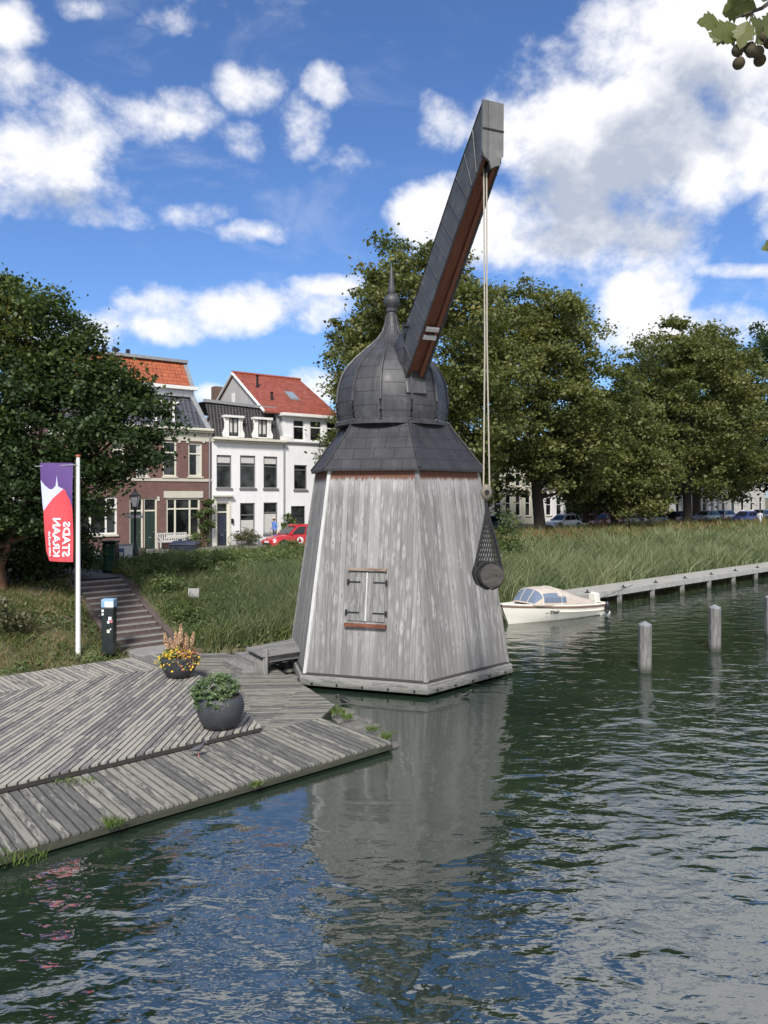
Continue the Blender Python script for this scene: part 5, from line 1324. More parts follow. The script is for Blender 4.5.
def scatter(n, t0, t1, s0, s1, rs, dens=None):
    T = rs.uniform(t0, t1, n); Sx = rs.uniform(s0, s1, n)
    if dens is not None: keep = rs.uniform(size=n) < dens(T, Sx); T, Sx = T[keep], Sx[keep]
    Z = np.array([hgt(a, b) for a, b in zip(T, Sx)]) - .05
    X = Q0.x + U.x * T + N.x * Sx; Y = Q0.y + U.y * T + N.y * Sx
    return np.stack([X, Y, Z], 1), T, Sx
def clump(T, Sx, size, seed):
    a = np.floor(T / size + .35 * np.sin(Sx * 2.1)).astype(int); b = np.floor(Sx / size + .35 * np.sin(T * 1.7)).astype(int)
    return np.modf(np.abs(np.sin(a * 127.1 + b * 311.7 + seed) * 43758.5453))[0]
def pn(T, Sx, f=.5, ph=0): return .5 + .25 * np.sin(T * f * 1.7 + ph + np.sin(Sx * f * 1.3)) + .25 * np.sin(Sx * f * 2.3 + T * f * .9 + ph * 2)
rs = np.random.default_rng(77)
# tall reeds on the water's edge, right bank
P_, T, Sx = scatter(42000, -7, 60, -.3, 5.5, rs, lambda a, b: np.where(a > 25, .5, 1))
f_ = .5 * pn(T, Sx, .5) + .5 * clump(T, Sx, .8, 1)
blades('reeds', P_, (.75 + 1.05 * f_) * rs.uniform(.7, 1.2, len(P_)), .022 + .00035 * np.clip(T, 0, 60), np.clip(f_ * .7 + rs.uniform(0, .4, len(P_)), 0, 1), 'reed_blades', rs, .26)
# drier russet grass higher up
P_, T, Sx = scatter(60000, -9, 62, 4.2, 16.8, rs, lambda a, b: np.where(a > 25, .5, 1) * np.clip(.5 + .5 * (b > 5.0), 0, 1))
f_ = .45 * pn(T, Sx, .35, 2) + .55 * clump(T, Sx, 1.1, 2); sel = (rs.uniform(size=len(P_)) < np.clip(.1 + f_ * 1.0, 0, 1) * np.clip((Sx - 4.5) / 5, 0, 1))
hh = (.3 + .65 * clump(T, Sx, .7, 3)) * rs.uniform(.6, 1.2, len(P_)); ww = .02 + .0004 * np.clip(T, 0, 60)
blades('dry_grass', P_[sel], hh[sel], ww[sel], rs.uniform(0, 1, sel.sum()), 'dry_blades', rs, .3)
blades('meadow_grass', P_[~sel], hh[~sel] * 1.1, ww[~sel], rs.uniform(0, 1, (~sel).sum()), 'grass_blades', rs, .3)
# reed bed left of the crane (between the deck, the steps and the street)
def left_d(a, b): return np.clip((a + 22.1) / .4, 0, 1) * 1.0
P_, T, Sx = scatter(36000, -22.1, -8, .35, 5.6, rs, left_d)
f_ = np.clip((T + 21.5) / 5, 0, 1)
blades('reeds', P_, (.5 + 1.15 * f_ * np.clip(1.2 - Sx * .12, .5, 1)) * rs.uniform(.6, 1.15, len(P_)), np.full(len(P_), .013), np.clip(.1 + .5 * clump(T, Sx, .5, 4) + rs.uniform(-.1, .35, len(P_)), 0, 1), 'reed_blades', rs, .2)
P_, T, Sx = scatter(50000, -22.1, -6, -.1, 12.2, rs, left_d)
blades('meadow_grass', P_, (.2 + .6 * clump(T, Sx, .6, 5)) * rs.uniform(.5, 1.2, len(P_)), np.full(len(P_), .016), np.clip(.6 * clump(T, Sx, .45, 6) + rs.uniform(0, .5, len(P_)), 0, 1), 'grass_blades', rs, .4)
# ground left of the steps
P_, T, Sx = scatter(36000, -36, -24.4, .15, 6.8, rs, lambda a, b: np.clip(.25 + 1.1 * (b > .9) * pn(a, b, 1.1, 1), 0, 1))
Sel = rs.uniform(size=len(P_)) < .16
blades('meadow_grass', P_[~Sel], (.10 + .22 * pn(T, Sx, .9)[~Sel]) * rs.uniform(.5, 1.4, (~Sel).sum()), np.full((~Sel).sum(), .011), rs.uniform(0, .9, (~Sel).sum()), 'grass_blades', rs, .45)
blades('dry_grass', P_[Sel], .3 * rs.uniform(.5, 1.4, Sel.sum()), np.full(Sel.sum(), .010), rs.uniform(0, 1, Sel.sum()), 'dry_blades', rs, .5)
def weeds(name, n, t0, t1, s0, s1, size, hmax, m, rs, dens=None, seed=0):
    P_, T, Sx = scatter(n, t0, t1, s0, s1, rs, dens); c_ = clump(T, Sx, .55, seed); P = P_.copy()
    P[:, 2] += rs.uniform(0, 1, len(P)) ** .8 * hmax * (.25 + .75 * c_); V, Fq = leaves(P, size, rs, .5, 1.7)
    return npmesh(name, V, Fq, np.clip(.55 * clump(T, Sx, .8, seed + 3) + rs.uniform(0, .45, len(P)), 0, 1), m, None, 'stuff')
weeds('bank_weeds', 60000, -22.1, -9, .2, 12.0, .075, .8, 'leaf_shrub', rs, lambda a, b: left_d(a, b) * np.where(a > -17, np.clip((b - 3) / 4, .12, 1), 1), 11)
weeds('verge_weeds', 40000, -5, 55, 1.0, 16.5, .14, .75, 'leaf_shrub', rs, lambda a, b: (clump(a, b, 2.2, 31) > .55) * 1.0, 21)
weeds('ground_weeds', 16000, -34, -24.5, .6, 6.5, .07, .3, 'leaf_shrub', rs, lambda a, b: (clump(a, b, 1.1, 41) > .5) * 1.0, 41)
def shrub(name, label, cat, base, rad, h, n, leaf, m, seed, group=None, sig=.16, ncl=26, stems=6):
    rs_ = np.random.default_rng(seed); t = thing(name, label, cat, tuple(base), group=group)
    lobes = [(rs_.uniform(-.4, .4) * rad, rs_.uniform(-.4, .4) * rad, h * rs_.uniform(.35, .7), rad * rs_.uniform(.4, .7), rad * rs_.uniform(.4, .7), h * rs_.uniform(.28, .4)) for _ in range(6)]
    P, cv = crown_pts(lobes, ncl, n // ncl, rs_, sig, shell=.3); P[:, 2] = np.maximum(P[:, 2], .02)
    V, Fq = leaves(P, leaf, rs_); npmesh('foliage', V + np.array(base), Fq, np.clip(cv * .5 + rs_.uniform(0, .5, len(P)), 0, 1), m, t)
    s_ = MB(); rr_ = random.Random(seed)
    for k in range(stems): s_.tube([Vector(base) + Vector((rr_.uniform(-.1, .1), rr_.uniform(-.1, .1), -.05)), Vector(base) + Vector((rr_.uniform(-.4, .4) * rad, rr_.uniform(-.4, .4) * rad, h * rr_.uniform(.5, .9)))], [.02, .008], 5)
    obj('stem', s_, 'stem', t); return t
GSH = 'bushes scattered on the bank'
BK = [(-21.2, 4.6, .7, .8, 'bush touching the upper right kerb of the stairs'), (-21.4, 2.6, .6, .7, 'bush touching the lower right kerb of the stairs'), (-16.2, 3.2, .8, .9, 'bush low on the bank right of the small grey sign'), (-14.2, 4.6, .9, 1.1, 'leafy bush in the middle of the reed bank'), (-18.6, 5.4, .8, .9, 'yellowish bush up the bank behind the small grey sign'), (-12.2, 9.6, 1.0, 1.0, 'bush on the bank top in front of the red car bonnet')]
def WB(t, s): return W(t, s, hgt(t, s))
shl = [(-19.6, 6.2, .9, 1.0, 'round bush at the top corner of the stairs'), (-17.6, 7.6, 1.0, .9, 'low bush on the bank top in front of the brick house'), (-15.2, 6.6, 1.1, 1.1, 'wide bush on the bank top in front of the white house'), (-12.6, 7.6, 1.2, 1.1, 'bush on the bank below the red car'), (-19.8, 3.6, .8, .8, 'small bush beside the middle of the stairs'), (-19.3, 1.9, .6, .6, 'small bush at the foot of the stairs by the deck'), (-17.9, 4.4, .9, .9, 'green bush just behind the small grey sign'), (-10.2, 7.4, 1.2, 1.2, 'bush on the bank hard against the crane wall')]
for i, (t_, s_, r_, h_, lb) in enumerate(shl + BK): shrub('bush', lb, 'bush', WB(t_, s_), r_, h_, 1900, .075, 'leaf_shrub', 100 + i, GSH)
shrub('bush', 'slim tall leafy bush on the right bank beside the crane', 'bush', WB(-.4, 5.2), .9, 2.9, 3000, .12, 'leaf_shrub', 120, GSH, sig=.3)
shrub('ivy_clump', 'pale grey green ivy around the trunk foot at the left edge', 'ivy', (-12.05, 23.6, .6), .75, 1.9, 2600, .10, 'leaf_ivy', 121)
for i, (x, y, r_, h_, lb) in enumerate(((-14.4, 28.6, 2.2, 2.3, 'dark undergrowth bush beneath the left tree, at the frame edge'), (-12.6, 29.6, 1.3, 1.5, 'dark undergrowth bush beneath the left tree, nearer the stairs'), (-14.2, 30.6, 1.7, 1.9, 'dark undergrowth bush beneath the left tree, at the back by the street'), (-13.4, 27.7, 1.0, 1.2, 'dark undergrowth bush beneath the left tree, lowest on the bank'))):
    t_, s_ = TS(x, y); shrub('bush', lb, 'bush', (x, y, hgt(t_, s_)), r_, h_, 5200, .11, 'leaf_dark', 130 + i, 'undergrowth bushes below the left tree', sig=.28, ncl=60)
shrub('climbing_plant', 'green climber growing up the right corner of the brick house', 'climber', tuple(Fa.pt(-.45, -.35, G0)), .55, 2.9, 2200, .12, 'leaf_shrub', 140, sig=.14)
shrub('climbing_plant', 'round green shrub against the wall between the two white houses', 'shrub', tuple(Fa.pt(5.3, -.4, G0)), .6, 2.3, 1800, .12, 'leaf_shrub', 141, sig=.16)
shrub('front_garden_plant', 'straggly plants in front of the ground floor window of the white house', 'plant', tuple(Fa.pt(2.2, -.8, G0)), .9, 1.0, 1400, .10, 'leaf_ivy', 142)
shrub('front_garden_plant', 'leafy plants growing beside the pale garden bench', 'plant', tuple(Fa.pt(-1.3, -.8, G0)), .7, .9, 1200, .10, 'leaf_shrub', 143)

# ------------------------------------------------------------------ steps up the bank
stp = thing('stone_steps', 'brown brick outdoor steps climbing the bank between sloping kerbs', 'steps', tuple(W(-23.2, 1.7, .45)))
T0, T1_ = -24.2, -22.4; NSt = 12
for i in range(NSt):
    s0 = 1.75 + i * .395; z1 = .36 + (i + 1) * (2.222 - .36) / NSt; m_ = MB()
    m_.hexa([W(T0, s0, z1 - .35), W(T1_, s0, z1 - .35), W(T1_, s0 + .5, z1 - .35), W(T0, s0 + .5, z1 - .35), W(T0, s0, z1), W(T1_, s0, z1), W(T1_, s0 + (.395 if i < NSt - 1 else .5), z1), W(T0, s0 + (.395 if i < NSt - 1 else .5), z1)])
    o = obj('step', m_, 'step_brick', stp, bevel=.01)
    m_ = MB(); m_.hexa([W(T0, s0 - .012, z1 - .05), W(T1_, s0 - .012, z1 - .05), W(T1_, s0 + .07, z1 - .05), W(T0, s0 + .07, z1 - .05), W(T0, s0 - .012, z1 + .004), W(T1_, s0 - .012, z1 + .004), W(T1_, s0 + .07, z1 + .004), W(T0, s0 + .07, z1 + .004)]); obj('nosing', m_, 'kerb_stone', o)
for tq in (T0 - .22, T1_ + .02):
    m_ = MB(); z0, z1 = .50, 2.34
    m_.hexa([W(tq, 1.4, z0 - .5), W(tq + .2, 1.4, z0 - .5), W(tq + .2, 6.75, z1 - .7), W(tq, 6.75, z1 - .7), W(tq, 1.4, z0), W(tq + .2, 1.4, z0), W(tq + .2, 6.75, z1), W(tq, 6.75, z1)]); obj('side_kerb', m_, 'step_brick', stp, bevel=.02)
m_ = MB(); m_.hexa([W(-24.0, .6, .1), W(-22.2, .6, .1), W(-22.2, 1.8, .1), W(-24.0, 1.8, .1), W(-24.0, .6, .34), W(-22.2, .6, .34), W(-22.2, 1.8, .36), W(-24.0, 1.8, .36)]); obj('bottom_landing', m_, 'kerb_stone', stp, bevel=.02)

# ------------------------------------------------------------------ flag and pole
fb = at(78, 650, .62); fp = thing('flagpole', 'slim white flagpole with a rusty red cap on the grass', 'flagpole', tuple(fb))
zt = EYE + (HZ - 457) * fb.y / F
m_ = MB(); m_.tube([fb + Vector((0, 0, -.2)), Vector((fb.x, fb.y, 3)), Vector((fb.x, fb.y, zt))], [.078, .068, .055], 14); obj('shaft', m_, 'pole_white', fp, smooth=True)
m_ = MB(); m_.lathe((fb.x, fb.y, zt), [(.075, 0), (.085, .04), (.06, .075)], 14); obj('cap', m_, 'rust_cap', fp)
m_ = MB(); m_.tube([(fb.x + .02, fb.y - .06, zt - .25), (fb.x - 1.33, fb.y - .06, zt - .30)], .017, 6); obj('banner_arm', m_, 'steel', fp)
m_ = MB(); m_.tube([(fb.x - .05, fb.y - .10, zt - .1), (fb.x - .05, fb.y - .10, 1.6)], .006, 4); obj('halyard', m_, 'rope', fp)
k_ = fb.y / F
def FXZ(px, py): return ((px - 384) * k_, EYE + (HZ - py) * k_)
flag = thing('banner_flag', 'purple and red banner flag hanging from the white pole', 'flag', (fb.x - .6, fb.y - .06, 3.2))
def fl_y(x, z): # gentle folds
    return fb.y - .07 + .045 * math.sin((x - fb.x) * 8 + z * .9) * min(1, (zt - .3 - z) / 1.2) + .02 * math.sin(z * 3 + x * 5)
def left_edge(z):
    z0, z1 = FXZ(0, 462)[1], FXZ(0, 561)[1]; f = max(0, min(1, (z0 - z) / (z0 - z1))); return FXZ(41 + 9 * f ** 1.6, 0)[0]
def flag_mesh(poly, m, off=0.0, name='cloth'):
    """triangulated cloth region given as photo-pixel polygon, sampled on the folds"""
    bm = bmesh.new(); vs = [bm.verts.new((x, 0, z)) for x, z in (FXZ(*p) for p in poly)]; f = bm.faces.new(vs)
    for i in range(26):   # slice into strips so that the cloth can fold
        z_ = FXZ(0, 460 + i * 4.1)[1]; bmesh.ops.bisect_plane(bm, geom=bm.verts[:] + bm.edges[:] + bm.faces[:], plane_co=(0, 0, z_), plane_no=(0, 0, 1))
    for i in range(12):
        x_ = FXZ(41 + i * 3, 0)[0]; bmesh.ops.bisect_plane(bm, geom=bm.verts[:] + bm.edges[:] + bm.faces[:], plane_co=(x_, 0, 0), plane_no=(1, 0, 0))
    mb = MB(); mb.mesh([(v.co.x, fl_y(v.co.x, v.co.z) + off, v.co.z) for v in bm.verts], [tuple(v.index for v in f.verts) for f in bm.faces] if not bm.verts.index_update() else [])
    bm.free(); return obj(name, mb, m, flag)
flag_mesh([(40.8, 463), (73.5, 463), (73.5, 508), (70, 498), (68, 496), (66, 490), (64, 489), (59, 486.5), (58.2, 481), (57.7, 475), (57.2, 481), (56.5, 486), (53, 489.5), (50, 489), (45, 485), (41, 480)], 'flag_purple', name='purple_cloth')
flag_mesh([(41, 480), (45, 485), (50, 489), (53, 489.5), (56.5, 486), (57.2, 481), (57.7, 475), (58.2, 481), (59, 486.5), (64, 489), (54, 498), (44, 511), (43, 505)], 'flag_lilac', name='lilac_cloth')
flag_mesh([(64, 489), (66, 490), (68, 496), (70, 498), (73.5, 508), (73.5, 562), (49.5, 561), (46, 551), (45, 535), (44, 511), (54, 498)], 'flag_red', name='red_cloth')
def tword(s, px, y_bottom, y_top, width):
    """word running up the banner, seen mirrored from this side; px = its right-hand edge (letter foot), width = cap height in px"""
    tmp = text_mb(s, 1.0, lambda x, y: (x, y, 0)); xs = [v[0] for v in tmp.v]; ys = [v[1] for v in tmp.v]; sx = (y_bottom - y_top) / (max(xs) - min(xs)); sy = width / (max(ys) - min(ys))
    nx0, ny0 = min(xs), min(ys)
    for side in (-1, 1):
        mb = MB(); vv = []
        for x, y, _ in tmp.v:
            X, Z = FXZ(px - width + (y - ny0) * sy, y_bottom - (x - nx0) * sx); vv.append((X, fl_y(X, Z) + .022 * side, Z))
        mb.mesh(vv, tmp.f); mb.f = list(tmp.f); yield mb
for wd, px, yb, yt, wpx in (('STADS', 70.5, 556.5, 521.5, 7.0), ('KRAAN', 61.5, 556.5, 518, 7.0), ('utrecht', 52.8, 556, 531, 3.4)):
    for mb in tword(wd, px, yb, yt, wpx): mb.uv = [None] * len(mb.f); mb.var = [.5] * len(mb.f); obj('lettering', mb, 'flag_text', flag)
# ------------------------------------------------------------------ street furniture
p = at(109, 649, .6); ps = thing('service_pillar', 'dark green service pillar with a blue and white top beside the steps', 'pillar', tuple(p))
m_ = MB(); m_.box(p.x - .19, p.x + .19, p.y - .15, p.y + .15, .45, 1.93); obj('body', m_, 'bin_body', ps, bevel=.02)
m_ = MB(); m_.box(p.x - .205, p.x + .205, p.y - .165, p.y + .165, 1.93, 2.20); hd = obj('head', m_, 'sky_label', ps, bevel=.03)
m_ = MB(); m_.box(p.x - .08, p.x + .19, p.y - .172, p.y - .16, 1.95, 2.13); obj('front_panel', m_, 'white_label', hd)
for (dx, z_, w_, mm) in ((-.15, 1.83, .035, 'white_label'), (-.15, 1.72, .03, 'white_label'), (.08, 1.58, .05, 'white_label'), (.12, 1.50, .04, 'pink_petal'), (.03, 1.47, .035, 'white_label'), (.03, 1.18, .045, 'cream_paint'), (.1, 1.25, .02, 'white_label')):
    m_ = MB(); m_.box(p.x + dx - w_, p.x + dx + w_, p.y - .156, p.y - .149, z_ - w_, z_ + w_ * 1.3); obj('sticker', m_, mm, ps)
m_ = MB(); m_.tube([(p.x, p.y - .15, 1.68), (p.x, p.y - .17, 1.68)], .04, 12); obj('socket', m_, 'iron', ps)
p = at(110.5, 572.5, 2.226); b_ = thing('waste_container', 'black and green round-edged waste bin at the top of the steps', 'bin', tuple(p))
m_ = MB(); m_.box(p.x - .28, p.x + .28, p.y - .26, p.y + .26, 2.23, 3.48); bd2 = obj('body', m_, 'bin_body', b_, bevel=.06)
m_ = MB(); m_.box(p.x - .31, p.x + .31, p.y - .29, p.y + .29, 3.48, 3.58); obj('lid', m_, 'bin_body', b_, bevel=.04)
m_ = MB(); m_.box(p.x - .12, p.x + .20, p.y - .275, p.y - .262, 2.35, 3.30); obj('front_panel', m_, 'bin_green', b_)
m_ = MB(); m_.box(p.x - .18, p.x + .18, p.y - .295, p.y - .264, 3.33, 3.43); obj('slot', m_, 'rubber', b_)
p = at(124.5, 568, 2.226); b_ = thing('utility_cabinet', 'white utility cabinet with a blue poster next to the waste bin', 'cabinet', tuple(p))
fr2 = lambda a, b, c: (p.x + a * .9 - b * .3, p.y + a * .35 + b * .9, c)
m_ = MB(); m_.box(-.28, .34, -.2, .2, 2.23, 3.25, fr2); obj('body', m_, 'white_label', b_, bevel=.015)
m_ = MB(); m_.box(-.31, .37, -.23, .23, 3.25, 3.30, fr2); obj('top', m_, 'zinc', b_, bevel=.01)
m_ = MB(); m_.box(-.27, -.02, -.212, -.202, 2.5, 3.12, fr2); po_ = obj('poster', m_, 'blue_label', b_)
m_ = MB(); m_.box(-.22, -.07, -.216, -.213, 2.75, 2.95, fr2); obj('poster_print', m_, 'cream_paint', po_)
p = at(184, 559.5, 2.23); p.y += .0; b_ = thing('waste_container', 'low dark blue rubbish container standing in front of the bench', 'container', tuple(p))
m_ = MB(); m_.box(p.x - .66, p.x + .66, p.y - .4, p.y + .4, 2.22, 3.0); obj('body', m_, 'navy', b_, bevel=.04)
m_ = MB(); m_.hexa([(p.x - .72, p.y - .46, 3.0), (p.x + .72, p.y - .46, 3.0), (p.x + .72, p.y + .46, 3.0), (p.x - .72, p.y + .46, 3.0), (p.x - .5, p.y - .2, 3.18), (p.x + .64, p.y - .3, 3.18), (p.x + .64, p.y + .3, 3.18), (p.x - .5, p.y + .3, 3.18)]); obj('lid', m_, 'navy', b_, bevel=.03)
for dx in (-.2, .25): m_ = MB(); m_.tube([(p.x + dx, p.y, 3.17), (p.x + dx, p.y, 3.26)], .09, 10); obj('knob', m_, 'navy', b_)
# lamp post
p = at(135, 565, 2.226); lp = thing('street_lamp', 'black cast iron street lamp with a lantern before the brick house', 'street lamp', tuple(p))
m_ = MB(); m_.lathe((p.x, p.y, 2.2), [(.22, 0), (.22, .12), (.16, .16), (.15, .7), (.11, .78), (.075, .85), (.06, 1.3), (.055, 2.55), (.09, 2.6), (.05, 2.66), (.05, 2.75)], 14); obj('post', m_, 'iron', lp, smooth=True)
m_ = MB(); m_.tube([(p.x - .38, p.y, 4.62), (p.x + .38, p.y, 4.62)], .02, 6); obj('crossbar', m_, 'iron', lp)
m_ = MB(); m_.box(p.x - .42, p.x + .40, p.y - .035, p.y - .02, 4.42, 4.56); obj('street_nameplate', m_, 'sign_grey', lp)
lz = 4.95; m_ = MB()
for sx, sy in ((-1, -1), (1, -1), (1, 1), (-1, 1)): m_.tube([(p.x + sx * .10, p.y + sy * .10, lz), (p.x + sx * .19, p.y + sy * .19, lz + .48)], .016, 5)
m_.box(p.x - .12, p.x + .12, p.y - .12, p.y + .12, lz - .06, lz); m_.lathe((p.x, p.y, lz + .48), [(.30, 0), (.32, .03), (.24, .08), (.10, .22), (.09, .27), (.04, .30), (.02, .38)], 4, phase=R(45)); obj('lantern_frame', m_, 'iron', lp)
m_ = MB(); m_.hexa([(p.x - .09, p.y - .09, lz), (p.x + .09, p.y - .09, lz), (p.x + .09, p.y + .09, lz), (p.x - .09, p.y + .09, lz), (p.x - .18, p.y - .18, lz + .47), (p.x + .18, p.y - .18, lz + .47), (p.x + .18, p.y + .18, lz + .47), (p.x - .18, p.y + .18, lz + .47)]); obj('lantern_glass', m_, 'lamp_glass', lp)
# low bollard beside the lamp
q = at(142, 560, 2.226); m_ = MB(); m_.box(q.x - .17, q.x + .17, q.y - .1, q.y + .1, 2.2, 2.85); tag(obj('bollard', m_, 'block_wood', bevel=.02), 'short square brown bollard right of the street lamp', 'bollard')
# bench
bp = Fa.pt(-2.75, -.75, G0 + .01); bn = thing('park_bench', 'pale weathered slatted garden bench under the big brick house window', 'bench', tuple(bp))
def bx_(m_, t0, t1, b0, b1, z0, z1): m_.box(t0, t1, b0, b1, z0, z1, lambda a, b, c: bp + HU * a + HB * b + Vector((0, 0, c)))
m_ = MB(); [bx_(m_, -.9, .9, -.25 + .11 * i, -.16 + .11 * i, .42, .45) for i in range(5)]; obj('seat', m_, 'bench_wood', bn)
m_ = MB(); [bx_(m_, -.88 + .135 * i, -.82 + .135 * i, .27, .30, .48, .88) for i in range(14)]; bx_(m_, -.92, .92, .26, .31, .88, .95); bx_(m_, -.9, .9, .265, .305, .46, .50); obj('backrest', m_, 'bench_wood', bn)
for a_ in (-.9, .84):
    for b0 in (-.26, .26): m_ = MB(); bx_(m_, a_, a_ + .06, b0 - .03, b0 + .03, 0, .66 if b0 < 0 else .9); obj('leg', m_, 'bench_wood', bn)
    m_ = MB(); bx_(m_, a_ - .01, a_ + .07, -.3, .26, .66, .70); obj('armrest', m_, 'bench_wood', bn)
# small sign on the bank
q = at(193.5, 613, .0); q = Vector(((193.5 - 384) * 28.2 / F, 28.2, 0)); tz = TS(q.x, q.y); hz_ = hgt(*tz)
sg = thing('notice_board', 'small square grey notice sign on a post among the reeds', 'sign', (q.x, q.y, hz_))
zc_ = EYE - (593 - HZ) * 28.2 / F
m_ = MB(); m_.box(q.x - .21, q.x + .21, q.y - .02, q.y + .02, zc_ - .17, zc_ + .17); obj('panel', m_, 'sign_grey', sg, bevel=.01)
m_ = MB(); m_.tube([(q.x, q.y + .03, hz_ - .1), (q.x, q.y + .03, zc_ + .1)], .03, 8); obj('post', m_, 'zinc', sg)
# bicycle by the white house
def bicycle(loc, rz):
    b = thing('bicycle', 'dark bicycle leaning by the white house wall next to its door', 'bicycle', tuple(loc), rz)
    for x in (-.52, .52):
        m_ = MB(); m_.tube([(x + .33 * math.cos(a), 0, .34 + .33 * math.sin(a)) for a in [2 * math.pi * i / 20 for i in range(21)]], .018, 5)
        w = obj('wheel', m_, 'rubber', b, local=True)
        m_ = MB(); [m_.tube([(x, 0, .34), (x + .32 * math.cos(a), 0, .34 + .32 * math.sin(a))], .003, 3) for a in [2 * math.pi * i / 14 for i in range(14)]]; obj('spokes', m_, 'steel', w, local=True)
    m_ = MB()
    for a, c in (((-.52, 0, .34), (-.05, 0, .3)), ((-.05, 0, .3), (-.2, 0, .85)), ((-.52, 0, .34), (-.17, 0, .75)), ((-.05, 0, .3), (.36, 0, .8)), ((-.17, 0, .75), (.35, 0, .84)), ((.34, 0, .95), (.52, 0, .34))): m_.tube([a, c], .018, 6)
    obj('frame', m_, 'iron', b, local=True)
    m_ = MB(); m_.tube([(.15, -.27, 1.02), (.33, -.2, 1.04), (.34, 0, .97), (.33, .2, 1.04), (.15, .27, 1.02)], .014, 6); obj('handlebar', m_, 'steel', b, local=True)
    m_ = MB(); m_.box(-.32, -.08, -.07, .07, .86, .92); obj('saddle', m_, 'rubber', b, local=True, bevel=.02)
bicycle(Fa.pt(1.75, -.35, G0 + .012), math.atan2(.6, .8))

# ------------------------------------------------------------------ planters
def pot(name, label, c, prof):
    t = thing(name, label, 'planter', tuple(c)); m_ = MB(); m_.lathe(tuple(c), prof, 40); obj('bowl', m_, 'pot', t, smooth=True)
    m_ = MB(); r = prof[-1][0]; m_.lathe((c[0], c[1], c[2] + prof[-1][1] + .0), [(r, 0), (.01, .03)], 24); obj('soil', m_, 'soil', t); return t
c1 = at(179, 677, ZU); c1.z = ZU + .003
pot('planter_bowl', 'dark bowl planter on the deck holding yellow flowers and tan plumes', c1, [(.20, 0), (.30, .02), (.42, .16), (.50, .36), (.53, .54), (.52, .60), (.48, .60), (.47, .52)])
rs2 = np.random.default_rng(9)
fl = thing('flower_cluster', 'yellow flowers with pinkish leaves spilling over the farther bowl', 'flowers', (c1.x, c1.y, c1.z + .55))
def mound(n, rx, h, droop, seed):
    r_ = np.random.default_rng(seed); a = r_.uniform(0, 2 * math.pi, n); r = np.sqrt(r_.uniform(0, 1, n)) * rx * (1 + .12 * r_.normal(size=n))
    z = h * (1 - (r / rx) ** 2) + r_.uniform(-.05, .1, n); z = np.where(r > rx * .85, z - r_.uniform(0, droop, n), z); return np.stack([r * np.cos(a), r * np.sin(a), z], 1)
bs = np.array([c1.x, c1.y, c1.z + .58])
for nm, mm, n_, sz, sd_ in (('leaves', 'conifer', 1000, .06, 1), ('yellow_flowers', 'yellow_petal', 1100, .055, 2), ('pink_leaves', 'pink_petal', 420, .05, 3)):
    P = mound(n_, .54, .17, .24, sd_); 
    if nm == 'pink_leaves': P[:, 0] = np.abs(P[:, 0]) * .9 + .05
    V, Fq = leaves(P + bs, sz, rs2); npmesh(nm, V, Fq, rs2.uniform(0, 1, len(P)), mm, fl)
gp = thing('plume_grass', 'tan feathery flower plumes rising from the farther bowl', 'plant', (c1.x, c1.y, c1.z + .6))
for i, (dx, h_) in enumerate(((-.37, 1.22), (-.25, 1.05), (-.10, 1.25), (-.02, 1.15), (.08, 1.48), (.16, 1.18), (.24, 1.1), (.38, 1.2), (.02, 1.0), (-.16, .95))):
    yy = rs2.uniform(-.15, .15); n_ = 420; zz_ = rs2.uniform(.45, 1, n_); rad = .055 * np.sin(np.clip((1 - zz_) / .55, 0.03, 1) * math.pi * .62 + .1) ; an = rs2.uniform(0, 6.28, n_)
    P = np.stack([c1.x + dx * (.6 + .4 * zz_) + rad * np.cos(an), c1.y + yy + rad * np.sin(an), c1.z + .5 + (h_ - .45) * zz_], 1)
    V, Fq = leaves(P, .035, rs2, 1.0); npmesh('plume', V, Fq, rs2.uniform(0, 1, n_), 'plume', gp)
    m_ = MB(); m_.tube([(c1.x + dx * .5, c1.y + yy * .6, c1.z + .55), (c1.x + dx, c1.y + yy, c1.z + .5 + (h_ - .45) * .6)], .008, 4); obj('stalk', m_, 'stem', gp)
c2 = at(219, 729.5, ZU); c2.z = ZU + .003; c2.y += .15
pot('planter_bowl', 'dark rounded bowl planter near the deck step holding a green shrub', c2, [(.24, 0), (.32, .02), (.43, .13), (.50, .30), (.525, .46), (.50, .61), (.455, .69), (.42, .71), (.40, .66)])
cs_ = thing('juniper_shrub', 'feathery green shrub in the nearer bowl leaning to its left', 'shrub', (c2.x, c2.y, c2.z + .6))
P, cv = crown_pts([(-.16, -.08, .14, .46, .40, .28), (.12, .05, .18, .28, .26, .22), (-.24, -.26, -.04, .30, .26, .22), (-.42, -.12, .10, .18, .2, .2), (.02, -.36, -.08, .2, .14, .14), (-.02, .05, .30, .2, .2, .2), (.14, -.28, -.02, .18, .16, .16)], 210, 42, rs2, .035, .3)
V, Fq = leaves(P + np.array([c2.x, c2.y, c2.z + .72]), .034, rs2, .8, 2.2); npmesh('foliage', V, Fq, np.clip(cv * .6 + rs2.uniform(0, .4, len(P)), 0, 1), 'conifer', cs_)
m_ = MB(); [m_.tube([(c2.x, c2.y, c2.z + .6), (c2.x + a_, c2.y + b2, c2.z + .95)], [.015, .006], 4) for a_, b2 in ((-.2, -.1), (.1, .05), (0, .1), (-.1, .1))]; obj('stem', m_, 'stem', cs_)

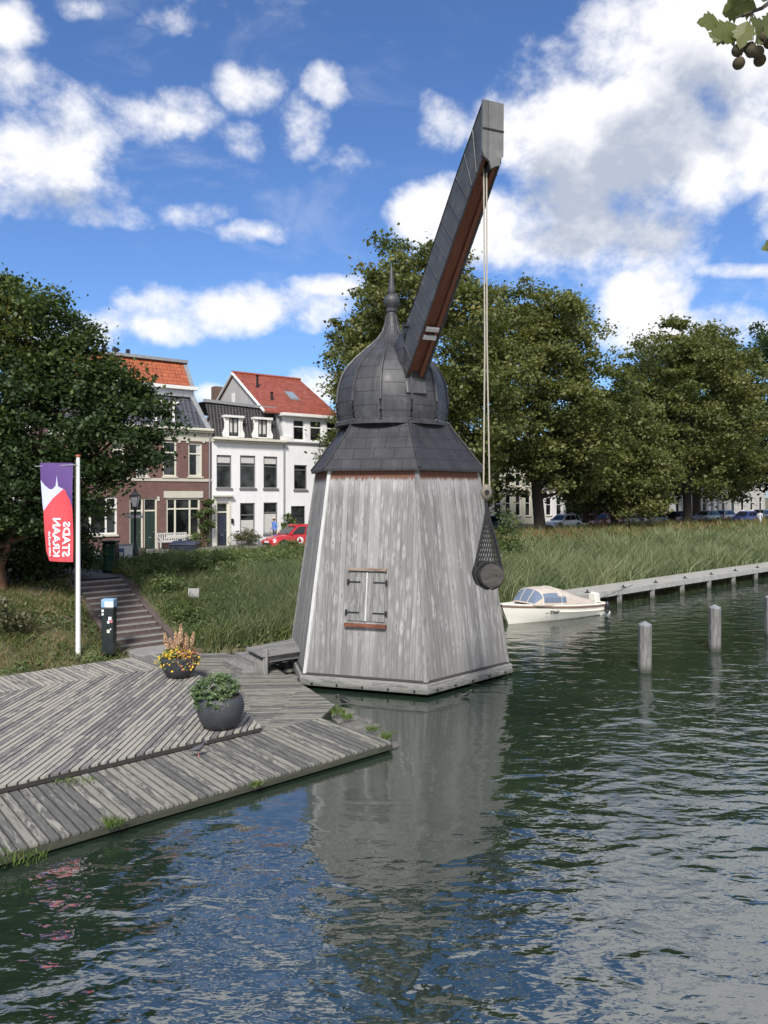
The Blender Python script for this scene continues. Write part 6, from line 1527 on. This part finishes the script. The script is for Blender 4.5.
# weeds and stones at the deck edge
rs3 = np.random.default_rng(4)
for i, (px, py, r_, h_, n_, lb) in enumerate(((338, 712, .18, .16, 110, 'weed tuft on the stones, the one nearest the crane wall'), (347, 717, .16, .14, 90, 'weed tuft on the stones next to the duck'), (372, 729, .13, .12, 80, 'weed tuft on the deck edge between two other tufts'), (386, 737, .12, .15, 80, 'weed tuft at the right hand corner of the deck'), (255, 797 - 13, .12, .09, 60, 'weed tuft on the middle of the deck front edge'), (113, 823, .16, .14, 90, 'weed tuft on the deck front edge, second from the left'), (12, 858, .26, .12, 150, 'weed patch at the left end of the deck front edge'), (75, 782, .22, .10, 110, 'weed patch growing along the deck step'), (96, 655, .7, .28, 600, 'weed clump at the foot of the service pillar'))):
    c = at(px, py, ZL + .01); a = rs3.uniform(0, 6.28, n_); r = np.sqrt(rs3.uniform(0, 1, n_)) * r_
    P = np.stack([c.x + r * np.cos(a) * (2 if i in (6, 7) else 1), c.y + r * np.sin(a), np.full(n_, c.z - .03)], 1)
    o = blades('weed_tuft', P - np.array(c), rs3.uniform(.4, 1.1, n_) * h_, np.full(n_, .008 if r_ < .3 else .014), rs3.uniform(0, 1, n_), 'weed', rs3, .5, kind=None); o.location = c
    tag(o, lb, 'weed', 'weeds sprouting along the deck')
stones = [(350, 722, .42, .16), (362, 728, .35, .14), (343, 714, .4, .14), (373, 734, .3, .12), (335, 708, .4, .15), (357, 717, .25, .12), (384, 740, .22, .08), (366, 721, .2, .08)]
mk = ['large flat', 'pale', 'broad', 'small', 'grey', 'rounded', 'wet', 'little']
whs = ['in the middle of the spit', 'right of the large flat one', 'left of the large flat one', 'near the deck corner', 'nearest the crane', 'behind the large flat one', 'at the tip of the deck corner', 'out in the water beyond the others']
for i, (px, py, r_, h_) in enumerate(stones):
    c = at(px, py, .12); m_ = MB(); n1 = 9; rr_ = random.Random(i)
    c.x += .12
    m_.lathe((c.x, c.y, -.1), [(r_ * 1.05, 0), (r_ * 1.0, .12), (r_ * .75, .08 + h_ * .5), (r_ * .25, .10 + h_ * .6)], n1)
    m_.v = [(x + rr_.uniform(-.05, .05), y + rr_.uniform(-.05, .05), z_ + rr_.uniform(-.02, .02)) for x, y, z_ in m_.v]
    tag(obj('bank_stone', m_, 'rock', smooth=True), f'{mk[i]} grey stone {whs[i]}', 'stone', 'stones at the corner of the deck')
# rubble between gangway and crane
m_ = MB(); rr_ = random.Random(3)
for i in range(46):
    c = at(rr_.uniform(262, 296), rr_.uniform(655, 683), .12); m_.ball((c.x + .1, c.y + .3, rr_.uniform(0, .15)), rr_.uniform(.07, .18), 7, 5, (1.2, .9, .6))
tag(obj('rubble', m_, 'rock'), 'brownish rubble between the deck and the crane base', None, kind='stuff')

# ------------------------------------------------------------------ birds
def bird(name, label, cat, loc, rz, L=.3, col='bird_grey', swim=False):
    t = thing(name, label, cat, tuple(loc), rz); h0 = .0 if swim else L * .28
    m_ = MB(); m_.mesh(*(lambda st: ([(x, w * math.cos(a), z + hh_ * math.sin(a)) for x, z, w, hh_ in st for a in [2 * math.pi * k / 10 for k in range(10)]], [(i * 10 + k, i * 10 + (k + 1) % 10, (i + 1) * 10 + (k + 1) % 10, (i + 1) * 10 + k) for i in range(len(st) - 1) for k in range(10)]))(
        [(-L * .62, h0 + L * .16, .004, .004), (-L * .45, h0 + L * .18, L * .07, L * .04), (-L * .2, h0 + L * .22, L * .16, L * .13), (.05 * L, h0 + L * .24, L * .19, L * .19), (L * .22, h0 + L * .30, L * .14, L * .17), (L * .30, h0 + L * .42, L * .08, L * .11), (L * .33, h0 + L * .52, L * .075, L * .085), (L * .40, h0 + L * .54, L * .05, L * .05), (L * .44, h0 + L * .53, .004, .004)]))
    obj('body', m_, col, t, smooth=True)
    m_ = MB(); m_.tube([(L * .43, 0, h0 + L * .53), (L * .53, 0, h0 + L * .51)], [L * .022, .001], 6); obj('beak', m_, 'beak', t)
    t_ = bpy.data.objects
    for o in t.children: o.matrix_parent_inverse = Matrix.Identity(4)
    if not swim:
        for s_ in (-1, 1): m_ = MB(); m_.tube([(0, s_ * L * .07, h0 + L * .1), (.01, s_ * L * .07, 0)], L * .015, 5); m_.tube([(0, s_ * L * .07, .005), (L * .1, s_ * L * .07, .005)], L * .012, 4); obj('leg', m_, 'pink_petal', t, local=True)
    return t
_obj = obj
def obj(name, mb, m, parent=None, **kw):
    if parent is not None and 'local' not in kw: kw['local'] = LOCAL
    return _obj(name, mb, m, parent, **kw)
LOCAL = True
bird('pigeon', 'grey pigeon standing on the lower deck boards', 'pigeon', at(198, 757, ZL + .002), R(25), .34)
bird('coot', 'black water bird swimming near the stones by the crane', 'coot', at(344, 704, 0), R(150), .42, 'bird_black', True)
bird('coot', 'small black water bird swimming in front of the right crane wall', 'coot', at(466, 697, 0), R(20), .32, 'bird_black', True)

# ------------------------------------------------------------------ cars
def make_car(paint, label, loc, rz, group=None, L=4.0, Wd=1.7, H=1.48, logo=False):
    c = thing('parked_car', label, 'car', tuple(loc), rz, group)
    hl_, hwd = L / 2, Wd / 2
    def loft(st, m, nm, par):   # st: (x, zlow, zhigh, halfwidth low, halfwidth high)
        m_ = MB(); V = []; 
        for x, zl, zh, wl, wh_ in st: V += [(x, -wl, zl), (x, -wl * 1.0, zl + (zh - zl) * .45), (x, -wh_, zh - .03), (x, -wh_ * .93, zh), (x, wh_ * .93, zh), (x, wh_, zh - .03), (x, wl, zl + (zh - zl) * .45), (x, wl, zl)]
        n_ = len(st); m_.mesh(V, [(i * 8 + k, i * 8 + (k + 1) % 8, (i + 1) * 8 + (k + 1) % 8, (i + 1) * 8 + k) for i in range(n_ - 1) for k in range(8)] + [tuple(range(7, -1, -1)), tuple((n_ - 1) * 8 + k for k in range(8))])
        return obj(nm, m_, m, par, smooth=True)
    body = loft([(-hl_, .42, .62, hwd * .80, hwd * .74), (-hl_ + .06, .30, .80, hwd * .92, hwd * .84), (-hl_ + .35, .24, .90, hwd, hwd * .92), (-hl_ * .45, .20, .93, hwd, hwd * .94), (hl_ * .25, .20, .94, hwd, hwd * .94), (hl_ * .5, .22, .90, hwd, hwd * .92), (hl_ - .4, .24, .78, hwd * .98, hwd * .88), (hl_ - .1, .28, .66, hwd * .90, hwd * .80), (hl_, .38, .55, hwd * .78, hwd * .70)], paint, 'body', c)
    # glasshouse: pillars in body colour between dark panes
    zb = .91; zt_ = H; xb0, xb1, xt0, xt1 = -hl_ + .12, hl_ * .47, -hl_ + .55, hl_ * .10
    def gh(x, s): return x
    bl_ = [(xb0, hwd * .88), (xb1, hwd * .86)]; tl_ = [(xt0, hwd * .68), (xt1, hwd * .68)]
    def sidep(f, g, sg): # f along, g up
        x = (xb0 * (1 - f) + xb1 * f) * (1 - g) + (xt0 * (1 - f) + xt1 * f) * g; w_ = hwd * (.87 * (1 - g) + .69 * g); return (x, sg * w_, zb + (zt_ - .05 - zb) * g)
    m_ = MB(); m_.hexa([sidep(0, 0, -1), sidep(1, 0, -1), sidep(1, 0, 1), sidep(0, 0, 1), sidep(0, 1, -1), sidep(1, 1, -1), sidep(1, 1, 1), sidep(0, 1, 1)]); obj('cabin', m_, paint, c, bevel=.04)
    def sp(f, g, sg, o=.012): p = sidep(f, g, sg); return (p[0], p[1] + sg * o, p[2])
    for sg in (-1, 1):
        for f0, f1 in ((.07, .26), (.29, .58), (.61, .90)):
            m_ = MB(); sh = .0; m_.face([sp(f0, .08, sg), sp(f1 + (.05 if f1 > .8 else 0), .08, sg), sp(f1, .86, sg), sp(f0 + .02, .86, sg)]); obj('side_window', m_, 'car_glass', c)
    def endp(f, yy, g):
        a = sidep(f, g, 1); return (a[0] + (.014 if f else -.014), yy * a[1], a[2] + .006)
    for f, nm in ((1, 'windscreen'), (0, 'rear_window')):
        m_ = MB(); m_.face([endp(f, -.9, .08), endp(f, .9, .08), endp(f, .86, .88), endp(f, -.86, .88)]); obj(nm, m_, 'car_glass', c)
    m_ = MB(); m_.hexa([(xt0 - .02, -hwd * .66, zt_ - .06), (xt1 + .04, -hwd * .66, zt_ - .06), (xt1 + .04, hwd * .66, zt_ - .06), (xt0 - .02, hwd * .66, zt_ - .06), (xt0 + .1, -hwd * .58, zt_), (xt1 - .05, -hwd * .58, zt_), (xt1 - .05, hwd * .58, zt_), (xt0 + .1, hwd * .58, zt_)]); obj('roof_panel', m_, paint, c, bevel=.02)
    for x in (-hl_ * .62, hl_ * .64):
        for sg in (-1, 1):
            m_ = MB(); m_.tube([(x, sg * (hwd - .20), .31), (x, sg * (hwd + .005), .31)], .31, 20); w = obj('wheel', m_, 'rubber', c)
            m_ = MB(); m_.tube([(x, sg * (hwd - .02), .31), (x, sg * (hwd + .016), .31)], .20, 16); obj('rim', m_, 'alloy', w)
            m_ = MB(); m_.tube([(x, sg * (hwd - .10), .33), (x, sg * (hwd + .001), .33)], .365, 20); obj('wheel_arch', m_, 'rubber', c)
    for sg in (-1, 1):
        m_ = MB(); m_.ball((hl_ - .20, sg * hwd * .70, .64), .13, 10, 6, (1.1, 1, .75)); obj('headlight', m_, 'lamp_glass', c, smooth=True)
        m_ = MB(); m_.ball((-hl_ + .08, sg * hwd * .76, .76), .11, 10, 6, (.7, .8, 1.3)); obj('tail_light', m_, 'tail_red', c, smooth=True)
        m_ = MB(); m_.ball((hl_ * .36, sg * (hwd * .98), .98), .08, 8, 6, (.6, 1.1, .8)); obj('wing_mirror', m_, paint, c, smooth=True)
    m_ = MB(); m_.box(hl_ - .04, hl_ + .01, -.45, .45, .36, .46); obj('grille', m_, 'rubber', c)
    m_ = MB(); m_.box(hl_ + .0, hl_ + .02, -.25, .25, .47, .57); obj('number_plate', m_, 'white_label', c)
    if logo:
        for sg in (-1, 1):
            m_ = MB(); y_ = sg * (hwd + .006); m_.tube([(.18, y_, .58), (.18, y_ + sg * .008, .58)], .22, 24); lg = obj('door_emblem', m_, 'white_label', c)
            m_ = MB(); m_.tube([(.18, y_ + sg * .009, .56), (.18, y_ + sg * .014, .56)], .09, 16); m_.box(.22, .27, min(y_, y_ + sg * .014), max(y_, y_ + sg * .014), .60, .74); obj('emblem_mark', m_, 'tail_red', lg)
    return c
ang = math.atan2(HU.y, HU.x)
make_car('paint_red', 'bright red hatchback with a round white door emblem before the white house', Vector((-5.35, 44.75, 2.215)), ang + math.pi, logo=True, L=3.9, H=1.52)
GC = 'cars parked along the street under the trees'
def atd(px, d, z=2.215): return Vector(((px - 384) * d / F, d, z))
a2 = math.atan2(U.y, U.x)
make_car('paint_white', 'white hatchback parked right of the nearest dark tree trunk', atd(563, 70), ang + math.pi, GC)
for (pt, px, d, lb, r_) in (('paint_maroon', 607, 73.5, 'dark red car half hidden by foliage behind the small tree', math.pi), ('paint_navyc', 489, 66.5, 'dark blue car peeking out beside the crane wall', 0), ('paint_dkgrey', 651, 80, 'dark grey car, first right of the small tree', math.pi), ('paint_navyc', 680, 83.5, 'navy car parked left of the round tree trunk', 0),
                        ('paint_silver', 706, 87, 'silver car parked in front of the white portico villa', math.pi), ('paint_white', 727, 90.5, 'white car parked right of the portico villa', 0), ('paint_bluec', 745, 83, 'bright blue car parked near the right edge', math.pi), ('paint_blackc', 628, 77, 'black car in deep shade behind the low tree', 0), ('paint_silver', 765, 93, 'silver car cut off by the right edge', 0)):
    make_car(pt, lb, atd(px, d), ang + r_, GC)

# ------------------------------------------------------------------ people
def person(label, loc, rz, shirt, trousers, hat=None, h=1.75, walk=.12):
    t = thing('person', label, 'person', tuple(loc), rz); k = h / 1.75
    J_ = {'pel': (0, 0, .95, .15), 'waist': (0, 0, 1.08, .135), 'chest': (0.02, 0, 1.32, .165), 'neck': (.02, 0, 1.48, .06), 'headb': (.03, 0, 1.56, .075), 'head': (.03, 0, 1.64, .10), 'top': (.02, 0, 1.72, .075),
          'shl': (.02, .19, 1.42, .065), 'ell': (-.05, .27, 1.16, .045), 'wrl': (.08, .27, .94, .032), 'shr': (.02, -.19, 1.42, .065), 'elr': (-.02, -.27, 1.16, .045), 'wrr': (.14, -.26, .96, .032),
          'hpl': (0, .09, .88, .095), 'knl': (walk, .10, .50, .06), 'anl': (walk * .6, .10, .08, .04), 'tol': (walk * .6 + .16, .11, .04, .035), 'hpr': (0, -.09, .88, .095), 'knr': (-walk * .4, -.10, .50, .06), 'anr': (-walk * 2, -.10, .09, .04), 'tor': (-walk * 2 + .15, -.11, .04, .035)}
    for sd_, w_, y_ in (('l', (.08, .27, .94), 1), ('r', (.14, -.26, .96), -1)):
        J_['pm' + sd_] = (w_[0] + .02, w_[1], w_[2] - .07, .034)
        for f in range(4): J_[f'f{f}{sd_}'] = (w_[0] + .045 - f * .018 + .02, w_[1] - y_ * .01, w_[2] - .165 + abs(f - 1.3) * .012, .0085)
        J_['th' + sd_] = (w_[0] + .065, w_[1] - y_ * .01, w_[2] - .10, .010)
    E = [('pel', 'waist'), ('waist', 'chest'), ('chest', 'neck'), ('neck', 'headb'), ('headb', 'head'), ('head', 'top'), ('chest', 'shl'), ('shl', 'ell'), ('ell', 'wrl'), ('chest', 'shr'), ('shr', 'elr'), ('elr', 'wrr'), ('pel', 'hpl'), ('hpl', 'knl'), ('knl', 'anl'), ('anl', 'tol'), ('pel', 'hpr'), ('hpr', 'knr'), ('knr', 'anr'), ('anr', 'tor')]
    for sd_ in 'lr': E += [('wr' + sd_, 'pm' + sd_), ('pm' + sd_, 'th' + sd_)] + [('pm' + sd_, f'f{f}{sd_}') for f in range(4)]
    names = list(J_); me = bpy.data.meshes.new('body'); me.from_pydata([tuple(c * k for c in J_[n_][:3]) for n_ in names], [(names.index(a), names.index(b)) for a, b in E], []); o = bpy.data.objects.new('body', me); C.objects.link(o)
    md = o.modifiers.new('skin', 'SKIN')
    if not me.skin_vertices: me.skin_vertices.new()
    for i, n_ in enumerate(names): r_ = J_[n_][3] * k; me.skin_vertices[0].data[i].radius = (r_, r_); me.skin_vertices[0].data[i].use_root = (n_ == 'pel')
    ss = o.modifiers.new('sub', 'SUBSURF'); ss.levels = 1; ss.render_levels = 1
    dg = bpy.context.evaluated_depsgraph_get(); dg.update(); nm = bpy.data.meshes.new_from_object(o.evaluated_get(dg)); bpy.data.objects.remove(o)
    for mm in (shirt, trousers, 'skin', 'hair'): nm.materials.append(MAT[mm])
    for p in nm.polygons:
        p.use_smooth = True; z_ = p.center.z / k; hand = abs(p.center.y) > .2 * k and z_ < 1.0
        p.material_index = 2 if (z_ > 1.49 or hand) else (0 if z_ > .94 else (3 if z_ < .10 else 1))
    b = bpy.data.objects.new('body', nm); C.objects.link(b); b.parent = t
    m_ = MB(); m_.ball((.13 * k, 0, 1.625 * k), .018, 6, 5, (1.2, .8, 1.3)); m_.ball((.04 * k, .095 * k, 1.63 * k), .022, 6, 5, (.7, .5, 1.2)); m_.ball((.04 * k, -.095 * k, 1.63 * k), .022, 6, 5, (.7, .5, 1.2)); obj('nose_and_ears', m_, 'skin', t)
    m_ = MB(); [m_.ball((.118 * k, s_ * .034 * k, 1.655 * k), .010, 6, 5) for s_ in (-1, 1)]; m_.box(.112 * k, .124 * k, -.022, .022, 1.582 * k, 1.588 * k); obj('eyes_and_mouth', m_, 'hair', t)
    if hat: m_ = MB(); m_.lathe((.02 * k, 0, 1.69 * k), [(.19, 0), (.19, .012), (.11, .02), (.10, .09), (.05, .11)], 16); obj('hat', m_, hat, t, smooth=True)
    else: m_ = MB(); m_.ball((.0, 0, 1.675 * k), .112, 12, 8, (1, 1, .95)); obj('hair', m_, 'hair', t, smooth=True)
    return t
person('person in blue shirt and pale hat walking behind the red car', Fa.pt(3.75, -1.15, G0 + .012), ang + math.pi, 'blue_shirt', 'dark_trousers', 'straw_hat')
person('person in pale clothes walking under the trees at the far right', atd(760, 74, 2.2), ang, 'pale_shirt', 'pale_shirt', None)

# ------------------------------------------------------------------ plane tree twig close to the camera, top right
LOCAL = False
pt = thing('plane_tree_branch', 'overhanging plane tree twig with leaves and round fruits, top right', 'branch', (1.75, 3.2, 7.75))
def near(px, py, d=3.2): return Vector(((px - 384) * d / F, d, EYE + (HZ - py) * d / F))
m_ = MB(); m_.tube([near(860, -60, 3.5), near(800, -20, 3.3), near(762, 8, 3.2), near(735, 18, 3.2)], [.022, .014, .008, .004], 7); m_.tube([near(800, -20, 3.3), near(790, 120, 3.3), near(776, 230, 3.2)], [.012, .008, .003], 6)
tw = obj('twig', m_, 'bark', pt, smooth=True)
def plane_leaf(c, size, dirang, tilt, roll, nm='leaf', seed=0, var=.5):
    out = [(0, 0), (.10, -.18), (.22, -.34), (.30, -.30), (.42, -.46), (.48, -.32), (.60, -.34), (.68, -.20), (.82, -.17), (1.0, 0), (.84, .16), (.70, .19), (.62, .34), (.48, .31), (.40, .46), (.30, .29), (.20, .33), (.10, .17)]
    rx = Matrix.Rotation(roll, 3, 'X'); ry = Matrix.Rotation(tilt, 3, 'Z'); rd = Matrix.Rotation(dirang, 3, 'Y'); M_ = ry @ rd @ rx
    m_ = MB(); cen = Vector((.42 * size, 0, 0))
    pts = [Vector((x * size, 0 + .04 * size * math.sin(5 * x + seed) + .10 * size * abs(z), z * size)) for x, z in out]; P_ = [c + M_ @ p for p in pts]; cc = c + M_ @ Vector((.42 * size, -.012 * size, 0))
    for i in range(len(P_)): m_.face([cc, P_[i], P_[(i + 1) % len(P_)]], var=var)
    obj(nm, m_, 'plane_leaf', pt)
for i, (px, py, d, s_, an, ti, ro, v_) in enumerate(((741, 27, 3.2, .165, 158, .25, .2, .45), (748, 20, 3.15, .12, 105, -.5, -.3, .9), (770, -2, 3.2, .17, 200, .2, .5, .3), (757, 8, 3.2, .10, 175, .1, -.4, .7), (775, 14, 3.1, .13, 115, .6, .2, .35), (778, -8, 3.3, .16, 60, .2, .4, .5), (765, 24, 3.25, .11, 80, .4, .1, .6), (752, -4, 3.2, .14, 190, .5, .5, .4), (780, 30, 3.2, .14, 150, .2, .3, .4), (720, 22, 3.2, .12, 170, .3, .1, .5), (732, 40, 3.25, .11, 210, -.3, .2, .6), (762, -14, 3.2, .2, 230, .4, .3, .4), (745, 2, 3.3, .15, 150, .3, -.4, .6), (772, 34, 3.2, .13, 200, .3, .1, .3), (776, 246, 3.2, .075, 165, .2, .3, .6), (776, 240, 3.2, .07, 140, .3, .5, .2))):
    plane_leaf(near(px, py, d), s_, R(an), ti, ro, seed=i, var=v_)
for (px, py) in ((738, 50), (739, 63), (752, 51), (758, 52), (760, 60), (764, 38), (770, 42), (750, 48)):
    c = near(px, py, 3.2 + random.uniform(-.04, .04)); m_ = MB(); m_.tube([near(752, 12, 3.2), (near(752, 12, 3.2) + c) / 2 + Vector((.01, 0, 0)), c], .0018, 4); obj('fruit_stalk', m_, 'bark', pt)
    m_ = MB(); m_.ball(c, .026, 14, 10); obj('fruit', m_, 'fruit', pt, smooth=True)
print('objects', len(bpy.data.objects))
